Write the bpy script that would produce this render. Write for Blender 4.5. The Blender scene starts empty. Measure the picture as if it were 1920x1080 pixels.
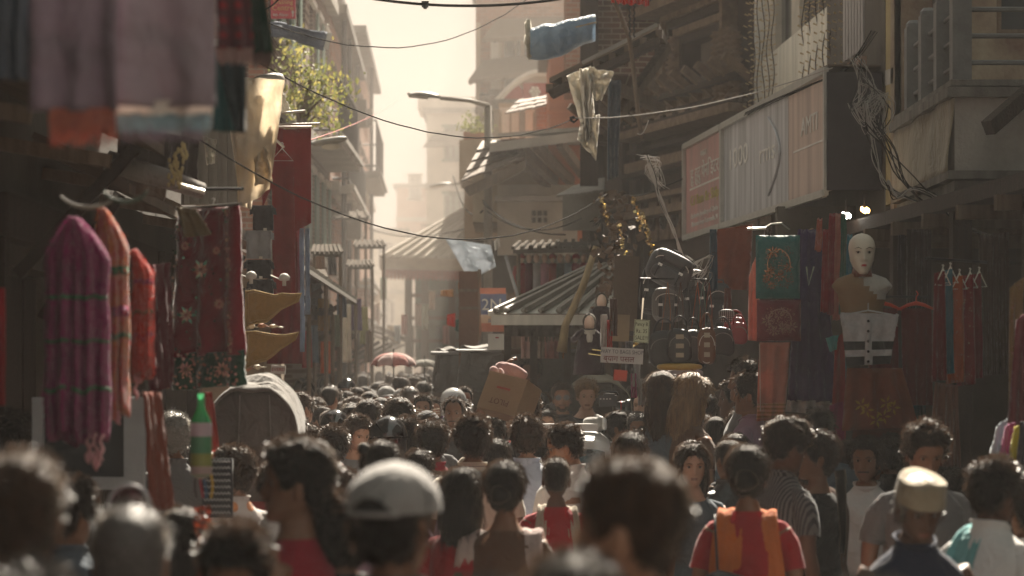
import bpy, math, random
import numpy as np
from mathutils import Vector, Matrix, noise
rnd = random.Random(7)
SC = bpy.context.scene
COL = SC.collection
PI = math.pi

# ------------------------------------------------------------------ camera
F, CX, HZ, CAMH = 5000.0, 960.0, 690.0, 2.0        # focal length and horizon of the photograph (1920 px wide)
cam_d = bpy.data.cameras.new('camera'); cam = bpy.data.objects.new('camera', cam_d); COL.objects.link(cam)
cam.location = (0, 0, CAMH); cam.rotation_euler = (PI/2, 0, 0)
cam_d.sensor_width = 36; cam_d.lens = F/1920*36; cam_d.shift_y = (HZ-540)/1920
cam_d.clip_start = .1; cam_d.clip_end = 3000
cam_d.dof.use_dof = True; cam_d.dof.focus_distance = 19; cam_d.dof.aperture_fstop = 3.0
SC.camera = cam

# ------------------------------------------------------------------ sky, sun, exposure
SUN_AZ, SUN_EL = math.radians(9), math.radians(42)   # ahead of the camera, a little to the right
world = bpy.data.worlds.new('World'); SC.world = world; world.use_nodes = True
wn = world.node_tree.nodes; wl = world.node_tree.links
bg = wn['Background']; sky = wn.new('ShaderNodeTexSky'); sky.sky_type = 'NISHITA'; sky.sun_disc = False
sky.sun_elevation = SUN_EL; sky.sun_rotation = SUN_AZ; sky.dust_density = 1.6; sky.air_density = 1.3; sky.ozone_density = .6
tint = wn.new('ShaderNodeMix'); tint.data_type = 'RGBA'; tint.blend_type = 'MULTIPLY'; tint.inputs[0].default_value = 1
tint.inputs[7].default_value = (1.0, .83, .68, 1)
wl.new(sky.outputs[0], tint.inputs[6]); 
veil = wn.new('ShaderNodeMix'); veil.data_type = 'RGBA'; veil.blend_type = 'DARKEN'; veil.inputs[0].default_value = 1   # dusty sky: no part of it brighter than this cream
veil.inputs[7].default_value = (1.35, 1.25, 1.13, 1); wl.new(tint.outputs[2], veil.inputs[6]); wl.new(veil.outputs[2], bg.inputs[0]); bg.inputs[1].default_value = .10
sun_d = bpy.data.lights.new('sun', 'SUN'); sun_d.energy = 5.0; sun_d.angle = math.radians(.6); sun_d.color = (1, .89, .74)
sun = bpy.data.objects.new('sun', sun_d); COL.objects.link(sun)
_dir = Vector((math.sin(SUN_AZ)*math.cos(SUN_EL), math.cos(SUN_AZ)*math.cos(SUN_EL), math.sin(SUN_EL)))
sun.rotation_euler = _dir.to_track_quat('Z', 'Y').to_euler(); sun.location = _dir*100
SC.view_settings.view_transform = 'Standard'; SC.view_settings.look = 'None'
SC.view_settings.exposure = 2.12; SC.view_settings.gamma = 1; SC.view_settings.use_curve_mapping = False
SC.render.engine = 'CYCLES'
SC.cycles.volume_bounces = 1; SC.cycles.max_bounces = 6; SC.cycles.diffuse_bounces = 3; SC.cycles.glossy_bounces = 2
SC.cycles.transparent_max_bounces = 8; SC.cycles.use_denoising = True; SC.cycles.sample_clamp_indirect = 6

# ------------------------------------------------------------------ places in the photograph -> points in the street
def P(px, py, d): return Vector(((px-CX)*d/F, d, CAMH-(py-HZ)*d/F))
def X(px, d): return (px-CX)*d/F
def Z(py, d): return CAMH-(py-HZ)*d/F
def ground_z(d): return 0.006*max(0, d-12)

# ------------------------------------------------------------------ materials
_M = {}
def lin(c):
    return tuple(((v/255)/12.92 if v/255 <= .04045 else ((v/255+.055)/1.055)**2.4) for v in c)
def M(name, col=(.3, .3, .3), rough=.8, var=.25, scale=6., bump=.15, bscale=60., spec=.3, metal=0., col2=None, transl=0.,
      kind='noise', sheen=0., emit=0., coat=0.):
    """procedural material: two colours mixed by noise / waves, fine bump"""
    if name in _M: return _M[name]
    m = bpy.data.materials.new(name); m.use_nodes = True; nt = m.node_tree; n = nt.nodes; l = nt.links
    b = n['Principled BSDF']; b.inputs['Roughness'].default_value = rough; b.inputs['Metallic'].default_value = metal
    b.inputs['Specular IOR Level'].default_value = spec
    if sheen: b.inputs['Sheen Weight'].default_value = sheen; b.inputs['Sheen Roughness'].default_value = .4
    if coat: b.inputs['Coat Weight'].default_value = coat
    tc = n.new('ShaderNodeTexCoord')
    a = tuple(col)+(1,); c2 = tuple(col2)+(1,) if col2 else tuple(max(0, v*(1-var)) for v in col)+(1,)
    if kind == 'brick':
        t = n.new('ShaderNodeTexBrick'); t.inputs['Color1'].default_value = a; t.inputs['Color2'].default_value = c2
        t.inputs['Mortar'].default_value = (.25, .2, .16, 1); t.inputs['Scale'].default_value = 1
        t.inputs['Brick Width'].default_value = .22; t.inputs['Row Height'].default_value = .07; t.inputs['Mortar Size'].default_value = .008
        mp = n.new('ShaderNodeMapping'); mp.inputs['Rotation'].default_value = (PI/2, 0, 0)
        l.new(tc.outputs['Object'], mp.inputs[0]); l.new(mp.outputs[0], t.inputs[0]); out = t.outputs['Color']
    else:
        if kind == 'noise':
            t = n.new('ShaderNodeTexNoise'); t.inputs['Scale'].default_value = scale; t.inputs['Detail'].default_value = 6; t.inputs['Roughness'].default_value = .65
            f = t.outputs['Fac']
        elif kind == 'stripe_h' or kind == 'stripe_v':
            t = n.new('ShaderNodeTexWave'); t.bands_direction = 'Z' if kind == 'stripe_h' else 'X'; t.inputs['Scale'].default_value = scale
            t.inputs['Distortion'].default_value = .3; f = t.outputs['Fac']
        elif kind == 'plaid':
            t = n.new('ShaderNodeTexWave'); t.bands_direction = 'Z'; t.inputs['Scale'].default_value = scale
            t2 = n.new('ShaderNodeTexWave'); t2.bands_direction = 'X'; t2.inputs['Scale'].default_value = scale
            l.new(tc.outputs['Object'], t2.inputs[0])
            mx = n.new('ShaderNodeMath'); mx.operation = 'MULTIPLY'; l.new(t.outputs['Fac'], mx.inputs[0]); l.new(t2.outputs['Fac'], mx.inputs[1]); f = mx.outputs[0]
        elif kind == 'streak':
            t = n.new('ShaderNodeTexNoise'); t.inputs['Scale'].default_value = scale; t.inputs['Detail'].default_value = 5
            f = t.outputs['Fac']
        elif kind == 'voronoi':
            t = n.new('ShaderNodeTexVoronoi'); t.inputs['Scale'].default_value = scale; f = t.outputs['Distance']
        if kind == 'streak':
            mp = n.new('ShaderNodeMapping'); mp.inputs['Scale'].default_value = (4, 4, .35); l.new(tc.outputs['Object'], mp.inputs[0]); l.new(mp.outputs[0], t.inputs[0])
        else: l.new(tc.outputs['Object'], t.inputs[0])
        r = n.new('ShaderNodeValToRGB'); r.color_ramp.elements[0].position = .32; r.color_ramp.elements[1].position = .68
        if kind in ('stripe_h', 'stripe_v', 'plaid'): r.color_ramp.elements[0].position = .45; r.color_ramp.elements[1].position = .55
        r.color_ramp.elements[0].color = c2; r.color_ramp.elements[1].color = a
        l.new(f, r.inputs[0]); out = r.outputs[0]
    l.new(out, b.inputs['Base Color'])
    if bump:
        nb = n.new('ShaderNodeTexNoise'); nb.inputs['Scale'].default_value = bscale; nb.inputs['Detail'].default_value = 4
        l.new(tc.outputs['Object'], nb.inputs[0])
        bp = n.new('ShaderNodeBump'); bp.inputs['Strength'].default_value = bump; bp.inputs['Distance'].default_value = .02
        l.new(nb.outputs['Fac'], bp.inputs['Height']); last = bp
        if sheen:      # creases
            nc = n.new('ShaderNodeTexNoise'); nc.inputs['Scale'].default_value = 7; nc.inputs['Detail'].default_value = 3; nc.inputs['Distortion'].default_value = 1.2; l.new(tc.outputs['Object'], nc.inputs[0])
            bp2 = n.new('ShaderNodeBump'); bp2.inputs['Strength'].default_value = .7; bp2.inputs['Distance'].default_value = .05; l.new(nc.outputs['Fac'], bp2.inputs['Height']); l.new(bp.outputs[0], bp2.inputs['Normal']); last = bp2
        l.new(last.outputs[0], b.inputs['Normal'])
    if emit:
        b.inputs['Emission Color'].default_value = a; b.inputs['Emission Strength'].default_value = emit
    if transl:
        o = n['Material Output']; tr = n.new('ShaderNodeBsdfTranslucent'); l.new(out, tr.inputs[0])
        mx = n.new('ShaderNodeMixShader'); mx.inputs[0].default_value = transl
        l.new(b.outputs[0], mx.inputs[1]); l.new(tr.outputs[0], mx.inputs[2]); l.new(mx.outputs[0], o.inputs[0])
    _M[name] = m; return m
def C(name, col, **k):      # cloth
    k.setdefault('rough', .9); k.setdefault('sheen', .25); k.setdefault('bump', .25); k.setdefault('bscale', 90); k.setdefault('spec', .15)
    k.setdefault('transl', .22)
    return M(name, col, **k)

# ------------------------------------------------------------------ objects
def tag(o, label=None, cat=None, group=None, kind=None):
    if label: o['label'] = label
    if cat: o['category'] = cat
    if group: o['group'] = group
    if kind: o['kind'] = kind
    return o
def thing(name, label, cat, loc=(0, 0, 0), rz=0., group=None):
    o = bpy.data.objects.new(name, None); COL.objects.link(o); o.location = loc; o.rotation_euler = (0, 0, rz)
    o.empty_display_size = .1
    return tag(o, label, cat, group)
def wloc(o):
    v = Vector((0, 0, 0))
    while o: v += Vector(o.location); o = o.parent
    return v

class MB:
    """collects shapes (world coordinates, or local when local=True) and links them as ONE mesh object"""
    def __init__(s): s.v = []; s.f = []; s.mi = []; s.cur = 0
    def add(s, vs, fs):
        n = len(s.v); s.v.extend([tuple(v) for v in vs]); s.f.extend([tuple(i+n for i in f) for f in fs]); s.mi.extend([s.cur]*len(fs)); return s
    def box(s, c, sz, R=None):
        hx, hy, hz = sz[0]/2, sz[1]/2, sz[2]/2; c = Vector(c)
        vs = [Vector((x, y, z)) for x in (-hx, hx) for y in (-hy, hy) for z in (-hz, hz)]
        if R is not None: vs = [R @ v for v in vs]
        return s.add([v+c for v in vs], [(0, 1, 3, 2), (4, 6, 7, 5), (0, 4, 5, 1), (2, 3, 7, 6), (0, 2, 6, 4), (1, 5, 7, 3)])
    def slab(s, a, b, h, t, up=Vector((0, 0, 1))):
        """bar from a to b: height h along up, thickness t sideways"""
        a = Vector(a); b = Vector(b); u = (b-a).normalized(); w = u.cross(up).normalized(); up2 = w.cross(u)
        o = [w*t/2+up2*h/2, w*t/2-up2*h/2, -w*t/2-up2*h/2, -w*t/2+up2*h/2]
        return s.add([a+k for k in o]+[b+k for k in o], [(0, 1, 2, 3), (7, 6, 5, 4), (0, 4, 5, 1), (1, 5, 6, 2), (2, 6, 7, 3), (3, 7, 4, 0)])
    def tube(s, pts, r, n=8, cap=True):
        pts = [Vector(p) for p in pts]; k = len(pts)
        rs = r if hasattr(r, '__len__') else [r]*k
        vs = []; t0 = None; ref = None
        for i, p in enumerate(pts):
            t = (pts[min(i+1, k-1)]-pts[max(i-1, 0)])
            t = t.normalized() if t.length > 1e-9 else Vector((0, 0, 1))
            if ref is None: ref = Vector((1, 0, 0)) if abs(t.x) < .9 else Vector((0, 1, 0))
            w = t.cross(ref).normalized(); ref = w.cross(t).normalized()
            rr = rs[i]; ra, rb = rr if hasattr(rr, '__len__') else (rr, rr)
            for j in range(n):
                a = 2*PI*j/n; vs.append(p+w*math.cos(a)*ra+ref*math.sin(a)*rb)
        fs = [(i*n+j, i*n+(j+1) % n, (i+1)*n+(j+1) % n, (i+1)*n+j) for i in range(k-1) for j in range(n)]
        if cap: fs += [tuple(reversed(range(n))), tuple((k-1)*n+j for j in range(n))]
        return s.add(vs, fs)
    def lathe(s, c, prof, n=20, axis='Z', a0=0., a1=2*PI, R=None):
        c = Vector(c); full = abs(a1-a0-2*PI) < 1e-6; m = n if full else n+1; vs = []
        for r, z in prof:
            for j in range(m):
                a = a0+(a1-a0)*j/n
                v = Vector((r*math.cos(a), r*math.sin(a), z))
                if axis == 'Y': v = Vector((v.x, v.z, v.y))
                if axis == 'X': v = Vector((v.z, v.x, v.y))
                if R is not None: v = R @ v
                vs.append(c+v)
        fs = [(i*m+j, i*m+(j+1) % m, (i+1)*m+(j+1) % m, (i+1)*m+j) for i in range(len(prof)-1) for j in range(n)]
        return s.add(vs, fs)
    def ell(s, c, r, nu=14, nv=9, R=None, jit=0.):
        vs = []; c = Vector(c)
        for i in range(nv+1):
            th = PI*i/nv
            for j in range(nu):
                a = 2*PI*j/nu; v = Vector((r[0]*math.sin(th)*math.cos(a), r[1]*math.sin(th)*math.sin(a), r[2]*math.cos(th)))
                if jit: v *= 1+jit*noise.noise(v*20+c)
                if R is not None: v = R @ v
                vs.append(c+v)
        return s.add(vs, [(i*nu+j, (i+1)*nu+j, (i+1)*nu+(j+1) % nu, i*nu+(j+1) % nu) for i in range(nv) for j in range(nu)])
    def prism(s, poly, ext):
        """polygon (list of points) extruded by vector ext"""
        n = len(poly); e = Vector(ext); poly = [Vector(p) for p in poly]
        return s.add(poly+[p+e for p in poly], [tuple(range(n)), tuple(reversed(range(n, 2*n)))]+[(i, i+n, (i+1) % n+n, (i+1) % n) for i in range(n)])
    def grid(s, fn, nu, nv, thick=0.):
        """sheet fn(u,v)->point; thick: a second layer set back along the normal, edges closed"""
        g = [[Vector(fn(i/nu, j/nv)) for i in range(nu+1)] for j in range(nv+1)]
        idx = lambda i, j: j*(nu+1)+i
        vs = [g[j][i] for j in range(nv+1) for i in range(nu+1)]
        fs = [(idx(i, j), idx(i+1, j), idx(i+1, j+1), idx(i, j+1)) for j in range(nv) for i in range(nu)]
        if thick:
            m = len(vs); bk = []
            for j in range(nv+1):
                for i in range(nu+1):
                    du = g[j][min(i+1, nu)]-g[j][max(i-1, 0)]; dv = g[min(j+1, nv)][i]-g[max(j-1, 0)][i]
                    nn = du.cross(dv); nn = nn.normalized() if nn.length > 1e-12 else Vector((0, 1, 0))
                    bk.append(g[j][i]+nn*thick)
            vs += bk; fs += [tuple(m+k for k in reversed(f)) for f in fs[:nu*nv]]
            for i in range(nu):
                fs.append((idx(i+1, 0), idx(i, 0), m+idx(i, 0), m+idx(i+1, 0))); fs.append((idx(i, nv), idx(i+1, nv), m+idx(i+1, nv), m+idx(i, nv)))
            for j in range(nv):
                fs.append((idx(0, j), idx(0, j+1), m+idx(0, j+1), m+idx(0, j))); fs.append((idx(nu, j+1), idx(nu, j), m+idx(nu, j), m+idx(nu, j+1)))
        return s.add(vs, fs)
    def build(s, name, mat, parent=None, smooth=False, local=False, kind=None, label=None):
        me = bpy.data.meshes.new(name)
        off = Vector((0, 0, 0)) if (local or parent is None) else wloc(parent)
        me.from_pydata([(v[0]-off.x, v[1]-off.y, v[2]-off.z) for v in s.v], [], s.f)
        for m in (mat if isinstance(mat, (list, tuple)) else [mat]): me.materials.append(m)
        if any(s.mi): me.polygons.foreach_set('material_index', s.mi)
        if smooth: me.polygons.foreach_set('use_smooth', [True]*len(me.polygons))
        o = bpy.data.objects.new(name, me); COL.objects.link(o); o.parent = parent
        if kind: o['kind'] = kind
        if label: o['label'] = label
        return o
def one(mb, name, mat, label, cat, group=None, smooth=False):
    """a thing that is a single mesh, its origin at its lowest middle"""
    vs = s = mb.v; xs = [v[0] for v in vs]; ys = [v[1] for v in vs]; zs = [v[2] for v in vs]
    c = Vector(((min(xs)+max(xs))/2, (min(ys)+max(ys))/2, min(zs)))
    mb.v = [(v[0]-c.x, v[1]-c.y, v[2]-c.z) for v in mb.v]
    o = mb.build(name, mat, None, smooth); o.location = c; return tag(o, label, cat, group)
def clone(o, loc, rz=None, scale=None):
    c = o.copy(); COL.objects.link(c); c.location = loc
    if rz is not None: c.rotation_euler = (0, 0, rz)
    if scale is not None: c.scale = scale if hasattr(scale, '__len__') else (scale,)*3
    for ch in o.children:
        k = ch.copy(); COL.objects.link(k); k.parent = c
        for g in ch.children:
            q = g.copy(); COL.objects.link(q); q.parent = k
    return c
def omat(o, m, slot=0):
    o.material_slots[slot].link = 'OBJECT'; o.material_slots[slot].material = m

def text(parent, s, p, h, mat, name='lettering', rz=0., rx=PI/2, ext=.002, align='CENTER', shear=0., width=1.):
    c = bpy.data.curves.new(name, 'FONT'); c.body = s; c.size = h; c.extrude = ext; c.align_x = align; c.align_y = 'CENTER'; c.shear = shear
    c.resolution_u = 2
    t = bpy.data.objects.new(name, c); me = bpy.data.meshes.new_from_object(t); me.name = name; me.materials.clear(); me.materials.append(mat)
    bpy.data.objects.remove(t); bpy.data.curves.remove(c)
    o = bpy.data.objects.new(name, me); COL.objects.link(o); o.parent = parent
    o.location = Vector(p)-(wloc(parent) if parent else Vector()); o.rotation_euler = (rx, 0, rz); o.scale = (width, 1, 1); return o

# ------------------------------------------------------------------ cloth
def quadpt(q, u, v):
    """q: TL, TR, BR, BL points"""
    return (q[0]*(1-u)+q[1]*u)*(1-v)+(q[3]*(1-u)+q[2]*u)*v
def drape(mb, q, folds=4, amp=.02, nu=None, nv=14, thick=.004, seed=0, gather=0., ragged=0., wob=.006, phase=0.):
    """hanging cloth between four points: vertical folds that open towards the hem, uneven lower edge"""
    nu = nu or max(12, int(folds*7)); sd = Vector((seed*3.7, seed*1.3, seed*.9))
    nrm = (q[1]-q[0]).cross(q[3]-q[0]).normalized()
    if nrm.y > 0: nrm = -nrm
    def fn(u, v):
        p = quadpt(q, u, v)
        f = math.sin(2*PI*folds*u+phase+1.2*noise.noise(Vector((u*3, v*1.5, 0))+sd))*amp*(.45+.75*v)
        f += noise.noise(Vector((u*5, v*7, 2))+sd)*wob*2
        e = ragged*noise.noise(Vector((u*6, 0, 5))+sd)*v**4
        s = gather*math.sin(PI*v)*(.5-u)
        return p+nrm*f+Vector((0, 0, e))+(q[1]-q[0])*s
    mb.grid(fn, nu, nv, thick); return mb
def Q(x0, y0, x1, y1, d, d2=None):
    d2 = d if d2 is None else d2
    return [P(x0, y0, d), P(x1, y0, d2), P(x1, y1, d2), P(x0, y1, d)]
def Q4(*a):          # four (px,py,d)
    return [P(*t) for t in a]
def fringe(mb, a, b, n, ln, r=.002, seed=0):
    rr = random.Random(seed); a = Vector(a); b = Vector(b)
    for i in range(n):
        p = a.lerp(b, (i+rr.random()*.6)/n)+Vector((0, rr.uniform(-.004, .004), .004)); L = ln*rr.uniform(.75, 1.1); dx = rr.uniform(-.1, .1)*L
        mb.tube([p, p+Vector((dx*.4, rr.uniform(-.1, .1)*L, -L*.5)), p+Vector((dx, 0, -L))], [r, r*1.2, r*.8], 4)
    return mb
def sequins(mb, q, n, r, seed, off=.02, pat=None):
    rr = random.Random(seed); nrm = (q[1]-q[0]).cross(q[3]-q[0]).normalized()
    if nrm.y > 0: nrm = -nrm
    for i in range(n):
        u, v = (rr.random(), rr.random()) if pat is None else pat(rr)
        c = quadpt(q, u, v)+nrm*off; k = r*rr.uniform(.5, 1.4)
        R = Matrix.Rotation(rr.uniform(-.6, .6), 3, 'X') @ Matrix.Rotation(rr.uniform(-.6, .6), 3, 'Z')
        a = rr.random()*3; m = 5
        ring = [c+R @ Vector((k*math.cos(a+2*PI*j/m), 0, k*math.sin(a+2*PI*j/m))) for j in range(m)]
        mb.add(ring+[c+nrm*k*.35], [(j, (j+1) % m, m) for j in range(m)])
    return mb
def hanger(parent, p, w=.4, mat=None, name='hanger'):
    p = Vector(p); m = MB()
    m.tube([p+Vector((0, 0, .0)), p+Vector((w/2, 0, -.09)), p+Vector((-w/2, 0, -.09)), p], .004, 5)
    k = w/.4; m.tube([p, p+Vector((0, 0, .05))*k, p+Vector((.025, 0, .08))*k, p+Vector((.0, 0, .105))*k, p+Vector((-.025, 0, .085))*k], .003, 5)
    return m.build(name, mat or M('wire_metal', (.5, .5, .5), .35, metal=1), parent)
def cable(a, b, sag, r, name, label, mat, cat='cable', n=24, group=None, wob=0.):
    m = MB(); a = Vector(a); b = Vector(b); pts = []
    for i in range(n+1):
        t = i/n; p = a.lerp(b, t); p.z -= sag*4*t*(1-t)
        if wob: p += Vector((noise.noise(p*2.3), 0, noise.noise(p*1.9+Vector((9, 0, 0)))))*wob
        pts.append(p)
    m.tube(pts, r, 6); return one(m, name, mat, label, cat, group, True)

# ------------------------------------------------------------------ facades
class Face:
    """vertical plane from plan point a=(x,y) to b=(x,y); u along it, n its outward (street) side"""
    def __init__(s, a, b, side=1):
        s.a = Vector((a[0], a[1], 0)); s.b = Vector((b[0], b[1], 0)); s.L = (s.b-s.a).length; s.u = (s.b-s.a).normalized()
        s.n = Vector((s.u.y, -s.u.x, 0))*side; s.rz = math.atan2(s.u.y, s.u.x)
    def p(s, u, z, out=0.): return s.a+s.u*u+s.n*out+Vector((0, 0, z))
    def R(s): return Matrix.Rotation(s.rz, 3, 'Z')
    def box(s, mb, u0, u1, z0, z1, o0, o1):
        c = s.p((u0+u1)/2, (z0+z1)/2, (o0+o1)/2); mb.box(c, (abs(u1-u0), abs(o1-o0), abs(z1-z0)), s.R()); return mb
    def upx(s, px):
        """u where the camera ray through pixel column px meets the plane"""
        k = (px-CX)/F; # x = k*y
        return (k*s.a.y-s.a.x)/(s.u.x-k*s.u.y)
    def dz(s, px, py):
        u = s.upx(px); return u, Z(py, s.a.y+s.u.y*u)
def wall_open(fc, root, mat, z0, z1, holes, th=.3, u0=0., u1=None, name='wall'):
    """wall with real openings; holes = (u0,u1,z0,z1)"""
    u1 = fc.L if u1 is None else u1; mb = MB()
    us = sorted({u0, u1, *[h for q in holes for h in q[:2] if u0 < h < u1]}); zs = sorted({z0, z1, *[h for q in holes for h in q[2:] if z0 < h < z1]})
    for i in range(len(us)-1):
        run = None
        for j in range(len(zs)-1):
            cu, cz = (us[i]+us[i+1])/2, (zs[j]+zs[j+1])/2
            solid = not any(h[0] < cu < h[1] and h[2] < cz < h[3] for h in holes)
            if solid and run is None: run = zs[j]
            if run is not None and (not solid or j == len(zs)-2):
                top = zs[j+1] if solid else zs[j]
                fc.box(mb, us[i], us[i+1], run, top, -th, 0); run = None
    return mb.build(name, mat, root)
def window(fc, root, h, frame_m, pane_m, style='casement', sill=True, rs=.08, shut=None, nx=2, nz=2):
    """frame + glass panes (each its own piece) in a hole; shutters optional"""
    u0, u1, z0, z1 = h; w = .05; mb = MB()
    fc.box(mb, u0, u0+w, z0, z1, -rs-.06, -rs+.01); fc.box(mb, u1-w, u1, z0, z1, -rs-.06, -rs+.01)
    fc.box(mb, u0+w, u1-w, z1-w, z1, -rs-.06, -rs+.01); fc.box(mb, u0+w, u1-w, z0, z0+w, -rs-.06, -rs+.01)
    for i in range(1, nx):
        c = u0+(u1-u0)*i/nx; fc.box(mb, c-.018, c+.018, z0+w, z1-w, -rs-.045, -rs)
    fr = mb.build('window', frame_m, root)
    for i in range(nx):
        a = u0+(u1-u0)*i/nx+.025; b = u0+(u1-u0)*(i+1)/nx-.025
        g = MB(); fc.box(g, a, b, z0+w, z1-w, -rs-.035, -rs-.025); g.build('pane', pane_m, fr)
        if nz > 1:
            b2 = MB()
            for k in range(1, nz):
                zz = z0+w+(z1-z0-2*w)*k/nz; fc.box(b2, a, b, zz-.012, zz+.012, -rs-.022, -rs-.008)
            b2.build('glazing_bar', frame_m, fr)
    if sill:
        q = MB(); fc.box(q, u0-.08, u1+.08, z0-.09, z0-.002, -.02, .1); q.build('sill', frame_m, fr)
        q = MB(); fc.box(q, u0-.08, u1+.08, z1+.002, z1+.09, -.02, .06); q.build('lintel', frame_m, fr)
    if shut is not None:
        for sgn, uu in ((-1, u0), (1, u1)):
            q = MB(); fc.box(q, uu+sgn*.03, uu+sgn*(.03+(u1-u0)*.45), z0, z1, .02, .05); q.build('shutter', shut, fr)
    return fr
def tiles_roof(root, q, n_u, n_v, mat, th=.04, name='roof_tile', bump=.03, as_parts=True, seed=0):
    """rows of lapped roof pieces on the quad TL,TR,BR,BL"""
    rr = random.Random(seed); nrm = (q[1]-q[0]).cross(q[3]-q[0]).normalized()
    if nrm.z < 0: nrm = -nrm
    allm = MB()
    for j in range(n_v):
        for i in range(n_u):
            m = MB() if as_parts else allm
            u0, u1, v0, v1 = i/n_u, (i+.96)/n_u, j/n_v, (j+1.15)/n_v; v1 = min(v1, 1.01)
            k = rr.uniform(-.3, .3)*bump
            c = [quadpt(q, u0, v0)+nrm*(.0+k), quadpt(q, u1, v0)+nrm*(.0+k), quadpt(q, u1, v1)+nrm*(bump+k), quadpt(q, u0, v1)+nrm*(bump+k)]
            m.prism(c, nrm*th)
            if as_parts: m.build(name, mat, root)
    if not as_parts: allm.build(name, mat, root, kind='stuff')
# ================================================================== people
def sstep(a, b, x): t = np.clip((x-a)/(b-a), 0, 1); return t*t*(3-2*t)
TT = [0, .06, .15, .3, .5, .65, .8, .9, .96, 1.0]
HW = [.034, .045, .056, .066, .0725, .0765, .071, .055, .036, .0]
HF = [.080, .087, .087, .086, .086, .091, .082, .060, .038, .0]
HB = [.052, .058, .064, .080, .098, .104, .094, .070, .045, .0]
CHIN, HH = 1.472, .228
N_A = 44
_b = np.linspace(-PI, PI, N_A, endpoint=False); ANG = _b-.4*np.sin(_b)
T_ROWS = [0, .03, .07, .11, .15, .18, .2, .22, .25, .29, .32, .36, .4, .44, .48, .52, .56, .6, .65, .7, .76, .82, .88, .93, .97, .99, 1.]
_rs = np.random.RandomState(3)
def ringxy(w, f, b, e=.88):
    s, c = np.sin(ANG), np.cos(ANG)
    x = w*np.sign(s)*np.abs(s)**e; y = np.where(c >= 0, f*np.abs(c)**e, -b*np.abs(c)**e)
    return x, y
def head_ring(t, g=1., fem=0.):
    w, f, b = np.interp(t, TT, HW), np.interp(t, TT, HF), np.interp(t, TT, HB)
    if fem: w = w*(.95 if t > .3 else .9)
    x, y = ringxy(w, f, b)
    fr = (np.cos(ANG) > 0)
    nose = np.interp(t, [.29, .33, .37, .5, .6, .66], [0, .017, .023, .009, .003, 0])*np.exp(-(x/.0115)**2)
    wing = np.interp(t, [.29, .33, .36, .41], [0, .006, .006, 0])*np.exp(-((np.abs(x)-.013)/.007)**2)
    eye = -.012*np.exp(-((np.abs(x)-.031)/.015)**2-((t-.515)/.055)**2)
    brow = .005*np.exp(-((np.abs(x)-.03)/.02)**2-((t-.6)/.03)**2)
    mouth = .006*np.exp(-(x/.022)**2-((t-.2)/.05)**2)-.005*np.exp(-(x/.022)**2-((t-.205)/.011)**2)
    chin = .005*np.exp(-(x/.018)**2-((t-.06)/.05)**2)
    y = y+np.where(fr, nose+wing+eye+brow+mouth+chin, 0)*g
    z = np.full(N_A, CHIN+HH*t)
    z = z-np.where(fr, nose*.15, 0)
    # the jaw rises towards the ears
    if t < .3: z = z+(1-t/.3)*.035*(1-np.cos(ANG))*.5
    return np.stack([x, y, z], 1)
TORSO_M = [(.80, .165, .105, .12), (.90, .165, .11, .12), (1.02, .150, .11, .10), (1.15, .158, .115, .105), (1.26, .175, .122, .115), (1.32, .178, .108, .112),
           (1.355, .160, .085, .098), (1.39, .124, .066, .084), (1.42, .088, .054, .072), (1.447, .064, .048, .064), (1.47, .057, .05, .058)]
TORSO_F = [(.80, .175, .11, .13), (.90, .170, .11, .13), (1.02, .130, .10, .09), (1.15, .138, .115, .095), (1.26, .155, .138, .10), (1.32, .157, .108, .10),
           (1.355, .140, .078, .088), (1.39, .104, .060, .074), (1.42, .070, .048, .062), (1.447, .053, .042, .054), (1.47, .047, .043, .05)]
def loft_idx(nr, n, close_top=True):
    f = []
    for i in range(nr-1):
        for j in range(n):
            f.append((i*n+j, i*n+(j+1) % n, (i+1)*n+(j+1) % n, (i+1)*n+j))
    return f
class Pose:
    def __init__(s, yaw=0, pitch=0, roll=0, lean=0, twist=0, fem=False, fat=1., arms='down'):
        s.yaw, s.pitch, s.roll, s.lean, s.twist, s.fem, s.fat, s.arms = [math.radians(v) for v in (yaw, pitch, roll, lean, twist)]+[fem, fat, arms]
    def head(s, p):
        """head turn: yaw + = towards the person's left, pitch + = looking down"""
        p = np.array(p, float).reshape(-1, 3); w = sstep(1.435, 1.505, p[:, 2]); c = np.array([0, -.012, 1.475])
        q = p-c
        a = s.roll*w; x, z = q[:, 0]*np.cos(a)-q[:, 2]*np.sin(a), q[:, 0]*np.sin(a)+q[:, 2]*np.cos(a); q = np.stack([x, q[:, 1], z], 1)
        a = -s.pitch*w; y, z = q[:, 1]*np.cos(a)-q[:, 2]*np.sin(a), q[:, 1]*np.sin(a)+q[:, 2]*np.cos(a); q = np.stack([q[:, 0], y, z], 1)
        a = s.yaw*w; x, y = q[:, 0]*np.cos(a)-q[:, 1]*np.sin(a), q[:, 0]*np.sin(a)+q[:, 1]*np.cos(a); q = np.stack([x, y, q[:, 2]], 1)
        return s.body(q+c)
    def body(s, p):
        p = np.array(p, float).reshape(-1, 3); w = np.clip((p[:, 2]-.9)/.55, 0, 1.6)
        if s.lean:
            p = p.copy(); a = s.lean*np.clip((p[:, 2]-.9)/.3, 0, 1); y, z = p[:, 1], p[:, 2]-.9
            p[:, 1], p[:, 2] = y*np.cos(a)+z*np.sin(a), .9+z*np.cos(a)-y*np.sin(a)
        return p
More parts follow.
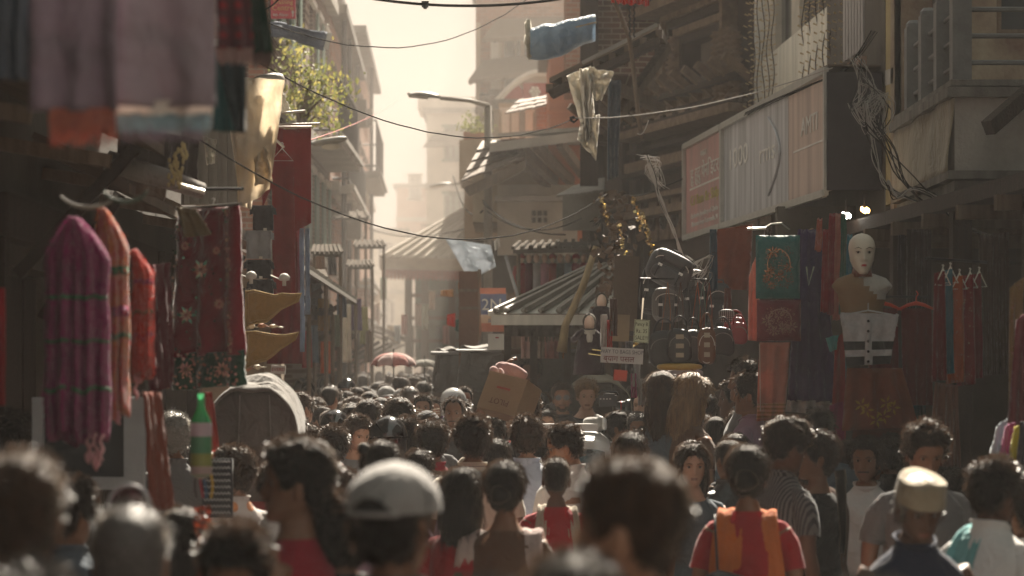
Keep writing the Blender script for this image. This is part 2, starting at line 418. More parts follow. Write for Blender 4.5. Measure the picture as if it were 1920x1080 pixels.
ARMS = {'down': [(.162, -.005, 1.345), (.208, -.012, 1.25), (.235, -.02, 1.10), (.235, .02, .96), (.225, .07, .84)],
        'bent': [(.162, -.005, 1.345), (.208, -.005, 1.25), (.24, -.01, 1.10), (.20, .12, 1.05), (.12, .24, 1.08)],
        'up': [(.162, -.005, 1.355), (.225, .02, 1.40), (.30, .08, 1.53), (.24, .10, 1.70), (.16, .08, 1.84)],
        'walk': [(.162, -.005, 1.345), (.208, -.03, 1.25), (.24, -.09, 1.11), (.235, -.07, .97), (.225, -.02, .85)]}
def arm_paths(po):
    k = {'down': ('down', 'down'), 'bent': ('bent', 'bent'), 'bentL': ('bent', 'down'), 'bentR': ('down', 'bent'), 'upR': ('down', 'up'), 'upboth': ('up', 'up'), 'upL': ('up', 'down'), 'walk': ('walk', 'down')}[po.arms]
    out = []
    for sgn, key in ((-1, k[0]), (1, k[1])):
        sh = .88 if po.fem else 1.
        out.append([Vector((sgn*x*sh, y, z)) for x, y, z in ARMS[key]])
    return out
def dense(pts, n=4):
    o = []
    for i in range(len(pts)-1):
        p0, p1, p2, p3 = pts[max(i-1, 0)], pts[i], pts[i+1], pts[min(i+2, len(pts)-1)]
        for k in range(n):
            t = k/n; o.append(.5*((2*p1)+(p2-p0)*t+(2*p0-5*p1+4*p2-p3)*t*t+(3*p1-p0-3*p2+p3)*t**3))
    return o+[pts[-1]]
def hand(mb, w, d, sgn):
    """palm, four unequal bent fingers and a thumb off the side of the palm"""
    d = d.normalized(); side = d.cross(Vector((0, 0, 1))); side = side.normalized() if side.length > .1 else Vector((1, 0, 0)); pn = side.cross(d)
    palm = [w+d*t for t in (0, .03, .07, .095)]
    mb.tube(palm, [(.026, .018), (.034, .015), (.040, .014), (.036, .012)], 8)
    for i, L in enumerate((.062, .074, .070, .054)):
        b = w+d*.085+side*(-.028+.019*i); c = pn*-.014
        mb.tube([b-d*.02, b+d*L*.4+c*.3, b+d*L*.75+c*1.1, b+d*L*.92+c*2.2], [.0092, .0088, .008, .0062], 6)
    b = w+d*.03-side*.03
    mb.tube([b+side*.012, b-side*.018+d*.02-pn*.006, b-side*.028+d*.048-pn*.012, b-side*.026+d*.068-pn*.018], [.012, .011, .0095, .007], 6)
def smooth_rows(tor, zs):
    z = [r[0] for r in tor]; return [(q, *[float(np.interp(q, z, [r[k] for r in tor])) for k in (1, 2, 3)]) for q in zs]
def body_mesh(po, skin, legs=True, brow_m=None):
    mb = MB(); rows = []
    tor = TORSO_F if po.fem else TORSO_M
    for z, w, f, b in smooth_rows(tor, [.80, .86, .92, .98, 1.04, 1.1, 1.16, 1.22, 1.27, 1.31, 1.345, 1.37, 1.39, 1.405, 1.42, 1.435, 1.447, 1.458, 1.47]):
        k = po.fat if z < 1.3 else 1
        x, y = ringxy(w*k, f*k, b*k, .9); rows.append(po.head(np.stack([x, y, np.full(N_A, z)], 1)))
    nt = len(rows)
    for t in T_ROWS: rows.append(po.head(head_ring(t, fem=po.fem)))
    pts = np.concatenate(rows); fs = loft_idx(len(rows), N_A)
    lip = set()
    for i, t in enumerate(T_ROWS[:-1]):
        if .155 < t < .235:
            for j in range(N_A):
                if abs(ANG[j]) < (.27 if .175 < t < .225 else .16) and math.cos(ANG[j]) > 0: lip.add((nt+i)*N_A+j)
    mb.add(pts, fs); mb.mi = [1 if k in lip else 0 for k in range(len(fs))]
    # ears
    for sg in (-1, 1):
        c = [];
        for i in range(7):
            th = PI*i/6
            for j in range(8):
                a = 2*PI*j/8; c.append((sg*(.0725+.010*math.sin(th)*math.cos(a)+.006*math.cos(th)*0), -.012+.019*math.sin(th)*math.sin(a)-.004*math.cos(th), CHIN+HH*.43+.034*math.cos(th)))
        mb.add(po.head(c), [(i*8+j, (i+1)*8+j, (i+1)*8+(j+1) % 8, i*8+(j+1) % 8) for i in range(6) for j in range(8)])
        # eyeball, iris
        for r, yy, mi in ((.0125, .0640, 2), (.0074, .0725, 3)):
            mb.cur = mi; c = []
            for i in range(7):
                th = PI*i/6
                for j in range(8):
                    a = 2*PI*j/8; c.append((sg*.031+r*math.sin(th)*math.cos(a), yy+r*.9*math.sin(th)*math.sin(a), CHIN+HH*.515+r*(.62 if mi == 2 else .9)*math.cos(th)))
            mb.add(po.head(c), [(i*8+j, (i+1)*8+j, (i+1)*8+(j+1) % 8, i*8+(j+1) % 8) for i in range(6) for j in range(8)])
        mb.cur = 0
    for sg, path in zip((-1, 1), arm_paths(po)):
        pp = [Vector(v) for v in po.body([tuple(p) for p in dense(path, 3)])]; n = len(pp)
        rs = [float(np.interp(i/(n-1), [0, .25, .5, .6, 1], [.050, .045, .036, .037, .024])) for i in range(n)]
        mb.tube(pp, rs, 10); hand(mb, pp[-1], pp[-1]-pp[-3], sg)
    if legs:
        for sg in (-1, 1):
            s2 = .10 if sg > 0 else -.03
            mb.tube([(sg*.085, 0, .88), (sg*.09, s2*.5, .66), (sg*.09, s2*.8, .48), (sg*.09, s2*.3, .28), (sg*.09, s2*.2-.0, .08), (sg*.09, s2*.2, .03)], [.085, .078, .056, .055, .038, .04], 9)
            mb.tube([(sg*.09, s2*.2-.06, .035), (sg*.09, s2*.2+.04, .045), (sg*.092, s2*.2+.13, .03), (sg*.092, s2*.2+.19, .02)], [(.035, .03), (.04, .035), (.045, .025), (.035, .015)], 8)
    return mb
def hairline(a, kind):
    d = np.degrees(np.abs(a))
    if kind in ('bald', 'horseshoe'): return np.interp(d, [0, 30, 50, 62, 80, 95, 110, 130, 180], [1.2, 1.2, 1.0, .5, .45, .48, .25, .12, .08])
    if kind == 'recede': return np.interp(d, [0, 22, 35, 50, 62, 80, 95, 110, 130, 180], [.86, .92, .95, .80, .5, .44, .5, .25, .12, .06])
    if kind in ('fem', 'long', 'loose'): return np.interp(d, [0, 30, 50, 65, 80, 95, 110, 130, 180], [.80, .77, .62, .42, .36, .34, .15, .02, -.02])
    return np.interp(d, [0, 30, 50, 60, 70, 80, 95, 110, 130, 180], [.78, .78, .70, .52, .36, .40, .50, .26, .12, .05])
def hair_mesh(po, kind='short', vol=1., seed=0, strands=650, L=.035, tmax=2.):
    """hair shell that follows the hairline plus many fine locks"""
    mb = MB(); rs = np.random.RandomState(seed); rows = []; info = []
    ts = [0, .05, .1, .15, .2, .25, .3, .35, .4, .45, .5, .55, .6, .65, .7, .74, .78, .82, .86, .9, .93, .96, .985, 1.]
    base_t = {'short': .018, 'curly': .030, 'messy': .026, 'buzz': .006, 'bald': .006, 'horseshoe': .010, 'recede': .014, 'fem': .014, 'long': .022, 'loose': .026, 'tight': .012}[kind]*vol
    amp = {'curly': .010, 'messy': .010, 'buzz': .001, 'bald': .001, 'short': .0042, 'fem': .002, 'tight': .001}.get(kind, .003)
    for t in ts:
        r = head_ring(t, g=0., fem=po.fem); cen = np.array([0, -.008, CHIN+HH*.55])
        dirv = r-cen; dirv /= np.linalg.norm(dirv, axis=1)[:, None]
        hl = hairline(ANG, kind); cov = sstep(-.01, .06, t-hl)
        if kind in ('bald', 'horseshoe'): cov = cov*(1-sstep(.70, .80, np.full(N_A, t))*(kind == 'bald' or 1))
        th = base_t*(.55+.6*sstep(.45, .95, np.full(N_A, t)))
        if kind in ('fem', 'long', 'loose'): th = th*(1+.5*(np.cos(ANG) < -.2))
        nz = np.array([noise.noise(Vector(tuple(p*(38 if kind == 'curly' else 30)))+Vector((seed*7.1, 0, 0))) for p in r])
        off = cov*(th+amp*nz*2)-(1-cov)*.009
        pt = r+dirv*off[:, None]; rows.append(po.head(pt)); info.append((cov, pt, dirv))
    pts = np.concatenate(rows); mb.add(pts, loft_idx(len(rows), N_A))
    # locks
    n = strands*2; I = rs.randint(2, len(ts)-1, n); J = rs.randint(0, N_A, n)
    COV = np.array([q[0] for q in info]); PT = np.array([q[1] for q in info]); DV = np.array([q[2] for q in info]); tI = np.array(ts)[I]
    ok = (COV[I, J] > .55) & (tI <= tmax); I, J, tI = I[ok], J[ok], tI[ok]; n = len(I)
    if n:
        p = PT[I, J]+rs.normal(0, .006, (n, 3)); nn = DV[I, J]
        down = np.tile(np.array([0, -.25, -1.]), (n, 1)) if kind in ('fem', 'long', 'loose', 'tight') else np.array([0, -.15, -1.])+rs.normal(0, .45, (n, 3)) if kind == 'short' else rs.normal(0, 1, (n, 3))
        if kind in ('short', 'messy', 'recede'): k = tI > .7; down[k] = np.stack([rs.normal(0, .8, k.sum()), rs.normal(.2, .7, k.sum()), np.zeros(k.sum())], 1)
        nrm = lambda a: a/(np.linalg.norm(a, axis=1)[:, None]+1e-6)
        tg = nrm(down-nn*(down*nn).sum(1)[:, None]); lift = {'curly': 1.0, 'messy': .8, 'short': .5, 'buzz': 1.2, 'bald': 1.2, 'horseshoe': .5, 'recede': .4}.get(kind, .05)
        LL = L*rs.uniform(.5, 1.3, (n, 1))*({'buzz': .22, 'bald': .22, 'curly': .6}.get(kind, 1))
        d = nrm(tg+nn*lift*rs.uniform(.1, .9, (n, 1))+rs.normal(0, .2 if lift > .3 else .06, (n, 3))); sd = nrm(np.cross(nn, d)); w = rs.uniform(.0009, .0021, (n, 1))
        q = np.stack([p-nn*.006-sd*w, p-nn*.006+sd*w, p+d*LL*.55+nn*.001+sd*w*.6, p+d*LL-nn*lift*LL*.25], 1).reshape(-1, 3)
        mb.cur = 1; mb.add(po.head(q), [(m, m+1, m+2) for m in range(0, 4*n, 4)]+[(m, m+2, m+3) for m in range(0, 4*n, 4)]); mb.cur = 0
    return mb
def hair_tail(po, kind, seed=0, vol=1.):
    """the hair below the nape: bun, braid, ponytail or loose length"""
    mb = MB(); rs = random.Random(seed)
    if kind == 'bun':
        c = po.head([(0, -.125, CHIN+HH*.42)])[0]; mb.ell(c, (.045*vol, .036*vol, .042*vol), 14, 9, jit=.25)
        for i in range(50):
            a = rs.uniform(0, 6.28); b = rs.uniform(-1, 1); p = Vector(c)+Vector((.044*math.cos(a), -.01+.02*b, .04*math.sin(a)))*vol
            mb.add([p, p+Vector((.003, 0, .002)), p+Vector((rs.uniform(-.02, .02), rs.uniform(-.02, .01), rs.uniform(-.02, .02)))], [(0, 1, 2)])
    elif kind in ('braid', 'pony'):
        pts = []; rr = []; n = 16
        for i in range(n+1):
            t = i/n; z = 1.52-.42*t; y = -.115-.015*math.sin(PI*t)-.02*t
            pts.append((.004*math.sin(t*9), y, z)); rr.append((.030*(1-.55*t)*(1+(.16*math.sin(t*40) if kind == 'braid' else 0)))*vol)
        pp = po.head(np.array(pts)); mb.tube(pp, rr, 10)
    elif kind in ('loose', 'short_loose'):
        Ln = .25 if kind == 'loose' else .16
        def fn(u, v):
            a = -PI*.62+2*PI*.62*u   # around the back of the head
            r = .078+.030*math.sin(PI*min(1, v*1.1))**.7-.022*v*v+.012*noise.noise(Vector((u*11, v*3.5, seed)))
            return (math.sin(a)*r*.92*vol, -math.cos(a)*r*1.12-.005-.03*v*(math.cos(a) > 0), CHIN+HH*.66-v*Ln*1.15+.012*noise.noise(Vector((u*14, 0, seed)))*v*4)
        g = MB(); g.grid(fn, 34, 12, .012); mb.add(po.head(np.array(g.v)), g.f)
        for i in range(220):
            u = rs.random(); v = rs.uniform(0, .8); p = np.array(fn(u, v)); o = np.array([p[0], p[1], 0]); o = o/(np.linalg.norm(o)+1e-6)
            ln = rs.uniform(.05, .14); e = p+o*.012+np.array([rs.uniform(-.012, .012), rs.uniform(-.012, .012), -ln])
            q = po.head(np.array([p+o*.004, p+o*.004+np.array([.0022, .0022, 0]), e])); mb.add(q, [(0, 1, 2)])
    return mb
def garment(po, kind='shirt', seed=0, sleeve='short', hem=.80, off=.014, loose=1.):
    """shirt / top that follows the torso, with folds, sleeves and a neckline"""
    mb = MB(); tor = TORSO_F if po.fem else TORSO_M; rows = []
    zt = {'shirt': 1.448, 'tee': 1.432, 'vest': 1.425, 'blouse': 1.405, 'jacket': 1.45}.get(kind, 1.43)
    zs = list(np.linspace(hem, 1.30, 12))+[1.335, 1.36, 1.38, 1.395, 1.41, 1.422, 1.432, 1.442, zt]
    zs = sorted({z for z in zs if z <= zt})
    for z in zs:
        _, w, f, b = smooth_rows(tor, [max(z, .8)])[0]; k = (po.fat if z < 1.3 else 1)
        o = off*loose*(1 if z < 1.3 else .75 if z < 1.4 else .5); 
        if z < .95: o += (0.95-z)*.06
        x, y = ringxy(w*k+o, f*k+o, b*k+o, .9)
        n = np.array([noise.noise(Vector((xx*7, yy*7+seed*3.3, z*9))) for xx, yy in zip(x, y)])
        x = x*(1+.08*n*loose); y = y*(1+.13*n*loose)
        zz = np.full(N_A, z)
        if kind in ('blouse', 'tee', 'vest') and z > 1.39: zz = zz-(.05 if kind == 'tee' else .07)*np.clip(np.cos(ANG), 0, 1)**2*((z-1.39)/.05)
        rows.append(po.head(np.stack([x, y, zz], 1)))
    mb.add(np.concatenate(rows), loft_idx(len(rows), N_A))
    if sleeve != 'none':
        for sg, path in zip((-1, 1), arm_paths(po)):
            pts = dense(path, 4); pp = [Vector(v) for v in po.body([tuple(p) for p in [Vector((sg*.085, -.008, 1.372))]+pts])]; n = len(pp)
            cut = {'short': int(n*.46), 'long': n, 'half': int(n*.6), 'cap': int(n*.28)}[sleeve]; pp = pp[:max(cut, 4)]
            m = len(pp); rs = []
            for i in range(m):
                t = i/(n-1); r = float(np.interp(t, [0, .08, .2, .45, 1], [.036, .050, .057, .053, .036]))*(.9 if po.fem else 1)+(.004*loose)
                r *= 1+.10*noise.noise(Vector((i*.9, seed*2.1, sg)))*loose; rs.append(r)
            mb.tube(pp, rs, 12, cap=False)
            # turned-in cuff
            mb.tube([pp[-1], pp[-1]+(pp[-2]-pp[-1])*.4], [rs[-1], rs[-1]*.8], 12, cap=False)
    if kind in ('shirt', 'jacket', 'polo'):
        def fn(u, v):
            a = -PI+2*PI*u; gap = max(0, math.cos(a))
            r = .062+.007*v+.004*(kind == 'jacket'); h = 1.434+(.040-.012*gap)*math.sin(v*PI*.62)
            return (math.sin(a)*r*1.08, math.cos(a)*(r+.002)-.006+.006*v*gap, h-.030*gap*(1-.2*v)-.014*max(0, v-.6))
        g = MB(); g.grid(fn, 28, 5, .004); mb.add(po.head(np.array(g.v)), g.f)
    return mb
def lower(po, kind='trousers', seed=0):
    mb = MB()
    if kind == 'trousers':
        for sg in (-1, 1):
            s2 = .10 if sg > 0 else -.03
            mb.tube([(sg*.08, 0, .96), (sg*.088, 0, .86), (sg*.092, s2*.5, .66), (sg*.092, s2*.8, .48), (sg*.092, s2*.35, .28), (sg*.092, s2*.2, .07)], [(.09, .11), (.098, .115), (.09, .095), (.072, .075), (.066, .07), (.06, .066)], 12)
    else:
        prof = [(.16, .98), (.18, .86), (.20, .6), (.23, .3), (.26, .08)]
        mb.lathe((0, 0, 0), prof, 24)
    return mb
def strip_over(po, xs, w, z_back, z_front, mat_seed=0, off=.03, side_drop=0.):
    """scarf strip running over one shoulder: from z_back behind up over the shoulder and down the chest to z_front"""
    pts = []; x = xs
    tor = TORSO_F if po.fem else TORSO_M
    def yb(z): _, a, f, b = smooth_rows(tor, [min(z, 1.44)])[0]; return -(b+off)*math.sqrt(max(.15, 1-(min(abs(x), a*.97)/(a+.01))**2))
    def yf(z): _, a, f, b = smooth_rows(tor, [min(z, 1.44)])[0]; return (f+off)*math.sqrt(max(.15, 1-(min(abs(x), a*.97)/(a+.01))**2))
    zt = float(np.interp(abs(x), [.05, .09, .135, .18], [1.458, 1.43, 1.395, 1.372]))
    for i in range(13): z = z_back+(zt-.05-z_back)*i/12; pts.append((x, yb(z), z))
    pts += [(x, yb(zt-.03)*.8, zt-.012), (x, 0, zt+.008), (x, yf(zt-.03)*.8, zt-.012)]
    for i in range(9): z = zt-.05+(z_front-zt+.05)*i/8; pts.append((x, yf(z), z))
    pts = [(p[0]-math.copysign(.030, xs)*max(0, min(1, (p[2]-1.18)/.25)), p[1], p[2]) for p in pts]; n = len(pts)
    def fn(u, v):
        t = v*(n-1); i = min(int(t), n-2); k = t-i; p = [pts[i][c]*(1-k)+pts[i+1][c]*k for c in range(3)]
        return (p[0]+(u-.5)*w*(1+.15*math.sin(v*5+mat_seed)), p[1]+math.copysign(.007*math.sin(u*14+v*3+mat_seed), 1), p[2]-abs(u-.5)*side_drop+.004*math.sin(u*14+v*3))
    g = MB(); g.grid(fn, 14, 34, .005); mb = MB(); mb.add(po.body(np.array(g.v)), g.f); return mb

# skin, hair and cloth colours
SK = [M('skin_tan', (.30, .16, .10), .5, .18, 18, .05, 120, .35), M('skin_brown', (.19, .095, .055), .5, .2, 18, .05, 120, .35),
      M('skin_deep', (.11, .055, .034), .5, .2, 18, .05, 120, .35), M('skin_pale', (.50, .30, .21), .5, .12, 18, .05, 120, .35)]
LOCK = M('hair_lock', (.048, .031, .022), .4, .4, 40, 0, 160, .5, transl=.5)
LIP = M('lip', (.20, .085, .06), .45, .1, 30); EYEW = M('eye_white', (.42, .38, .34), .3, .05); EYED = M('eye_dark', (.012, .008, .006), .2, .05)
HR = {'black': M('hair_black', (.016, .012, .010), .6, .3, 22, .5, 260, .12, kind='streak', col2=(.005, .004, .0035)), 'brown': M('hair_brown', (.060, .034, .020), .6, .4, 22, .5, 260, .15, kind='streak', col2=(.018, .010, .006)),
      'sandy': M('hair_sandy', (.26, .16, .08), .55, .4, 22, .4, 160, .25, kind='streak', col2=(.09, .05, .025)), 'grey': M('hair_grey', (.30, .29, .27), .55, .4, 60, .3, 160, .4),
      'salt': M('hair_salt_and_pepper', (.10, .09, .085), .5, .6, 90, .3, 160, .4), 'blond': M('hair_blond', (.42, .29, .14), .45, .35, 40, .3, 160, .5),
      'white': M('hair_white', (.6, .58, .54), .6, .2, 40, .3, 160, .4)}
TRO = [C('trouser_navy', (.02, .025, .045), transl=0), C('trouser_grey', (.07, .07, .07), transl=0), C('trouser_khaki', (.22, .16, .10), transl=0)]
SHC = {'white': (.72, .70, .68), 'cream': (.60, .54, .45), 'lightblue': (.42, .46, .56), 'red': (.36, .02, .025), 'crimson': (.28, .015, .03), 'grey': (.16, .16, .165), 'darkgrey': (.06, .06, .062),
       'black': (.018, .018, .02), 'navy': (.022, .03, .06), 'pink': (.50, .22, .28), 'mauve': (.34, .22, .30), 'green': (.04, .17, .07), 'teal': (.03, .17, .19), 'orange': (.55, .15, .04), 'brown': (.13, .07, .045),
       'olive': (.13, .12, .06), 'yellow': (.5, .33, .05), 'purple': (.10, .04, .14), 'slate': (.10, .13, .16), 'beige': (.42, .36, .28)}
for _h in HR.values():
    _b = _h.node_tree.nodes['Principled BSDF']; _b.inputs['Sheen Weight'].default_value = .55; _b.inputs['Sheen Roughness'].default_value = .25; _b.inputs['Sheen Tint'].default_value = (.9, .75, .6, 1)
def cm(name):
    return C('cloth_'+name, SHC[name], scale=3, var=.18)
def cap_mesh(po, kind='cap', brim=1):
    mb = MB(); rows = []
    ts = [.60, .64, .70, .76, .82, .88, .93, .97, .99, 1.]
    for t in ts:
        r = head_ring(t, g=0.); c = np.array([0, -.008, CHIN+HH*.5]); d = r-c; d /= np.linalg.norm(d, axis=1)[:, None]
        o = {'cap': .022, 'topi': .022, 'helmet': .045, 'cloth': .028}[kind]; rr = r+d*o
        if kind == 'topi':
            k = (t-.6)/.4; rr = head_ring(.66, g=0.)*np.array([1.17-.13*k, 1.17-.13*k, 0])+np.array([0, 0, 0]); rr[:, 2] = CHIN+HH*(.66+.40*min(k*1.25, 1))+.010*np.cos(ANG)*k-.016*np.abs(np.sin(ANG))*k
            if t >= .97: rr[:, 0] *= (.6 if t < .985 else .3 if t < .995 else .0); rr[:, 1] *= (.6 if t < .985 else .3 if t < .995 else .0); rr[:, 2] -= .010*(t-.96)*25
        if kind == 'cap' and t < .66: rr = rr-np.array([0, 0, .006])
        rows.append(po.head(rr))
    mb.add(np.concatenate(rows), loft_idx(len(rows), N_A))
    if kind == 'helmet':
        r0 = []
        for t in (.12, .3, .45, .60):
            r = head_ring(t, g=0.); c = np.array([0, -.008, CHIN+HH*.5]); d = r-c; d /= np.linalg.norm(d, axis=1)[:, None]
            q = r+d*.045; q[:, 0] = np.sign(q[:, 0])*np.maximum(np.abs(q[:, 0]), .112*np.abs(np.sin(ANG))); q[:, 1] = np.minimum(q[:, 1], .075); q[:, 2] = CHIN+HH*t; r0.append(po.head(q))
        mb.add(np.concatenate(r0), loft_idx(4, N_A))
    if kind == 'topi':
        pass
    if brim:
        def fn(u, v):
            a = (-1+2*u)*1.05; r = .104+.075*v*math.cos(a*.9); return (math.sin(a)*r*.95, math.cos(a)*r+.004, CHIN+HH*.70+.0-.012*v-.02*math.sin(a)**2)
        g = MB(); g.grid(fn, 16, 5, .004); mb.add(po.head(np.array(g.v)), g.f)
    return mb
def glasses_mesh(po, dark=True):
    fr, ln = MB(), MB()
    for sg in (-1, 1):
        c = (sg*.033, .094, CHIN+HH*.515)
        ring = [(c[0]+.026*math.cos(a), c[1]-.006*abs(math.cos(a)) if math.cos(a)*sg > 0 else c[1], c[2]+.021*math.sin(a)) for a in [2*PI*i/16 for i in range(17)]]
        fr.tube([Vector(v) for v in po.head(ring)], .0022, 5, cap=False)
        ln.add(po.head([c]+[(c[0]+.025*math.cos(a), c[1]+.001, c[2]+.020*math.sin(a)) for a in [2*PI*i/16 for i in range(16)]]), [(0, i+1, (i+1) % 16+1) for i in range(16)])
        fr.tube([Vector(v) for v in po.head([(sg*.058, .086, c[2]+.008), (sg*.076, .03, c[2]+.006), (sg*.077, -.02, c[2])])], .002, 5)
    fr.tube([Vector(v) for v in po.head([(-.008, .096, CHIN+HH*.53), (.008, .096, CHIN+HH*.53)])], .002, 5)
    return fr, ln
def face_hair(po, kind):
    mb = MB(); rs = random.Random(5)
    t_ = {'moustache': [(.235, .27, 26)], 'beard': [(.235, .27, 26), (.0, .2, 85)]}[kind]
    for t0, t1, deg in t_:
        rows = []
        for t in np.linspace(t0, t1, 5 if deg < 40 else 7):
            r = head_ring(float(t)); d = np.where(np.abs(ANG) < math.radians(deg), .005, -.006); 
            if deg > 40: d = np.where(np.abs(r[:, 0]) < (.02 if t > .13 else 0), -.006, d)
            cen = np.array([0, 0, CHIN+HH*.4]); v = r-cen; v /= np.linalg.norm(v, axis=1)[:, None]
            rows.append(po.head(r+v*d[:, None]))
        mb.add(np.concatenate(rows), loft_idx(len(rows), N_A))
    return mb
def brows(po):
    mb = MB()
    for sg in (-1, 1):
        mb.tube([Vector(v) for v in po.head([(sg*.014, .0915, CHIN+HH*.585), (sg*.03, .089, CHIN+HH*.61), (sg*.05, .075, CHIN+HH*.59)])], [.0022, .0032, .0016], 5)
        mb.tube([Vector(v) for v in po.head([(sg*.018, .0775, CHIN+HH*.53), (sg*.031, .0785, CHIN+HH*.548), (sg*.045, .069, CHIN+HH*.53)])], [.0012, .0018, .001], 4)
    return mb
HAIRCOL = {}
def person(label, px, py, w, face=0, yaw=0, pitch=0, roll=0, lean=0, fem=False, fat=1., arms='down', skin=0, hair='short', hc='black', tail=None, vol=1., top='shirt', col='white',
           sleeve='short', hem=.80, low='trousers', cap=None, cap_m=None, brim=1, glasses=None, fhair=None, d=None, seed=None, group=None, extra=None, mat=None, L=.035, strands=650, loose=1., st=None):
    """one person whose crown shows at pixel (px,py) with a head w pixels wide; face 0 = walking away, 180 = facing the camera"""
    seed = seed if seed is not None else int(px*7+py) % 997
    s = 1.7
    capo = {None: 0, 'cap': .012, 'topi': .03, 'helmet': .035, 'cloth': .02}[cap]
    if d is None:
        d = 10.
        for _ in range(20):
            d = .178*(s/1.7)*F/w if not cap else .195*(s/1.7)*F/w; s = Z(py, d)-ground_z(d)-capo-.012; s = min(max(s, st or 1.42), st or 1.92)
    else: s = min(max(Z(py, d)-ground_z(d)-capo-.012, 1.1), 2.0)
    if lean: s = s/(1-.5*(1-math.cos(math.radians(lean))))
    po = Pose(yaw, pitch, roll, lean, 0, fem, fat, arms)
    root = thing('person', label, 'person', (X(px, d), d, ground_z(d)), math.radians(face), group)
    if s*0+Z(py, d)-ground_z(d) > 0:
        root.location.z = Z(py, d)-capo-.012-s if abs(Z(py, d)-capo-.012-s-ground_z(d)) < .06 else ground_z(d)
    root.scale = (s/1.7,)*3
    sk = SK[skin]
    body_mesh(po, sk).build('body', [sk, LIP, EYEW, EYED], root, True, local=True)
    hm = HR[hc]
    if hair:
        hb = hair_mesh(po, hair, vol if not cap else .7, seed, strands, L, 2. if not cap else .5)
        if tail: t = hair_tail(po, tail, seed, vol); hb.add(t.v, t.f)
        b = brows(po) if abs(face) > 60 or abs(yaw) > 30 else MB()
        hb.add(b.v, b.f); hb.build('hair', [hm, LOCK if hc in ('black', 'brown') else hm], root, True, local=True)
    g = garment(po, top, seed, sleeve, hem, loose=loose); g.build({'shirt': 'shirt', 'tee': 'tee_shirt', 'vest': 'vest', 'blouse': 'blouse', 'jacket': 'jacket'}.get(top, 'shirt'), mat or cm(col), root, True, local=True)
    lower(po, low).build(low, TRO[seed % 3] if low == 'trousers' else (mat or cm(col)), root, True, local=True)
    if cap:
        cap_mesh(po, cap, brim).build({'cap': 'cap', 'topi': 'cloth_cap', 'helmet': 'helmet', 'cloth': 'head_cloth'}[cap], cap_m, root, True, local=True)
    if glasses:
        a, b = glasses_mesh(po); f = a.build('spectacles', M('spectacle_frame', (.02, .02, .02), .3), root, True, local=True)
        if glasses == 'sun': b.build('lens', M('dark_lens', (.05, .05, .06), .08, spec=.8), f, False, local=True)
    if fhair: face_hair(po, fhair).build(fhair, hm, root, True, local=True)
    if extra: extra(po, root)
    return root
# ================================================================== ground, street, haze, far buildings
def structure(mb, name, mat): o = mb.build(name, mat); o['kind'] = 'structure'; return o
m = MB(); m.grid(lambda u, v: (-400+800*u, -20+820*v, ground_z(min(-20+820*v, 130))-.004), 8, 60)
structure(m, 'ground', M('earth', (.16, .13, .10), .95, .3, .8))
m = MB(); m.grid(lambda u, v: (-9+18*u, -2+150*v, ground_z(-2+150*v)), 6, 60)
structure(m, 'street', M('asphalt', (.06, .056, .052), .9, .35, 2.5, .4, 40))
# kerb stones on both sides of the lane
for sg, x0, x1 in ((-1, -2.35, -4.6), (1, 3.1, 1.6)):
    kr = MB()
    for i in range(60):
        y = 2+i*.62
        x = x0+(x1-x0)*min(1, max(0, (y-14)/60.))
        kr.box((x, y, ground_z(y)+.05), (.16, .59, .1))
    o = kr.build('kerb', M('kerb_stone', (.28, .25, .22), .9, .3, 5)); o['kind'] = 'structure'

PLA = lambda n, c, **k: M(n, c, .9, k.pop('var', .3), k.pop('scale', 1.6), .3, 25, .2, kind=k.pop('kind', 'noise'), **k)
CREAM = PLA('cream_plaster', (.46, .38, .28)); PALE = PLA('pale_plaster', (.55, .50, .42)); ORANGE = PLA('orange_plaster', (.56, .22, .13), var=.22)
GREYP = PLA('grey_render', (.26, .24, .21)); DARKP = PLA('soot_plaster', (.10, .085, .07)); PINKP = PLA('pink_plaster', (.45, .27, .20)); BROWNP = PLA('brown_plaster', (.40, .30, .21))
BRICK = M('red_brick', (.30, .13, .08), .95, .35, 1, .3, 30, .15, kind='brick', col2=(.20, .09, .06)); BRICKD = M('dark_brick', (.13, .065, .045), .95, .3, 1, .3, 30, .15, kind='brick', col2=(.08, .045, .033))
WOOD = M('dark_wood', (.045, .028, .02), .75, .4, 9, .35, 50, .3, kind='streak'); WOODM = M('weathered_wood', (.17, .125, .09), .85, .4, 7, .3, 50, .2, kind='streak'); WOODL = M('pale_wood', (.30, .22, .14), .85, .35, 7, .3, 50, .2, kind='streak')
TIN = M('tin_sheet', (.30, .28, .25), .6, .35, 3, .15, 40, .3, metal=.1); TIND = M('rusty_tin', (.16, .12, .09), .7, .45, 3, .2, 40, .3, metal=.2)
CONC = M('concrete', (.42, .39, .35), .92, .35, 2.2, .35, 35, .2); CONCD = M('stained_concrete', (.20, .185, .165), .92, .45, 1.8, .35, 35, .2, kind='streak')
AWN = M('awning_sheet', (.10, .085, .07), .95, .4, 4, .2, 40, .03)
GLASS = M('window_glass', (.05, .055, .06), .12, .3, 1.5, .03, 20, .6); WHITEW = M('white_paint', (.6, .57, .52), .6, .2, 4, .15, 40)
GREENW = M('green_paint', (.10, .17, .13), .6, .3, 4, .15, 40); BLUEW = M('blue_paint', (.16, .22, .30), .6, .3, 4, .15, 40); IRON = M('dark_iron', (.03, .03, .032), .5, .3, 8, .1, 50, .5, metal=.6)
POST = M('grey_paint_metal', (.16, .16, .155), .5, .3, 8, .1, 50, .4)

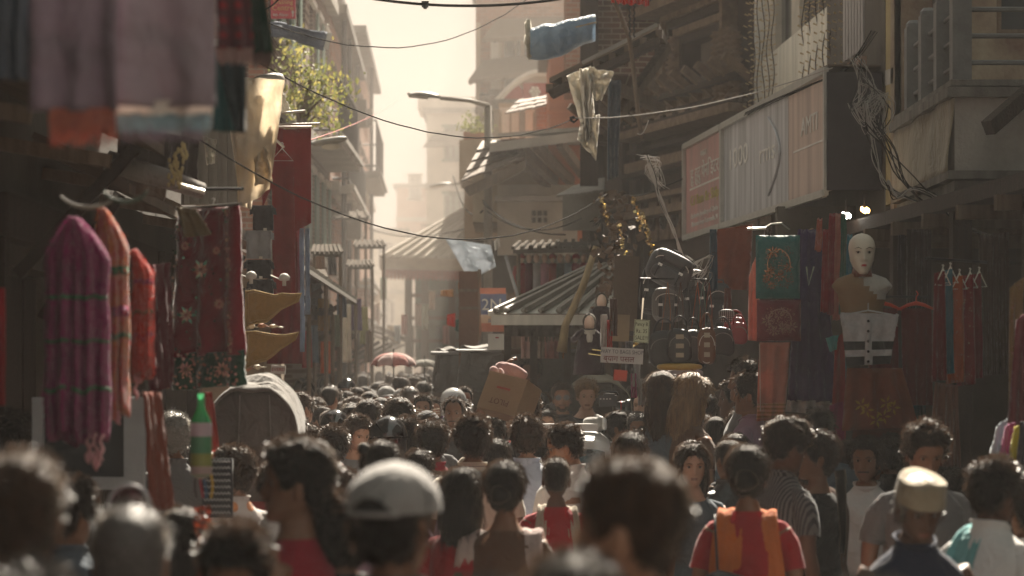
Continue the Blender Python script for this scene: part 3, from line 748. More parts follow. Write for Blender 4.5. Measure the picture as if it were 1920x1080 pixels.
def building(name, label, a, b, z0, z1, mat, side=1, depth=5., rows=(), win=(1.0, 1.3), frame=WHITEW, pane=GLASS, cols=None, margin=.6, gap=1.9, slabs=True, roof='flat', shut=None, group=None, body=None, fc=None, sillz=.9, skip=()):
    """street front from plan point a to b with a body behind it; rows = floor heights that carry windows"""
    fc = fc or Face(a, b, side); mid = fc.p(fc.L/2, 0); root = thing(name, label, 'building', (mid.x, mid.y, ground_z(mid.y)), 0, group)
    holes = []
    n = cols or max(1, int((fc.L-2*margin+gap-win[0])/gap))
    for zi, z in enumerate(rows):
        for i in range(n):
            if (zi, i) in skip: continue
            c = margin+win[0]/2+(fc.L-2*margin-win[0])*(i/(n-1) if n > 1 else .5)
            holes.append((c-win[0]/2, c+win[0]/2, z+sillz, z+sillz+win[1]))
    wall_open(fc, root, mat, z0, z1, holes, .3)
    mb = MB(); fc.box(mb, 0, fc.L, z0, z1-.02, -depth, -.6); fc.box(mb, 0, .3, z0, z1-.01, -.6, -.301); fc.box(mb, fc.L-.3, fc.L, z0, z1-.01, -.6, -.301); mb.build('side_walls', body or mat, root)
    mb = MB(); fc.box(mb, -.15, fc.L+.15, z1+.002, z1+.16, -depth, .3); mb.build('roof_slab', CONCD, root)
    if slabs:
        for z in rows:
            mb = MB(); fc.box(mb, -.05, fc.L+.05, z-.12, z+.06, .002, .16); mb.build('cornice', CONC, root)
    for h in holes: window(fc, root, h, frame, pane, shut=shut if rnd.random() < .6 else None, nx=2, nz=rnd.choice([1, 2, 3]))
    return root, fc
def balcony(root, fc, u0, u1, z, out, mat, rail='iron', h=.9, wallm=None):
    mb = MB(); fc.box(mb, u0, u1, z-.14, z, .002, out); fc.box(mb, u0-.04, u1+.04, z-.06, z+.02, out-.1, out+.06); mb.build('balcony_slab', mat, root)
    if rail == 'iron':
        r = MB()
        for zz in (z+h, z+.12): r.tube([fc.p(u0, zz, .02), fc.p(u0, zz, out-.05), fc.p(u1, zz, out-.05), fc.p(u1, zz, .02)], .022, 6)
        rl = r.build('railing', IRON, root); n = int((u1-u0)/.16)
        b = MB()
        for i in range(n+1): u = u0+(u1-u0)*i/n; b.tube([fc.p(u, z+.02, out-.05), fc.p(u, z+h, out-.05)], .010, 4)
        b.build('baluster', IRON, rl)
    else:
        b = MB(); fc.box(b, u0, u1, z+.022, z+h, out-.12, out-.02); fc.box(b, u0, u0+.1, z+.022, z+h, .01, out-.122); fc.box(b, u1-.1, u1, z+.022, z+h, .01, out-.122); b.build('parapet', wallm or mat, root)
        b = MB(); fc.box(b, u0-.04, u1+.04, z+h+.002, z+h+.07, out-.18, out+.05); b.build('coping', CONC, root)
def lean_roof(root, fc, u0, u1, z, out, drop, mat, n=10, name='awning', thick=.05, ribs=True):
    q = [fc.p(u0, z, .02), fc.p(u1, z, .02), fc.p(u1, z-drop, out), fc.p(u0, z-drop, out)]
    m = MB(); m.prism(q, (0, 0, -thick)); o = m.build(name, mat, root)
    if ribs:
        for i in range(n+1):
            t = i/n; r = MB(); r.slab(q[0].lerp(q[1], t)+Vector((0, 0, .02)), q[3].lerp(q[2], t)+Vector((0, 0, .02)), .035, .05); r.build('roof_rib', mat, o)
    for t in (.03, .5, .97):
        r = MB(); r.slab(fc.p(u0+(u1-u0)*t, z-.9, .03), fc.p(u0+(u1-u0)*t, z-drop-.04, out*.85), .06, .05); r.build('bracket', WOOD, o)
    return o

# ---- far left row (receding, street side faces +x)
def LX(d): return -2.76-(d-30)*.0245
bl = []
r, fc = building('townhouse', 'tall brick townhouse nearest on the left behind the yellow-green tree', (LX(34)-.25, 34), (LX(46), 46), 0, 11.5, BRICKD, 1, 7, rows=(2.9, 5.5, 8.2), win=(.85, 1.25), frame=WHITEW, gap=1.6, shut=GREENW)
balcony(r, fc, 6.5, 11.6, 5.5, .55, CONC, 'iron'); balcony(r, fc, 1.0, 5, 8.2, .5, CONC, 'wall', .7, PINKP)
lean_roof(r, fc, .3, 11.7, 2.9, .95, .35, TIND, 12)
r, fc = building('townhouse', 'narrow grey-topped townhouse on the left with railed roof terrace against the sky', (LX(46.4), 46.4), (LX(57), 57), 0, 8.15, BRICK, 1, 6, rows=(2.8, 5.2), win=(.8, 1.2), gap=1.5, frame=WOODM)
balcony(r, fc, .3, 10.2, 5.2, .35, CONC, 'iron'); balcony(r, fc, 5.5, 10.4, 2.95, .5, CONCD, 'wall', .6, BRICK); lean_roof(r, fc, .1, 10.4, 2.9, 1.0, .4, TIN, 12)
for k, (u, z, w, h) in enumerate(((1.2, 4.3, .5, .35), (8.6, 7.0, .5, .35), (4.2, 6.6, .35, .5))):
    m = MB(); fc.box(m, u, u+w, z, z+h, .17, .5); m.build('vent_box', GREYP, r)
for u in (.4, 3.1, 7.4): m = MB(); m.tube([fc.p(u, 0, .22), fc.p(u, 8.1, .22)], .05, 6); m.build('drain_pipe', IRON, r)
m = MB(); m.lathe(fc.p(2.5, 8.3, -1), [(0, 0), (.5, 0), (.5, .9), (.42, 1.05), (.15, 1.1), (.15, 1.18), (0, 1.18)], 18); m.build('water_tank', IRON, r)
# terrace frame on its roof
m = MB()
for u in (.2, 3.4, 6.8, 10.2):
    for o_ in (-.1, -3.): m.slab(fc.p(u, 8.3, o_), fc.p(u, 9.5, o_), .1, .1, Vector((0, 1, 0)))
m.slab(fc.p(0, 9.5, -.1), fc.p(10.4, 9.5, -.1), .08, .08); m.build('terrace_frame', CONCD, r)
r, fc = building('townhouse', 'farther left townhouse with the deep jutting balcony ledge', (LX(57.4), 57.4), (LX(70), 70), 0, 9.2, PINKP, 1, 6, rows=(3.0, 6.2), win=(.9, 1.2), gap=1.9, frame=WOODM)
balcony(r, fc, .2, 6.5, 6.25, .55, CONCD, 'iron', 1.1); balcony(r, fc, 1, 11, 3.4, .35, CONCD, 'wall', .5, BROWNP); m = MB(); m.tube([fc.p(5.5, 0, .25), fc.p(5.5, 9.1, .25)], .05, 6); m.build('drain_pipe', IRON, r); lean_roof(r, fc, .2, 12, 3.1, 1.1, .45, TIND, 12)
# the end wall of the jutting part shows to the camera: windowed cross wall at the near end
fe = Face((LX(34)-5.5, 33.98), (LX(34)-.26, 33.98), 1)
r2 = thing('brick_gable', 'brick gable wall with white shuttered windows behind the tree on the left', 'building', (LX(34)-2.5, 34, 0))
hs = [(3.2, 4.0, 4.6, 5.9), (3.2, 4.0, 7.2, 8.4), (1.4, 2.2, 4.6, 5.9), (4.35, 5.0, 5.0, 6.1)]
wall_open(fe, r2, BRICK, 0, 10.8, hs, .24)
for h in hs: window(fe, r2, h, WHITEW, GLASS, shut=WHITEW if h[0] < 4 else None, nz=2)

# ---- far right row
def box_house(name, label, x0, x1, d, z1, mat, rows, cols, win=(.8, 1.1), frame=WHITEW, depth=8, **k):
    return building(name, label, (x0, d), (x1, d), 0, z1, mat, 1, depth, rows=rows, cols=cols, win=win, frame=frame, **k)
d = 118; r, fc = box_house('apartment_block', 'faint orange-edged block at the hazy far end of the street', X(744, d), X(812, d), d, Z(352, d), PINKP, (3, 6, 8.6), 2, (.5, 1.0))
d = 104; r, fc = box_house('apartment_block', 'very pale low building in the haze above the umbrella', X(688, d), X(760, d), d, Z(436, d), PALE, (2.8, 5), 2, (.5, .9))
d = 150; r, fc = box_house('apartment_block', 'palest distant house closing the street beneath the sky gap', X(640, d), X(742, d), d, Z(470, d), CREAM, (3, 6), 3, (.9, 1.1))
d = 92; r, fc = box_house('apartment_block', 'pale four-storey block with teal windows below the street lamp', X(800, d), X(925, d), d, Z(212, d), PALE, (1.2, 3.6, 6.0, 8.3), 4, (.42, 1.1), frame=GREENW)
balcony(r, fc, -.15, 1.0, 6.0, .6, CONC, 'iron'); 
m = MB(); fc.box(m, -.3, 2.4, Z(205, d), Z(183, d), -3, .2); m.build('roof_parapet', PALE, r)
tiles_roof(r, Q4((815, 250, d-.3), (925, 238, d-.3), (925, 272, d-1.2), (793, 278, d-1.2)), 12, 2, TIND, .03)
d = 58; r, fc = box_house('townhouse', 'tall hazy brown townhouse with stepped dark eaves right of the sky', X(892, d), X(1105, d), d, Z(-60, d), BRICK, (1.4, 4.4, 7.0), 3, (.55, 1.3), frame=WHITEW, depth=6, shut=WHITEW)
for k in range(6): m = MB(); fc.box(m, .02+.48*k, .10+.48*k, 3, 9.5, .003, .12); m.build('pilaster', PALE if k % 2 else BROWNP, r)
balcony(r, fc, .1, 1.6, 7.0, .5, CONC, 'iron')
# stepped eaves
for (a, b, c, e) in ((878, 150, 1110, 118), (905, 72, 1110, 60), (890, 205, 1000, 196)):
    m = MB(); m.prism([P(a+28, b-38, d-.1), P(c, e-30, d-.1), P(c, e, d-1.1), P(a, b, d-1.1)], (0, 0, -.09)); ro = m.build('eave', WOODM, r)
    for k in range(12):
        t = k/11; q = MB(); q.slab(P(a+32, b-30, d-.12).lerp(P(c, e-22, d-.12), t), P(a+4, b+6, d-1.0).lerp(P(c, e+6, d-1.0), t), .07, .06); q.build('rafter', WOOD, ro)
# white pediment house
d = 50; r, fc = box_house('townhouse', 'cream house with curved white gable and two red ornaments', X(925, d), X(1045, d), d, Z(205, d), CREAM, (3.1,), 2, (.55, 1.2), depth=5)
m = MB(); pts = [(922, 205)]+[(925+118*t, 198-58*math.sin(PI*min(1, t*1.25)*.5)-6*math.sin(PI*t)) for t in [i/14 for i in range(15)]]+[(1045, 205)]
m.prism([P(x, y, d-.15) for x, y in pts], (0, .3, 0)); m.build('gable', PALE, r)
m = MB(); m.tube([P(x, y, d-.2) for x, y in pts[1:-1]], .07, 6); m.build('gable_moulding', WHITEW, r)
m = MB(); m.lathe(P(963, 178, d-.16), [(0, -.05), (.17, -.05), (.2, 0), (.2, .02)], 24, 'Y'); m.build('round_ornament', PLA('red_plaster', (.36, .07, .06)), r)
m = MB(); m.box(P(1003, 172, d-.2), (.44, .06, .32)); m.build('panel_ornament', PLA('red_plaster', (.36, .07, .06)), r)
m = MB()
for k in range(7): a = 2*PI*k/6; m.ell(P(1003, 172, d-.25)+Vector((.07*math.cos(a)*(k < 6), 0, .07*math.sin(a)*(k < 6))), (.04, .02, .04), 8, 5)
m.build('rosette', WHITEW, r)
# pillared house below it, with the sloping tin roof over its columns
d = 47; r = thing('pillared_house', 'cream house with square columns under a slanting tiled roof', 'building', (X(985, d), d, 0))
m = MB(); m.box(((X(935, d)+X(1035, d))/2, d+2.4, Z(290, d)), (X(1035, d)-X(935, d), 4, 1.9)); m.build('back_wall', BROWNP, r)
for px in (948, 966, 992, 1022):
    m = MB(); c = P(px, 250, d-.1); m.box((c.x, c.y, Z(238, d)), (.13 if px < 1000 else .3, .18, Z(208, d)-Z(272, d))); m.box((c.x, c.y, Z(207, d)), (.2, .24, .06)); m.build('column', WHITEW if px < 1000 else BRICK, r)
tiles_roof(r, Q4((975, 190, d+1), (1048, 178, d+1), (1048, 196, d-1), (948, 218, d-1)), 14, 3, TIND, .03)
# orange wall house
d = 42; r, fc = box_house('orange_house', 'bright orange plastered house with long wall under the dark eave', X(1031, d), X(1180, d), d, Z(84, d), ORANGE, (2.3,), 2, (.5, 1.1), frame=WOODM, depth=4, slabs=False)
m = MB(); fc.box(m, -.02, 1.3, Z(252, d), Z(242, d), .002, .14); m.build('string_course', CONC, r)
m = MB(); m.box(P(1064, 210, d-.05), (.62, .1, .05)); m.build('wall_panel_moulding', ORANGE, r)
m = MB(); m.box(P(1120, 55, d-.8), (1.0, 1.6, 2.0)); m.build('brick_upper_storey', BRICK, r)
m = MB(); fc.box(m, .05, .55, Z(102, d), Z(52, d), -.1, .05); m.build('grey_band', GREYP, r)
# balcony house in front: flat canopy with struts, dark loft, pale lower wall
d = 38; r = thing('balcony_house', 'house front with flat jutting canopy on timber struts above a dark loft', 'building', (X(980, d), d, 0))
m = MB(); m.prism([P(918, 268, d-1.2), P(1092, 246, d-1.2), P(1100, 262, d+1.5), P(925, 262, d+1.5)], (0, 0, -.13)); m.build('canopy', CONC, r)
m = MB(); m.prism([P(934, 250, d-.6), P(1090, 238, d-.6), P(1090, 250, d+1.2), P(934, 250, d+1.2)], (0, 0, -.05)); m.build('canopy_top', TIN, r)
for i, (a, b) in enumerate((((945, 275), (1035, 350)), ((975, 275), (1045, 345)), ((1005, 272), (1075, 345)), ((1050, 268), (1095, 330)))):
    m = MB(); m.slab(P(*a, d-1.0), P(*b, d+.4), .13, .10); m.build('strut', WOODM, r)
m = MB(); m.box((X(1000, d), d+2.2, Z(338, d)), (X(1115, d)-X(885, d), 3, 1.12)); m.build('loft_wall', CREAM, r)
tiles_roof(r, Q4((905, 268, d+.4), (985, 262, d+.4), (985, 300, d-1.4), (866, 345, d-1.4)), 9, 4, TIND, .03)
m = MB(); m.prism([P(868, 352, d-1.4), P(985, 300, d-1.4), P(985, 318, d-1.4), P(880, 368, d-1.4)], (0, .08, 0)); m.build('fascia', WOODM, r)
m = MB(); m.box((X(1008, d), d+.45, Z(410, d)), (1.15, .4, 1.0)); m.build('pale_wall', PALE, r)
for k in range(3):
    for j in range(2):
        q = MB(); q.box((X(1001+k*11, d), d+.23, Z(398+j*13, d)), (.05, .06, .07)); q.build('vent_hole', DARKP, r)
m = MB(); m.box((X(1008, d), d+.2, Z(372, d)), (1.22, .5, .07)); m.build('ledge', CONC, r)
m = MB(); m.box((X(1078, d), d+.5, Z(362, d)), (.75, .4, 1.5)); m.build('orange_bay', ORANGE, r)
m = MB(); m.box((X(1105, d), d+.4, Z(380, d)), (.14, .2, 1.4)); m.build('downpipe', BROWNP, r)
tiles_roof(r, Q4((1078, 352, d-3), (1135, 336, d-3), (1135, 362, d-4.6), (1045, 374, d-4.6)), 8, 1, TIN, .03, bump=.02)
m = MB(); m.box((X(1090, d-3), d-3.2, Z(398, d-3)), (.5, .06, .5)); m.build('plywood_panel', GREYP, r)
m = MB(); m.box((X(1000, d), d+1.6, 1.9), (X(1160, d)-X(905, d), 2, 3.9)); m.build('shop_wall', DARKP, r)
# curved balcony wall left of it (px 865-905, y 250-330)
d = 44; r = thing('terrace_wall', 'weathered terrace parapet with potted plants left of the lamp pole', 'balcony', (X(900, d), d, 0))
m = MB(); m.box((X(905, d), d+1, Z(300, d)), (X(950, d)-X(862, d), 2, Z(262, d)-Z(338, d))); m.build('parapet', PLA('tan_plaster', (.46, .36, .25)), r)
m = MB(); m.box((X(905, d), d+1, (Z(338, d))/2), (X(950, d)-X(880, d), 1.6, Z(340, d))); m.build('lower_wall', BROWNP, r)
m = MB(); m.box((X(888, d), d+.5, Z(253, d)), (.35, .3, .18)); m.build('planter', PLA('terracotta', (.3, .13, .08)), r)

# ---- big hipped pavilion roof in the middle distance
d = 60; r = thing('pavilion', 'large open pavilion with broad pale hipped roof at the crossing', 'pavilion', (X(810, d), d+2, 0))
e0, e1 = P(716, 482, d-2), P(900, 486, d-2); b0, b1 = P(716, 482, d-2)+Vector((.4, 5, 0)), P(900, 486, d-2)+Vector((.8, 5, 0)); t0, t1 = P(872, 392, d), P(960, 380, d)
RT = M('pale_roof_sheet', (.50, .44, .36), .8, .25, 2, .2, 20)
m = MB(); m.add([e0, e1, t1, t0, b0, b1], [(0, 1, 2, 3), (4, 0, 3), (5, 4, 3, 2), (1, 5, 2)]); m.build('roof', RT, r)
for t in [i/9 for i in range(10)]:
    q = MB(); q.slab(e0.lerp(e1, t)+Vector((0, -.01, .03)), t0.lerp(t1, t)+Vector((0, -.01, .03)), .05, .06); q.build('roof_seam', RT, r)
q = MB(); q.slab(e0, t0, .09, .12); q.build('hip_ridge', RT, r)
m = MB(); m.slab(e0+Vector((0, 0, -.14)), e1+Vector((0, 0, -.14)), .26, .1); m.slab(e0+Vector((0, 0, -.14)), b0+Vector((0, 0, -.14)), .26, .1); m.build('eave_board', M('orange_beige_board', (.40, .30, .22), .8), r)
m = MB(); n = 26
for i in range(n):
    a = e0.lerp(e1, i/n); b = e0.lerp(e1, (i+.92)/n); m.prism([a+Vector((0, -.03, -.26)), b+Vector((0, -.03, -.26)), b+Vector((0, -.03, -.44)), (a+b)/2+Vector((0, -.03, -.5)), a+Vector((0, -.03, -.44))], (0, .01, 0))
m.build('valance', C('valance_red', (.40, .12, .09)), r)
for px in (770, 800, 850, 890):
    q = MB(); c = P(px, 500, d); q.box((c.x, d-1.2, 2.1), (.16, .16, 4.2)); q.build('post', WOODM, r)
q = MB(); q.box((X(840, d), d+2.5, 3.2), (X(905, d)-X(768, d), .3, 2.2)); q.build('inner_screen', GREENW, r)
for k in range(4):
    q = MB(); q.box((X(838, d), d-1.25, 2.6+.5*k), (1.6, .08, .08)); q.build('cross_beam', WOODM, r)
# air: haze
def make_haze():
    m = MB(); m.box((0, 92, 10.4), (160, 200, 23.2)); o = m.build('haze', None); o['kind'] = 'stuff'
    mt = bpy.data.materials.new('haze'); mt.use_nodes = True; nt = mt.node_tree; nt.nodes.clear(); out = nt.nodes.new('ShaderNodeOutputMaterial')
    v = nt.nodes.new('ShaderNodeVolumePrincipled'); v.inputs['Color'].default_value = (.93, .91, .89, 1); v.inputs['Density'].default_value = .0010; v.inputs['Anisotropy'].default_value = 0
    nt.links.new(v.outputs[0], out.inputs['Volume']); o.data.materials.clear(); o.data.materials.append(mt); return o
make_haze()
def make_far_haze():      # dust volume added over the crossing to fade the far street
    m = MB(); m.box((-1, 93, 9), (90, 118, 19)); o = m.build('far_haze', None); o['kind'] = 'stuff'
    mt = bpy.data.materials.new('far_haze'); mt.use_nodes = True; nt = mt.node_tree; nt.nodes.clear(); out = nt.nodes.new('ShaderNodeOutputMaterial')
    v = nt.nodes.new('ShaderNodeVolumePrincipled'); v.inputs['Color'].default_value = (.62, .575, .535, 1); v.inputs['Density'].default_value = .0105; v.inputs['Anisotropy'].default_value = 0
    nt.links.new(v.outputs[0], out.inputs['Volume']); o.data.materials.clear(); o.data.materials.append(mt)
make_far_haze()
# ================================================================== near buildings
# left: dark shop building along the lane, with awnings added for shade
fcL = Face((-2.25, 2), (-2.55, 21.5), 1)
r = thing('shop_building', 'dark old shop building along the left edge behind the hanging shawls', 'building', (-2.4, 12, 0))
holes = [(1+3.1*i, 3.3+3.1*i, .1, 2.5) for i in range(6)]
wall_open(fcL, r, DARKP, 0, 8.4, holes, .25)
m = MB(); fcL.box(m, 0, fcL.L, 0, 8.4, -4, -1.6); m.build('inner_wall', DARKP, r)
m = MB(); fcL.box(m, 0, fcL.L, 8.4, 8.6, -4, 1.9); m.build('roof', TIND, r)  # overhang out of view, widened to keep the sun off the wall
for i, h in enumerate(holes):
    for uu in (h[0]-.06, h[1]+.06):
        q = MB(); fcL.box(q, uu-.06, uu+.06, 0, 2.6, .002, .09); q.build('door_post', WOOD, r)
    q = MB(); fcL.box(q, h[0]-.2, h[1]+.2, 2.6, 2.8, .002, .12); q.build('door_lintel', WOOD, r)
    for k in range(5):
        q = MB(); u = h[0]+.05+(h[1]-h[0])*k/5; fcL.box(q, u, u+.4, .12, 2.48, -.2, -.16); q.build('door_board', WOOD, r)
aw = lean_roof(r, fcL, .2, 11.2, 3.35, .70, .25, TIND, 12)  # this awning and the next added to shade the stall wall
aw = lean_roof(r, fcL, 11.4, 19.2, 3.15, .50, .22, TIND, 10)
for k in range(9):
    q = MB(); u = 1.2+k*2.1; q.slab(fcL.p(u, 3.0, .02), fcL.p(u, 2.9, .65), .06, .05); q.build('outrigger', WOODM, r)
# left: low shop further on
fcM = Face((-2.62, 22), (-2.85, 33.4), 1)
r = thing('low_shop', 'low tin-roofed shop on the left under the street lamp', 'building', (-2.9, 28, 0))
wall_open(fcM, r, BROWNP, 0, 3.0, [(.5, 3.2, .1, 2.3), (4, 7, .1, 2.3), (7.8, 10.8, .1, 2.3)], .25)
m = MB(); fcM.box(m, 0, fcM.L, 0, 2.9, -3, -1.2); m.build('inner_wall', DARKP, r)
m = MB(); m.box((-4.2, 21.95, 1.5), (3.1, .1, 3.0)); m.build('end_wall', DARKP, r)
lean_roof(r, fcM, -.1, 11.5, 3.3, .9, .45, TIN, 14, thick=.04)

# right: traditional house with carved timber windows
fcC = Face((X(1122, 36), 36), (X(1432, 30), 30), 1)
r = thing('carved_timber_house', 'dark traditional house with carved timber window and tiered ledges', 'building', (1.9, 33, 0))
CARV = M('carved_wood', (.20, .14, .10), .8, .4, 9, .6, 30, .2); SOOT = M('sooty_brick', (.075, .055, .045), .95, .5, 2, .4, 30, .1)
m = MB(); fcC.box(m, 0, fcC.L, 0, 9.5, -6, -.3); m.build('side_walls', SOOT, r)
u0, z0 = fcC.dz(1285, 172); u1, z1 = fcC.dz(1362, 55)
wall_open(fcC, r, SOOT, 0, 9.5, [(u0, u1, z0, z1), (.5, 1.9, .1, 2.3), (2.6, 4.6, .1, 2.3)], .28)
win = MB(); fcC.box(win, u0, u1, z0, z1, -.26, -.2); wp = win.build('window_shutter', M('grey_brown_panel', (.16, .125, .105), .85, .3, 5, .3), r)
for k, e in enumerate((.0, .10, .2, .3)):
    for a, b, c, dd in ((u0-e-.09, u0-e, z0-e-.09, z1+e+.09), (u1+e, u1+e+.09, z0-e-.09, z1+e+.09), (u0-e, u1+e, z1+e, z1+e+.09), (u0-e, u1+e, z0-e-.09, z0-e)):
        q = MB(); fcC.box(q, a, b, c, dd, .003, .05+.05*k); q.build('window_moulding', CARV if k % 2 else WOOD, r)
def colonnette(root, fc, px, y0, y1, lean=0., rr=.06):
    u, zb = fc.dz(px, y1); _, zt = fc.dz(px, y0); n = int((zt-zb)/.065); prof = []
    for i in range(n*4+1):
        t = i/(n*4); prof.append((rr*(1+.38*math.sin(2*PI*t*n)), t*(zt-zb)))
    q = MB(); q.lathe(fc.p(u, zb, .16), prof, 10, R=Matrix.Rotation(lean, 3, 'Y')); return q.build('colonnette', CARV, root, True)
for px, a, b, ln in ((1240, 130, 238, .1), (1252, 120, 236, .1), (1264, 95, 234, .08), (1276, 70, 232, .06), (1372, 60, 222, -.03), (1384, 55, 220, -.03), (1397, 50, 216, -.03), (1410, 60, 214, -.03), (1226, 150, 240, .12)):
    colonnette(r, fcC, px, a, b, ln)
def ledge(root, fc, xa, ya, xb, yb, h, o0, o1, mat, name='ledge'):
    ua, za = fc.dz(xa, ya); ub, zb = fc.dz(xb, yb); q = MB(); fc.box(q, ua, ub, (za+zb)/2-h/2, (za+zb)/2+h/2, .003, o1); return q.build(name, mat, root)
for k, (y, h, o) in enumerate(((240, .10, .42), (228, .06, .34), (218, .05, .26), (268, .05, .22), (300, .12, .25), (318, .05, .33), (365, .06, .28), (182, .07, .32), (30, .12, .5), (12, .07, .62), (395, .10, .3))):
    ledge(r, fcC, 1205 if y > 100 else 1130, y, 1432, y-14, h, 0, o, WOOD if k % 2 else CARV)
for k in range(14):
    u = .25+k*.46; q = MB(); q.slab(fcC.p(u, 5.15, .02), fcC.p(u+.05, 5.5, .5), .09, .07); q.build('bracket', CARV, r)
    q = MB(); fcC.box(q, u, u+.12, 4.98, 5.08, .003, .3); q.build('joist_end', WOOD, r)
for k in range(10):      # carved panels of the lower band
    u = 2.3+k*.44; q = MB(); fcC.box(q, u, u+.36, 3.6, 4.1, .003, .06); q.build('carved_panel', CARV, r)
    q = MB(); q.lathe(fcC.p(u+.18, 3.85, .06), [(.13, 0), (.13, .02), (.09, .03), (.08, .01), (.03, .05), (0, .05)], 12, R=Matrix.Rotation(fcC.rz, 3, 'Z') @ Matrix.Rotation(PI/2, 3, 'X')); q.build('carved_rosette', WOOD, r)
m = MB(); fcC.box(m, -.1, .25, 0, 9.3, .003, .2); m.build('corner_post', WOOD, r)
for px in (1175, 1200, 1215):
    u, _ = fcC.dz(px, 300); q = MB(); fcC.box(q, u, u+.12, 2.5, 7.5, .003, .1); q.build('timber_post', WOOD, r)
# brick upper corner that juts over the lane
m = MB(); m.box((X(1165, 33), 34.4, Z(40, 33)), (X(1240, 33)-X(1112, 33), 2.4, 1.3)); m.build('brick_upper_wall', BRICKD, r)
m = MB(); m.box((X(1105, 33), 33.1, Z(120, 33)), (.22, .2, 3.0)); m.build('timber_corner', WOOD, r)
# slanting eave with white edge
d = 27; r2 = thing('eave_canopy', 'dark slanting canopy jutting into the lane with a pale edge', 'canopy', P(1130, 160, d))
a, b = P(1030, 146, d), P(1236, 44, d)
m = MB(); m.prism([a, b, b+Vector((.25, 3.6, .35)), a+Vector((.25, 3.6, .35))], (0, 0, -.05)); ro = m.build('canopy_sheet', TIND, r2)
for t in [i/7 for i in range(8)]:
    q = MB(); p = a.lerp(b, t); q.slab(p+Vector((0, .05, -.1)), p+Vector((.25, 3.5, .25)), .09, .07); q.build('rafter', WOODM, r2)
for k in range(3):
    q = MB(); o = Vector((.02*k, .5*k+.02, -.16+.04*k)); q.slab(a+o, b+o, .07, .07); q.build('batten', WOOD, r2)
q = MB(); q.slab(P(1092, 118, d-.05), P(1232, 46, d-.05), .035, .05); q.build('edge_strip', TIN, r2)
q = MB(); q.slab(P(1128, 150, d+.6), P(1240, 205, d+3), .1, .1); q.build('strut', WOODM, r2)
q = MB(); q.slab(P(1150, 230, d+1.5), P(1250, 90, d+3), .1, .1); q.build('strut', WOODM, r2)

# white upper storey over the signboard
fcW = Face((X(1432, 29.8), 29.8), (X(1655, 22.5), 22.5), 1)
r = thing('white_fronted_house', 'house with pale boarded upper storey above the long signboard', 'building', (3.0, 26, 0))
zb = Z(185, 26); hs = []
for i in range(4): hs.append((.9+i*1.75, 2.1+i*1.75, 5.45+.0*i, 7.2))
wall_open(fcW, r, PALE, 4.62, 9.4, hs, .2)
for h in hs: window(fcW, r, h, GREYP, GLASS, nx=2, nz=1, sill=False)
m = MB(); fcW.box(m, 0, fcW.L, 4.4, 9.3, -5, -.6); fcW.box(m, 0, fcW.L, 2.9, 4.4, -5, -.3); m.build('side_walls', DARKP, r)
m = MB(); fcW.box(m, -.1, fcW.L+.1, 4.3, 4.62, -.2, .22); m.build('pink_band', PLA('pink_concrete', (.36, .22, .17)), r)
for i in range(9):
    u = .1+i*.84; q = MB(); fcW.box(q, u, u+.80, 4.66, 5.42, .004, .03); q.build('board', M('pale_board', (.78, .74, .64), .8, .3, 1.5, .2, 20, kind='streak'), r)
m = MB(); fcW.box(m, -.05, .1, 4.6, 9.4, .004, .1); m.build('corner_strip', WHITEW, r)
for i in range(7):
    u = fcW.L-1.05+i*.15; q = MB(); fcW.box(q, u, u+.1, 4.7, 9.2, .032, .16); q.build('pale_slat', M('grey_slat', (.40, .37, .36), .7, .2, 3), r)
# string lights hanging down the pale front
LW = M('light_wire', (.05, .035, .03), .6); LB = M('fairy_bulb', (.5, .38, .22), .3)
for i in range(15):
    px = 1428+i*13 if i > 5 else 1404+i*9
    d = 29.4-max(0, (px-1432))*.033; ln = thing('string_light', '', 'string light', P(px, 0, d-.3)); 
    ybot = (205-(px-1440)*.30) if px > 1430 else 240-3*i
    m = MB(); pts = [P(px+3*math.sin(k*.9+i), -40+(ybot+40)*k/14, d-.3+.03*math.sin(k+i)) for k in range(15)]; m.tube(pts, .006, 4); m.build('wire', LW, ln)
    q = MB()
    for k in range(26):
        t = (k+.5)/26; p = pts[int(t*14)].lerp(pts[min(14, int(t*14)+1)], t*14 % 1); sg = 1 if k % 2 else -1; q.tube([p, p+Vector((sg*.045, 0, .02))], [.005, .009], 5)
    q.build('bulb_row', LB, ln, kind='stuff')
    nm = ['first', 'second', 'third', 'fourth', 'fifth', 'sixth', 'seventh', 'eighth', 'ninth', 'tenth', 'eleventh', 'twelfth', 'thirteenth', 'fourteenth', 'fifteenth'][i]
    ln['label'] = f'unlit string of fairy bulbs, {nm} from the left beside the pale upper storey'; ln['group'] = 'fairy light strings on the house front'

# long shop signboard
fcS = Face((X(1286, 29), 29), (X(1553, 21.5), 21.5), 1)
sr = thing('shop_signboard', 'long faded shop signboard of three panels over the bag and clothes stalls', 'signboard', (2.2, 25, Z(410, 25)))
zt, zbt = Z(262, 29), Z(428, 29)
zt = (Z(268, 29)+Z(152, 21.5))/2; zbt = zt-.95
BLUEP = M('sign_blue_grey', (.46, .46, .48), .4, .3, 1.6, .08, 20, .5, kind='streak', col2=(.19, .19, .20)); REDP = M('sign_faded_red', (.48, .23, .22), .5, .35, 1.4, .08, 20, .4, kind='streak', col2=(.30, .20, .18)); BRP = M('sign_brown', (.52, .40, .34), .5, .3, 1.2, .08, 20, .4, kind='streak', col2=(.28, .21, .18))
L = fcS.L; ua = L*.40; ub = L*.80
ua, _ = fcS.dz(1357, 300); ub, _ = fcS.dz(1478, 300); um, _ = fcS.dz(1414, 300)
for (p, q_, mt) in ((0, ua-.04, REDP), (ua+.02, um-.01, BLUEP), (um+.01, ub-.01, BLUEP), (ub+.01, L, BRP)):
    m = MB(); fcS.box(m, p, q_, zbt, zt, -.03, 0); m.build('sign_panel', mt, sr)
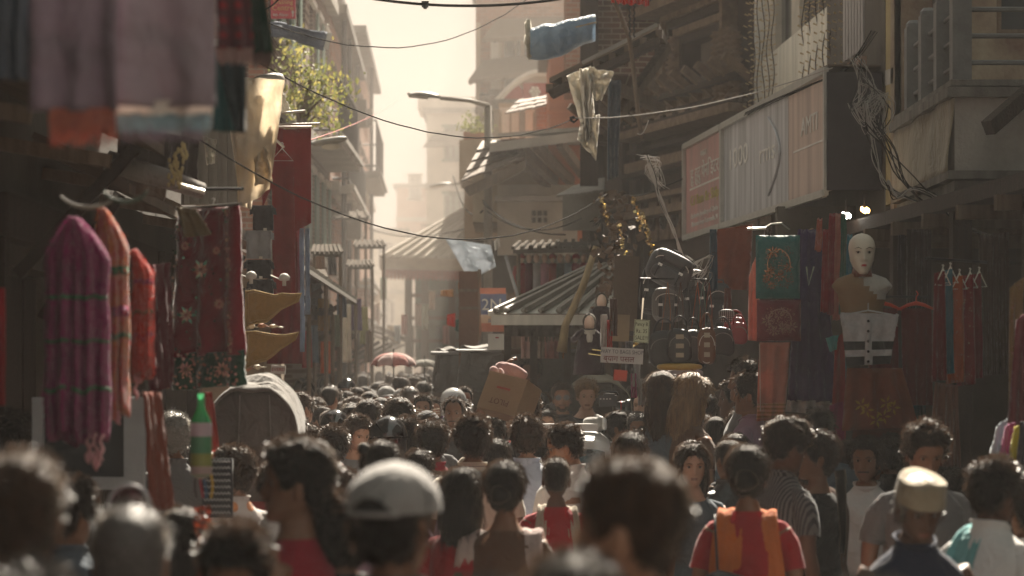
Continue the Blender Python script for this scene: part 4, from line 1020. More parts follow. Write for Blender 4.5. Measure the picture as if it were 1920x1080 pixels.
ALU = M('sign_frame', (.42, .41, .38), .4, .2, 8, .05, 40, .5, metal=.5)
for p in (0, ua-.02, ua+.02, L):
    m = MB(); fcS.box(m, p-.03, p+.03, zbt-.04, zt+.04, .003, .04); m.build('frame_bar', ALU, sr)
for z_ in (zbt-.02, zt+.02):
    m = MB(); fcS.box(m, .03, ua-.052, z_-.03, z_+.03, .004, .045); m.build('frame_bar', ALU, sr)
    m = MB(); fcS.box(m, ua+.052, L-.032, z_-.03, z_+.03, .004, .045); m.build('frame_bar', ALU, sr)
m = MB(); fcS.box(m, L+.03, L+.06, zbt, zt, -.95, .02); m.build('end_board', M('sign_dark_end', (.035, .03, .035), .8), sr)
m = MB(); fcS.box(m, 0, L, zt+.052, zt+.07, -.9, 0); m.build('top_cover', TIND, sr)
WT = M('sign_white_ink', (.66, .64, .60), .6); YT = M('sign_yellow_ink', (.45, .38, .12), .6); RT2 = M('sign_dark_ink', (.26, .20, .19), .6)
def stext(s, u, z, h, mt, w=1.): return text(sr, s, fcS.p(u, z, .006), h, mt, rz=fcS.rz, width=w)
k = ua/2
stext('पसल', k-.0, zt-.14, .09, WT, 2.2); stext('हु हुदु पेनि इटर', k+.05, zt-.33, .20, WT, 1.75)
m = MB(); fcS.box(m, .3, ua-.1, zt-.475, zt-.455, .001, .006); m.build('ruled_line', WT, sr)
stext('Cd Ram &c Shilp', k+.05, zt-.60, .16, YT, 1.7); stext('Exclusive Jewellery of Cloths', k+.05, zt-.76, .075, WT, 2); stext('Bhimsen from Katmandu, N', k+.05, zt-.85, .075, WT, 2)
stext('1000', (ua+um)/2, (zt+zbt)/2+.12, .28, WT, 2.0); stext('rms', (um+ub)/2-.15, (zt+zbt)/2+.05, .26, WT, 2.0); stext('AMTI', (ub+L)/2+.1, (zt+zbt)/2+.12, .22, WT, 1.4)
m = MB(); fcS.box(m, ub+.25, L-.1, (zt+zbt)/2-.06, (zt+zbt)/2-.045, .001, .006); m.build('ruled_line', WT, sr)
m = MB(); sw = [fcS.p(ub-.9+.55*math.sin(t*PI), zt-.12-.7*t, .01) for t in [i/12 for i in range(13)]]; m.tube(sw, .012, 5); m.build('swoosh', M('sign_light_blue', (.42, .43, .45), .5), sr)

# concrete balcony at the right
r = thing('concrete_balcony', 'concrete balcony with grey post-and-rail parapet at the upper right', 'balcony', (3.6, 19.3, Z(318, 18)))
bx0, by0, by1 = X(1790, 18), 18.0, 20.7; zt2, zb2 = Z(182, 18), Z(320, 18)
m = MB(); m.box(((bx0+5.2)/2, (by0+by1)/2, (zt2+zb2)/2), (5.2-bx0, by1-by0, zt2-zb2)); m.build('balcony_apron', CONC, r)
m = MB(); m.grid(lambda u, v: (bx0-.02-.015*math.sin(u*17+v*4)-.02*v, by0+(by1-by0)*(1-u), zt2-(zt2-zb2)*v), 24, 10, .006); m.build('canvas_cover', C('pale_canvas', (.42, .37, .28), kind='streak', scale=1.5), r, True)
for zz, o, h in ((zt2+.03, .06, .07), (zt2+.095, .03, .045), (zb2-.03, .05, .06), (zb2-.10, .0, .07), (zb2-.17, -.06, .06)):
    m = MB(); m.box(((bx0-o+5.2)/2, (by0-o+by1)/2, zz), (5.2-bx0+o, by1-by0+o, h-.004)); m.build('moulding', CONCD, r)
zr = zt2+.12
posts = [(X(1790, 18)+.05, 18.06), (bx0+.05, 18.75), (bx0+.05, 19.45), (bx0+.05, 20.15)]
for i, (x, y) in enumerate(posts):
    m = MB(); m.box((x, y, zr+.31), (.13, .13, .62)); m.lathe((x, y, zr+.62), [(.065, 0), (.062, .03), (.04, .055), (0, .06)], 10); m.build('post', POST, r)
for i in range(3):
    for k in range(3):
        m = MB(); m.tube([(bx0+.05, posts[i][1]+.06, zr+.12+.18*k), (bx0+.05, posts[i+1][1]-.06, zr+.12+.18*k)], .018, 6); m.build('rail', POST, r)
for k in range(3):
    m = MB(); m.tube([(posts[0][0]+.06, 18.06, zr+.12+.18*k), (5.2, 18.06, zr+.12+.18*k)], .018, 6); m.build('rail', POST, r)
m = MB(); m.slab(P(1853, 240, 17.6), P(1935, 168, 17.9), .1, .08); m.build('prop_beam', WOOD, r)
# the house behind the balcony
r = thing('peeling_house', 'house wall with peeling paint behind the concrete balcony', 'building', (4.5, 22, 0))
fcP = Face((2.98, 20.8), (7.5, 20.8), 1)
hp = [(.8, 1.7, 4.6, 6.3)]
wall_open(fcP, r, M('peeling_paint', (.33, .28, .20), .9, .2, 2.2, .4, 12, .2, col2=(.15, .09, .07)), 3.1, 9.4, hp, .2)
for h in hp: window(fcP, r, h, WOODM, GLASS, sill=False)
m = MB(); fcP.box(m, 0, 4.5, 3.1, 9.3, -7, -.5); m.build('side_walls', DARKP, r)
m = MB(); m.box((2.99+.02, 21.8, 6.2), (.05, 2.0, 5.8)); m.build('side_board', PLA('ochre_board', (.42, .33, .17)), r)
m = MB(); fcP.box(m, .3, .42, 3.9, 9.4, .004, .12); m.build('drain_pipe', IRON, r)
m = MB(); m.prism([(2.98, 20.85, 4.35), (2.98, 22.6, 4.45), (4, 22.6, 4.45), (4, 20.85, 4.35)], (0, 0, -.12)); m.build('ledge', CONC, r)
# ground floor shops on the right: posts, dark interior, ceiling boards
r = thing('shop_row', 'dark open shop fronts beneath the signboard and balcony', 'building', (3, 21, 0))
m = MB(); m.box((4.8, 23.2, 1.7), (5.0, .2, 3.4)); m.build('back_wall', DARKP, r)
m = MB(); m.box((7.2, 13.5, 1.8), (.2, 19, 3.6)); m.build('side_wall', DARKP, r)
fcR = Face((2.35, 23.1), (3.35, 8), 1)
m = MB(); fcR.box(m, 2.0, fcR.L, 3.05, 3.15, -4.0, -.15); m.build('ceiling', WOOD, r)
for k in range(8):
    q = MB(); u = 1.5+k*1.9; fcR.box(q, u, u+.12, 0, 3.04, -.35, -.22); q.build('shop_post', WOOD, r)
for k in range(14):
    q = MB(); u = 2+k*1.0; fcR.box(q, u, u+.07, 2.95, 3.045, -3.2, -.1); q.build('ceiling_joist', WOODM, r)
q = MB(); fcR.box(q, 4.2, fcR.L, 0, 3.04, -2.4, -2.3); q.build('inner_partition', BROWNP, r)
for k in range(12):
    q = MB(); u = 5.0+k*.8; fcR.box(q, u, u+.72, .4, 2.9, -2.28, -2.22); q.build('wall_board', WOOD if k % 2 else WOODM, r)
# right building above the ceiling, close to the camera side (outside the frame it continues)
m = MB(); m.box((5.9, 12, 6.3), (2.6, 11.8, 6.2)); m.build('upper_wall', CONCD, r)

# lamps in the shop
for i, (x, y, c, st, lb) in enumerate(((1586, 404, (1, .93, .8), 9, 'bright white lit bulb cluster under the signboard end'), (1621, 394, (1, .55, .15), 7, 'small orange lit bulb right of the white one'))):
    r = thing('shop_lamp', lb, 'lamp', P(x, y, 20.6)); q = MB()
    for k in range(5): q.ell(P(x-5+3*k, y+((k*7) % 5)-2, 20.6), (.012, .012, .02), 8, 6)
    q.build('bulb', M('lit_bulb_%d' % i, c, .4, 0, emit=st, bump=0), r); q = MB(); q.tube([P(x, y-6, 20.6), P(x, y-30, 20.6)], .006, 5); q.build('flex', LW, r)
# ================================================================== goods on the stalls
WIRE = M('hanger_wire', (.55, .53, .5), .3, .1, metal=1); ROPE = M('rope', (.30, .24, .16), .9, .3, 30); BAM = M('bamboo', (.34, .25, .13), .6, .4, 8, .2, kind='streak')
def hung(name, label, cat, q, mat, folds=4, amp=.02, seed=0, fr=None, group=None, thick=.005, gather=0., ragged=0., nv=16, part='cloth', **k):
    """cloth goods hanging from their top edge; fr = (material, length, count, radius) fringe"""
    top = (q[0]+q[1])/2; r = thing(name, label, cat, top, 0, group)
    m = MB(); drape(m, q, folds, amp, nv=nv, thick=thick, seed=seed, gather=gather, ragged=ragged, **k); m.build(part, mat, r, True)
    if fr:
        m = MB(); fringe(m, q[3], q[2], fr[2], fr[1], fr[3], seed); m.build('fringe', fr[0], r, kind='stuff')
    return r
def band(r, q, v0, v1, mat, name='band', folds=4, amp=.02, seed=0, off=.008):
    """a border that follows the same folds, just proud of the cloth"""
    nrm = (q[1]-q[0]).cross(q[3]-q[0]).normalized()
    if nrm.y > 0: nrm = -nrm
    sd = Vector((seed*3.7, seed*1.3, seed*.9)); m = MB()
    def fn(u, w):
        v = v0+(v1-v0)*w; p = quadpt(q, u, v)
        f = math.sin(2*PI*folds*u+1.2*noise.noise(Vector((u*3, v*1.5, 0))+sd))*amp*(.45+.75*v)+noise.noise(Vector((u*5, v*7, 2))+sd)*.012
        return p+nrm*(f+off)
    m.grid(fn, max(12, int(folds*7)), 4, .003); return m.build(name, mat, r, True)
LAV = C('lavender_wool', (.26, .20, .24), scale=2.5, bump=.35, bscale=220); LAV2 = C('lavender_wool_light', (.31, .25, .28), scale=2.5, bump=.35, bscale=220); CORAL = C('coral_wool', (.55, .20, .13), scale=30, col2=(.40, .13, .11)); SKYW = C('pale_blue_wool', (.34, .44, .48), scale=30)
WHW = C('white_wool', (.75, .68, .62), scale=20)
d = 6.6
q = Q(55, -60, 216, 208, d); r = hung('shawl', 'mauve grey wool shawl with coral fringe, left of the pair at top left', 'shawl', q, LAV, 2.2, .02, 1, thick=.01)
m = MB(); fringe(m, P(96, 206, d), P(214, 206, d), 90, .09, .0016, 3); m.build('fringe', CORAL, r, kind='stuff')
q2 = Q(93, 205, 215, 240, d+.015); band(r, q2, 0, 1, CORAL, 'coral_border', 3, .008, 2)
q = Q(214, -60, 404, 200, d+.1); r = hung('shawl', 'lighter mauve grey shawl with white and pale blue fringe, right of the pair', 'shawl', q, LAV2, 1.6, .022, 4, thick=.01)
q2 = Q(216, 190, 398, 216, d+.13); band(r, q2, 0, 1, WHW, 'white_border', 3, .008, 2)
m = MB(); fringe(m, P(216, 214, d+.13), P(396, 214, d+.13), 120, .05, .0018, 5); m.build('fringe', SKYW, r, kind='stuff')
m = MB(); fringe(m, P(230, 228, d+.16), P(380, 228, d+.16), 80, .055, .0014, 6); m.build('inner_fringe', LAV, r, kind='stuff')
hung('cloth_bundle', 'dull blue grey garment at the very top left corner', 'garment', Q(-30, -60, 62, 150, 7.2), C('cloth_bluegrey', (.10, .12, .15)), 3, .03, 7)
hung('red_shawl', 'dark red checked scarf with pale fringe beside the mauve shawls', 'scarf', Q4((404, -60, 8), (462, -60, 8), (474, 92, 8), (408, 92, 8)), C('cloth_redcheck', (.26, .04, .05), kind='plaid', scale=7, col2=(.12, .05, .06)), 2, .015, 8, fr=(C('fringe_rose', (.45, .30, .28)), .05, 60, .0016))
hung('scarf', 'dark green scarf with dull fringe hanging right of the red checked one', 'scarf', Q4((462, -60, 8.3), (486, -60, 8.3), (512, 100, 8.3), (472, 100, 8.3)), C('cloth_bottlegreen', (.02, .06, .045)), 2, .012, 9, fr=(C('fringe_brown', (.18, .13, .12)), .05, 30, .002))
hung('scarf', 'thin grey scarf edge between the red and green ones', 'scarf', Q4((455, -60, 8.35), (468, -60, 8.35), (478, 70, 8.35), (470, 70, 8.35)), cm('grey'), 1, .01, 10)
r = hung('trousers', 'dark teal trousers hanging under the red checked scarf', 'trousers', Q4((404, 95, 8.5), (462, 100, 8.5), (461, 250, 8.5), (440, 246, 8.5)), C('cloth_darkteal', (.035, .055, .065)), 1.5, .012, 11)
m = MB(); drape(m, Q4((404, 96, 8.55), (432, 98, 8.55), (440, 248, 8.55), (398, 245, 8.55)), 1.5, .012, seed=12); m.build('leg', C('cloth_teal2', (.04, .12, .125)), r, True)
# the rail the near goods hang from, and hooks (above the frame)
r = thing('goods_rail', 'bamboo rail carrying the mauve shawls, just above the frame', 'rail', P(200, -60, 7)); m = MB(); m.tube([P(-200, -64, 6.7), P(420, -66, 7.0), P(520, -62, 8.4)], .018, 8); m.build('pole', BAM, r, True)
# fuzzy magenta shawl hanging in deep folds, its right edge in the sun
PK = C('magenta_wool', (.30, .010, .12), scale=14, bump=.8, bscale=150, col2=(.15, .006, .07), transl=.15, sheen=.35); MUL = C('multicolour_wool', (.50, .03, .08), kind='noise', scale=17, col2=(.50, .20, .02), bump=.8, bscale=150, transl=.3, sheen=.8); ORR = C('scarlet_wool', (.60, .05, .03), scale=20, bump=.8, bscale=150, transl=.35, sheen=.8)
def wool(label, pts, d, mat, strands, seed, tassel=None, stripes=()):
    """a shawl gathered at its hanger: a bundle of thick soft folds, fuzzy outside"""
    rr = random.Random(seed); top = P(*pts[0], d); r = thing('wool_shawl', label, 'shawl', top)
    (tx, ty), (x0, y0), (x1, y1), yb = pts; fz = MB(); H = (yb-ty)
    def surf(u, v, k):      # limp folded wool: narrow at the hanger, edges turned back
        s = min(1, v*5.5)**.8; a = 2*u-1; xc = (x0+x1)/2+(tx-(x0+x1)/2)*(1-s); px = xc+a*(x1-x0)/2*(.18+.82*s)*(1-.05*k)*(1+.10*noise.noise(Vector((v*4.3, 7, seed))))+2*noise.noise(Vector((v*3, k, seed)))
        f = math.sin(u*(31+7*k)+seed+1.6*noise.noise(Vector((u*3, v*1.3, k))))*(.006+.020*v)+.014*noise.noise(Vector((u*6, v*6, k+seed)))
        py = ty+H*v+(26*noise.noise(Vector((u*5, k*3, seed)))+9*math.sin(u*13+k))*v**3+6*noise.noise(Vector((u*8, k, seed)))*(1-v)
        return P(px, py, d+.022*k)+Vector((0, .075*abs(a)**2.4+f, 0))
    for k in range(3):
        m = MB(); m.grid(lambda u, v: surf(u, v, k), strands*4, 26, .008); m.build('folds', mat, r, True)
    for i in range(5200 if strands > 15 else 2600):
        u, v = rr.random(), rr.random(); p = surf(u, v, 0); a = rr.uniform(0, 6.28); L = rr.uniform(.006, .018); e = p+Vector((math.cos(a)*L, -abs(math.sin(a))*L*.6, rr.uniform(-.8, .3)*L)); fz.add([p+Vector((0, 0, .0015)), p-Vector((0, 0, .0015)), e], [(0, 1, 2)])
    fz.build('fuzz', mat, r, kind='stuff')
    for v, mt, w in stripes:
        q = MB(); q.grid(lambda u, t: surf(u, v+(t-.5)*w, 0)+Vector((0, -.004, 0)), strands*4, 2, .002); q.build('woven_stripe', mt, r, True)
    if tassel:
        q = MB()
        for (px, py, ln) in tassel:
            pth = [P(px, py, d)+Vector((.006*math.sin(k*1.7+px), 0, -ln*k/7)) for k in range(8)]; q.tube(pth, [.006, .005, .007, .005, .006, .009, .007, .004], 6)
        q.build('tassel', C('tassel_wool', (.60, .30, .32), scale=40), r, True)
    return r
GRW = C('green_wool', (.05, .16, .08), scale=30)
wool('thick magenta wool shawl with green bands and knotted tassels, its right edge sunlit', [(135, 408), (76, 430), (200, 430), 822], 9.2, PK, 22, 1, [(165, 815, .10), (178, 812, .13), (190, 815, .09), (170, 830, .06), (182, 838, .08)], ((.36, GRW, .02), (.56, GRW, .015), (.78, GRW, .02)))
wool('scarlet orange and green striped wool shawl behind the magenta one', [(190, 392), (172, 420), (236, 430), 775], 9.7, MUL, 13, 2, [(222, 770, .05)], ((.3, GRW, .04), (.5, PK, .05), (.62, GRW, .03)))
wool('twisted scarlet wool scarf with pink knots, rightmost of the wool shawls', [(248, 470), (244, 500), (282, 500), 700], 10.2, ORR, 7, 3, [(262, 690, .06), (255, 700, .1)], ((.25, PK, .04), (.5, GRW, .03), (.7, PK, .04)))
hung('scarlet_cloth', 'plain scarlet cloth edge at the far left frame border', 'garment', Q(-60, 540, 8, 760, 9), cm('red'), 2, .02, 5)
# embroidered red shawl with green hem
d = 12.3; q = Q4((372, 392, d+.5), (446, 385, d), (455, 665, d), (318, 672, d+.4)); q[0] = P(335, 396, d+.45)
RV = C('red_velvet', (.22, .006, .02), scale=5, sheen=.6, transl=.12, bump=.3); GV = C('green_velvet', (.012, .06, .035), scale=5, sheen=.6, transl=.1)
r = hung('embroidered_shawl', 'crimson velvet shawl with sequin flowers and dark green hem', 'shawl', q, RV, 2.5, .02, 3, thick=.012)
qh = Q4((318, 664, d+.4), (455, 658, d), (457, 722, d), (322, 732, d+.4)); m = MB(); drape(m, qh, 2.5, .02, seed=3, thick=.014); m.build('green_hem', GV, r, True)
SEQ = M('sequin', (.36, .25, .16), .3, .5, 60, 0, metal=.9, col2=(.3, .1, .12)); SEQG = M('sequin_green', (.08, .25, .18), .25, .4, 60, 0, metal=.8)
m = MB(); sequins(m, q, 120, .006, 3, .034, lambda g: (g.choice([.10, .92])+g.uniform(-.03, .03), g.random())); sequins(m, qh, 120, .007, 5, .034)
def flower(m, q, u, v, R, n, s, off=.036):
    nrm = (q[1]-q[0]).cross(q[3]-q[0]).normalized(); nrm = -nrm if nrm.y > 0 else nrm
    c = quadpt(q, u, v)+nrm*off
    for k in range(n):
        a = 2*PI*k/n; p = c+Vector((math.cos(a)*R*.55, 0, math.sin(a)*R*.55)); t = Vector((-math.sin(a), 0, math.cos(a)))*R*.16; o = Vector((math.cos(a), 0, math.sin(a)))*R*.45
        m.add([p-o*.9, p+t, p+o, p-t, p+nrm*.003], [(0, 1, 4), (1, 2, 4), (2, 3, 4), (3, 0, 4)])
for (u, v, R) in ((.5, .42, .04), (.25, .25, .025), (.75, .3, .022), (.3, .72, .035), (.78, .66, .028), (.55, .12, .02)): flower(m, q, u, v, R, 9, 1)
for (u, v, R) in ((.3, .45, .04), (.8, .5, .04)): flower(m, qh, u, v, R, 9, 1)
m.build('sequin_work', SEQ, r, kind='stuff'); m = MB(); sequins(m, q, 60, .006, 9, .036); flower(m, q, .5, .42, .055, 6, 1, .03); flower(m, q, .3, .72, .05, 6, 1, .03); m.build('green_sequins', SEQG, r, kind='stuff')
m = MB(); m.tube([P(330, 392, d+.5), P(452, 382, d-.05)], .007, 6); m.build('hanging_rod', WIRE, r); hanger(r, P(400, 384, d+.2), .12, WIRE)
hung('maroon_sari', 'dark maroon sari length hanging in shade left of the embroidered shawl', 'sari', Q4((262, 500, 11.5), (318, 492, 11.8), (322, 725, 11.8), (285, 735, 11.5)), C('cloth_maroon', (.10, .012, .02)), 3, .02, 6)
hung('brown_cloth', 'rust brown cloth falling to a point beside the window frame', 'garment', Q4((268, 735, 10.4), (300, 735, 10.6), (332, 950, 10.6), (284, 960, 10.4)), C('cloth_rust', (.20, .05, .03)), 3, .02, 13)
hung('ochre_cloth', 'small folded olive cloth hanging above the crimson velvet shawl', 'garment', Q4((330, 388, 12), (365, 392, 12), (396, 440, 12), (345, 446, 12)), C('cloth_olive2', (.15, .11, .06)), 2, .015, 14)
hung('cover_sheet', 'dark brown jute sheet added to cover the sunlit wall above the wool shawls', 'sheet', Q4((225, 232, 13.5), (372, 262, 13.8), (368, 352, 13.8), (215, 330, 13.5)), C('jute', (.05, .038, .03)), 4, .03, 200, ragged=.05)  # dark sheet added where bright wall showed between the awnings
# white framed show window at the lower left
d = 11.6; r = thing('show_window', 'white framed show window of small goods behind the magenta shawl', 'window', P(180, 915, d))
WF = M('white_frame', (.34, .36, .38), .6, .2, 5)
for a, b, c, e in ((232, 745, 270, 918), (60, 895, 232, 918), (60, 745, 80, 895)):
    m = MB(); A, B = P(a, e, d), P(c, b, d); m.box((A+B)/2+Vector((0, .03, 0)), (B.x-A.x, .06, B.z-A.z)); m.build('frame', WF, r)
m = MB(); A, B = P(80, 895, d+.05), P(232, 745, d+.05); m.box((A+B)/2, (B.x-A.x, .01, B.z-A.z)); m.build('pane', GLASS, r)
for k in range(2):
    m = MB(); c = P(156, 800+k*50, d+.2); m.box(c, (.36, .25, .012)); m.build('shelf', WF, r)
rr = random.Random(4)
for k in range(8):
    px = 92+k*18; b = MB(); b.lathe(P(px, 846 if k % 2 else 796, d+.18), [(0, 0), (.014, 0), (.015, .05), (.006, .065), (.006, .08), (0, .08)], 10)
    one(b, 'jar', M('jar_%d' % (k % 3), [(.1, .1, .12), (.25, .2, .12), (.14, .03, .03)][k % 3], .3), ['dark', 'amber', 'red'][k % 3]+' jar, '+['first', 'second', 'third', 'fourth', 'fifth', 'sixth', 'seventh', 'eighth'][k]+' from the left in the white framed show window', 'jar', 'jars in the show window', True)
# two curved hangers / neck rings
for (x0, y0, w, lb, c) in ((166, 372, .10, 'pale curved hanger over the magenta shawl', (.30, .26, .22)), (235, 362, .08, 'dull green curved hanger over the striped shawl', (.10, .13, .10))):
    m = MB(); m.tube([P(x0, y0, 9)+Vector((w*math.sin(a), 0, -.06*math.cos(a)*1.0+.03)) for a in [-1.2+2.4*k/12 for k in range(13)]], [.004+.004*math.sin(PI*k/12) for k in range(13)], 6); one(m, 'hanger', M('h%d' % x0, c, .5), lb, 'hanger', smooth=True)
# shining trinket strings and awning bars on the left
r = thing('cloth_awning', 'rolled grey cloth awning across the left stall', 'awning', P(290, 330, 13)); m = MB()
m.tube([P(200, 300, 13), P(250, 318, 13), P(310, 335, 13.1), P(380, 358, 13.2)], [.05, .055, .05, .04], 10); m.build('roll', C('awning_grey', (.24, .22, .20)), r, True)
m = MB(); m.tube([P(330, 345, 12.8), P(384, 360, 12.8)], .012, 6); m.build('tube', M('bright_metal', (.7, .66, .58), .3, metal=.8), r)
for k, (x, y, e) in enumerate(((330, 280, 60), (322, 300, 50), (338, 300, 55), (345, 270, 30))):
    m = MB(); rr = random.Random(k); 
    for j in range(14): c = P(x+rr.uniform(-6, 6), y+e*j/14, 12.6); m.ell(c, (.008, .004, .012), 6, 4)
    one(m, 'trinket_string', M('brass_trinket', (.55, .45, .22), .3, .4, 30, metal=.9), ['longest', 'leftmost', 'middle', 'shortest'][k]+' string of shiny brass trinkets under the pale blue fringe', 'trinket', 'trinket strings at the left stall')
m = MB(); m.tube([P(375, 354, 13), P(455, 354, 12.6)], .008, 6); one(m, 'thin_rod', IRON, 'thin horizontal iron rod ending beside the torn cream tarp', 'rod')
# torn cream tarp
TARP = C('cream_tarp', (.88, .83, .74), scale=2.2, col2=(.70, .60, .46), transl=.6, bump=.5, bscale=14)
d = 15.5; r = thing('torn_tarp', 'sunlit cream torn tarpaulin hanging on the left', 'tarpaulin', P(470, 140, d))
m = MB(); drape(m, Q4((440, 145, d), (534, 150, d), (506, 355, d), (446, 392, d)), 1.2, .05, seed=2, thick=.006, wob=.03); m.build('main_sheet', TARP, r, True)
m = MB(); drape(m, Q4((418, 170, d+.1), (500, 175, d+.1), (470, 392, d+.1), (452, 385, d+.1)), 1.5, .05, seed=5, thick=.006, wob=.03); m.build('rear_sheet', TARP, r, True)
m = MB(); drape(m, Q4((476, 300, d-.04), (498, 275, d-.04), (512, 340, d-.04), (478, 350, d-.04)), 1.2, .04, seed=8, thick=.006, wob=.03); m.build('loose_flap', TARP, r, True)
m = MB(); drape(m, Q4((500, 185, d+.3), (528, 170, d+.3), (545, 205, d+.3), (515, 215, d+.3)), 1.2, .03, seed=9, thick=.006, wob=.02); m.build('white_scrap', C('white_scrap', (.7, .68, .62)), r, True)
m = MB(); drape(m, Q4((380, 255, d+.4), (405, 262, d+.4), (402, 305, d+.4), (388, 310, d+.4)), 1, .03, seed=19, thick=.006, wob=.02); one(m, 'plastic_bag', C('bag_white', (.6, .58, .52), transl=.4), 'small crumpled white plastic bag on a hook left of the tarp', 'bag')
# grey posts behind it
r = thing('grey_shutter', 'grey corrugated shutter seen behind the cream tarp', 'shutter', P(400, 350, 19))
for k in range(11):
    m = MB(); c = P(350+k*9, 310, 19); m.box((c.x, c.y+.02*(k % 2), c.z), (.033, .03, Z(240, 19)-Z(385, 19))); m.build('slat', GREYP, r)
m = MB(); c = P(395, 312, 19.06); m.box(c, (.42, .02, .55)); m.build('backing', DARKP, r)
# red sari lengths and rods
REDS = C('sari_red', (.24, .022, .020), scale=3, transl=.25); REDD = C('sari_dark_red', (.17, .016, .018), scale=3, transl=.2)
d = 19.5
r = hung('sari', 'wide brick red sari panel, rightmost of the red lengths', 'sari', Q4((530, 243, d), (583, 240, d), (583, 418, d), (535, 445, d)), REDS, 2, .012, 21)
hung('sari', 'long narrow red sari with gold edging on a wire hanger', 'sari', Q4((508, 285, d-.3), (550, 290, d-.3), (556, 570, d-.3), (512, 572, d-.3)), REDS, 1.6, .012, 22)
hung('sari', 'red sari panel hanging behind the hanger, top left of the group', 'sari', Q4((486, 238, d+.4), (532, 232, d+.4), (530, 300, d+.4), (492, 392, d+.4)), REDD, 2, .012, 23)
hung('sari', 'deep red sari length running down to the crowd', 'sari', Q4((528, 420, d+.2), (570, 430, d+.2), (566, 682, d+.2), (500, 682, d+.2)), REDD, 3, .015, 24)
hung('scarf', 'narrow rose scarf beside the deep red sari', 'scarf', Q4((556, 415, d+.1), (570, 415, d+.1), (566, 560, d+.1), (560, 560, d+.1)), C('cloth_rose', (.30, .10, .13)), 1, .008, 25)
for i, (x, yb, lb, c) in enumerate(((566, 660, 'long pale blue scarf strip left of the pair by the red saris', (.30, .36, .46)), (576, 590, 'shorter blue grey scarf strip right of the pair by the red saris', (.24, .29, .37)))):
    hung('scarf', lb, 'scarf', Q4((x-4, 428, d-.1), (x+4, 428, d-.1), (x+5, yb, d-.1), (x-3, yb, d-.1)), C('cloth_strip%d' % i, c), .8, .006, 30+i)
hanger(thing('wire_hanger', 'metal wire hanger holding the narrow red sari', 'hanger', P(529, 276, d-.32)), P(529, 278, d-.32), .16, WIRE)
for i, (a, b, y0, y1) in enumerate(((460, 520, 222, 208), (470, 600, 235, 232), (505, 572, 214, 208), (500, 584, 238, 238))):
    m = MB(); m.tube([P(a, y0, d-.1+.1*i), P(b, y1, d+.1*i)], .010, 6); one(m, 'rod', M('pale_rod', (.40, .37, .30), .5), ['lowest left', 'longest', 'topmost', 'straight'][i]+' pale rod poking out above the red saris', 'rod', 'rods over the red saris')
m = MB(); m.tube([P(495, 240, d-.5), P(532, 276, d-.33)], .009, 6); one(m, 'bright_tube', M('bright_metal', (.7, .66, .58), .3, metal=.8), 'bright slanting metal tube above the wire hanger', 'tube')
for i, (x0, x1, y0, y1, c, lb) in enumerate(((462, 508, 432, 485, (.26, .26, .27), 'grey T-shirt hanging above the black ones'), (474, 512, 385, 432, (.05, .045, .05), 'charcoal printed T-shirt, topmost of the shirts'), (462, 508, 487, 522, (.035, .03, .035), 'black T-shirt below the grey one'), (468, 512, 524, 560, (.05, .045, .05), 'dark printed T-shirt, lowest of the shirts'))):
    r = hung('tee_shirt', lb, 'T-shirt', Q4((x0, y0, 17.8), (x1, y0, 17.8), (x1, y1, 17.8), (x0, y1, 17.8)), C('tee%d' % i, c), 2, .012, 40+i, part='front')
    for sg, xx in ((-1, x0), (1, x1)):
        m = MB(); drape(m, Q4((xx-3*sg, y0, 17.8), (xx+sg*5, y0+6, 17.8), (xx+sg*6, y0+18, 17.8), (xx-sg, y0+16, 17.8)), 1, .006, nv=4, nu=6, seed=i); m.build('sleeve', C('tee%d' % i, c), r, True)
    m = MB(); m.box(P((x0+x1)/2+4, y1-2, 17.75), (.022, .004, .016)); m.build('price_tag', WHITEW, r)
# two ochre pennant boards with wavy edges
OCH = C('ochre_cloth_board', (.34, .21, .07), scale=40, bump=.3, transl=.15); OCD = C('ochre_trim', (.46, .31, .12), scale=50, transl=.1)
def pennant(label, pts, d):
    r = thing('pennant', label, 'pennant', P(pts[0][0], pts[0][1], d)); n = len(pts)
    m = MB(); m.prism([P(x, y, d) for x, y in pts], (0, .02, 0)); m.build('cloth', OCH, r)
    for j, off in enumerate((.0, .9)):
        e = MB(); c = sum((Vector((x, y, 0)) for x, y in pts), Vector())/n
        pp = [P(x+(c.x-x)*(.03+.10*off), y+(c.y-y)*(.05+.16*off), d-.004) for x, y in pts]; e.tube(pp+[pp[0]], .0035 if j else .005, 5, cap=False); e.build('stitched_edge', OCD, r, True)
    e = MB()
    for k in range(n*2):
        t = k/2; a = Vector((*pts[int(t) % n], 0)).lerp(Vector((*pts[(int(t)+1) % n], 0)), t % 1); b = a.lerp(c, .09); e.tube([P(a.x, a.y, d-.004), P(b.x, b.y, d-.004)], .0025, 4)
    e.build('stitches', OCD, r, kind='stuff')
d = 17
pennant('upper ochre pennant with wavy stitched edge beside the red saris', [(459, 545), (475, 543), (495, 548), (515, 553), (530, 549), (548, 551), (566, 549), (560, 565), (545, 572), (528, 580), (515, 592), (500, 605), (482, 607), (468, 610), (459, 618)], d)
pennant('lower ochre pennant with wavy stitched edge above the rickshaw hood', [(459, 622), (478, 620), (498, 624), (518, 627), (540, 627), (561, 622), (555, 636), (540, 646), (526, 655), (512, 668), (498, 678), (480, 682), (459, 694)], d)
m = MB(); m.tube([P(458, 540, d), P(458, 700, d)], .008, 6); one(m, 'flag_pole', WOOD, 'thin pole carrying the two ochre pennants', 'pole')
rr = random.Random(11)
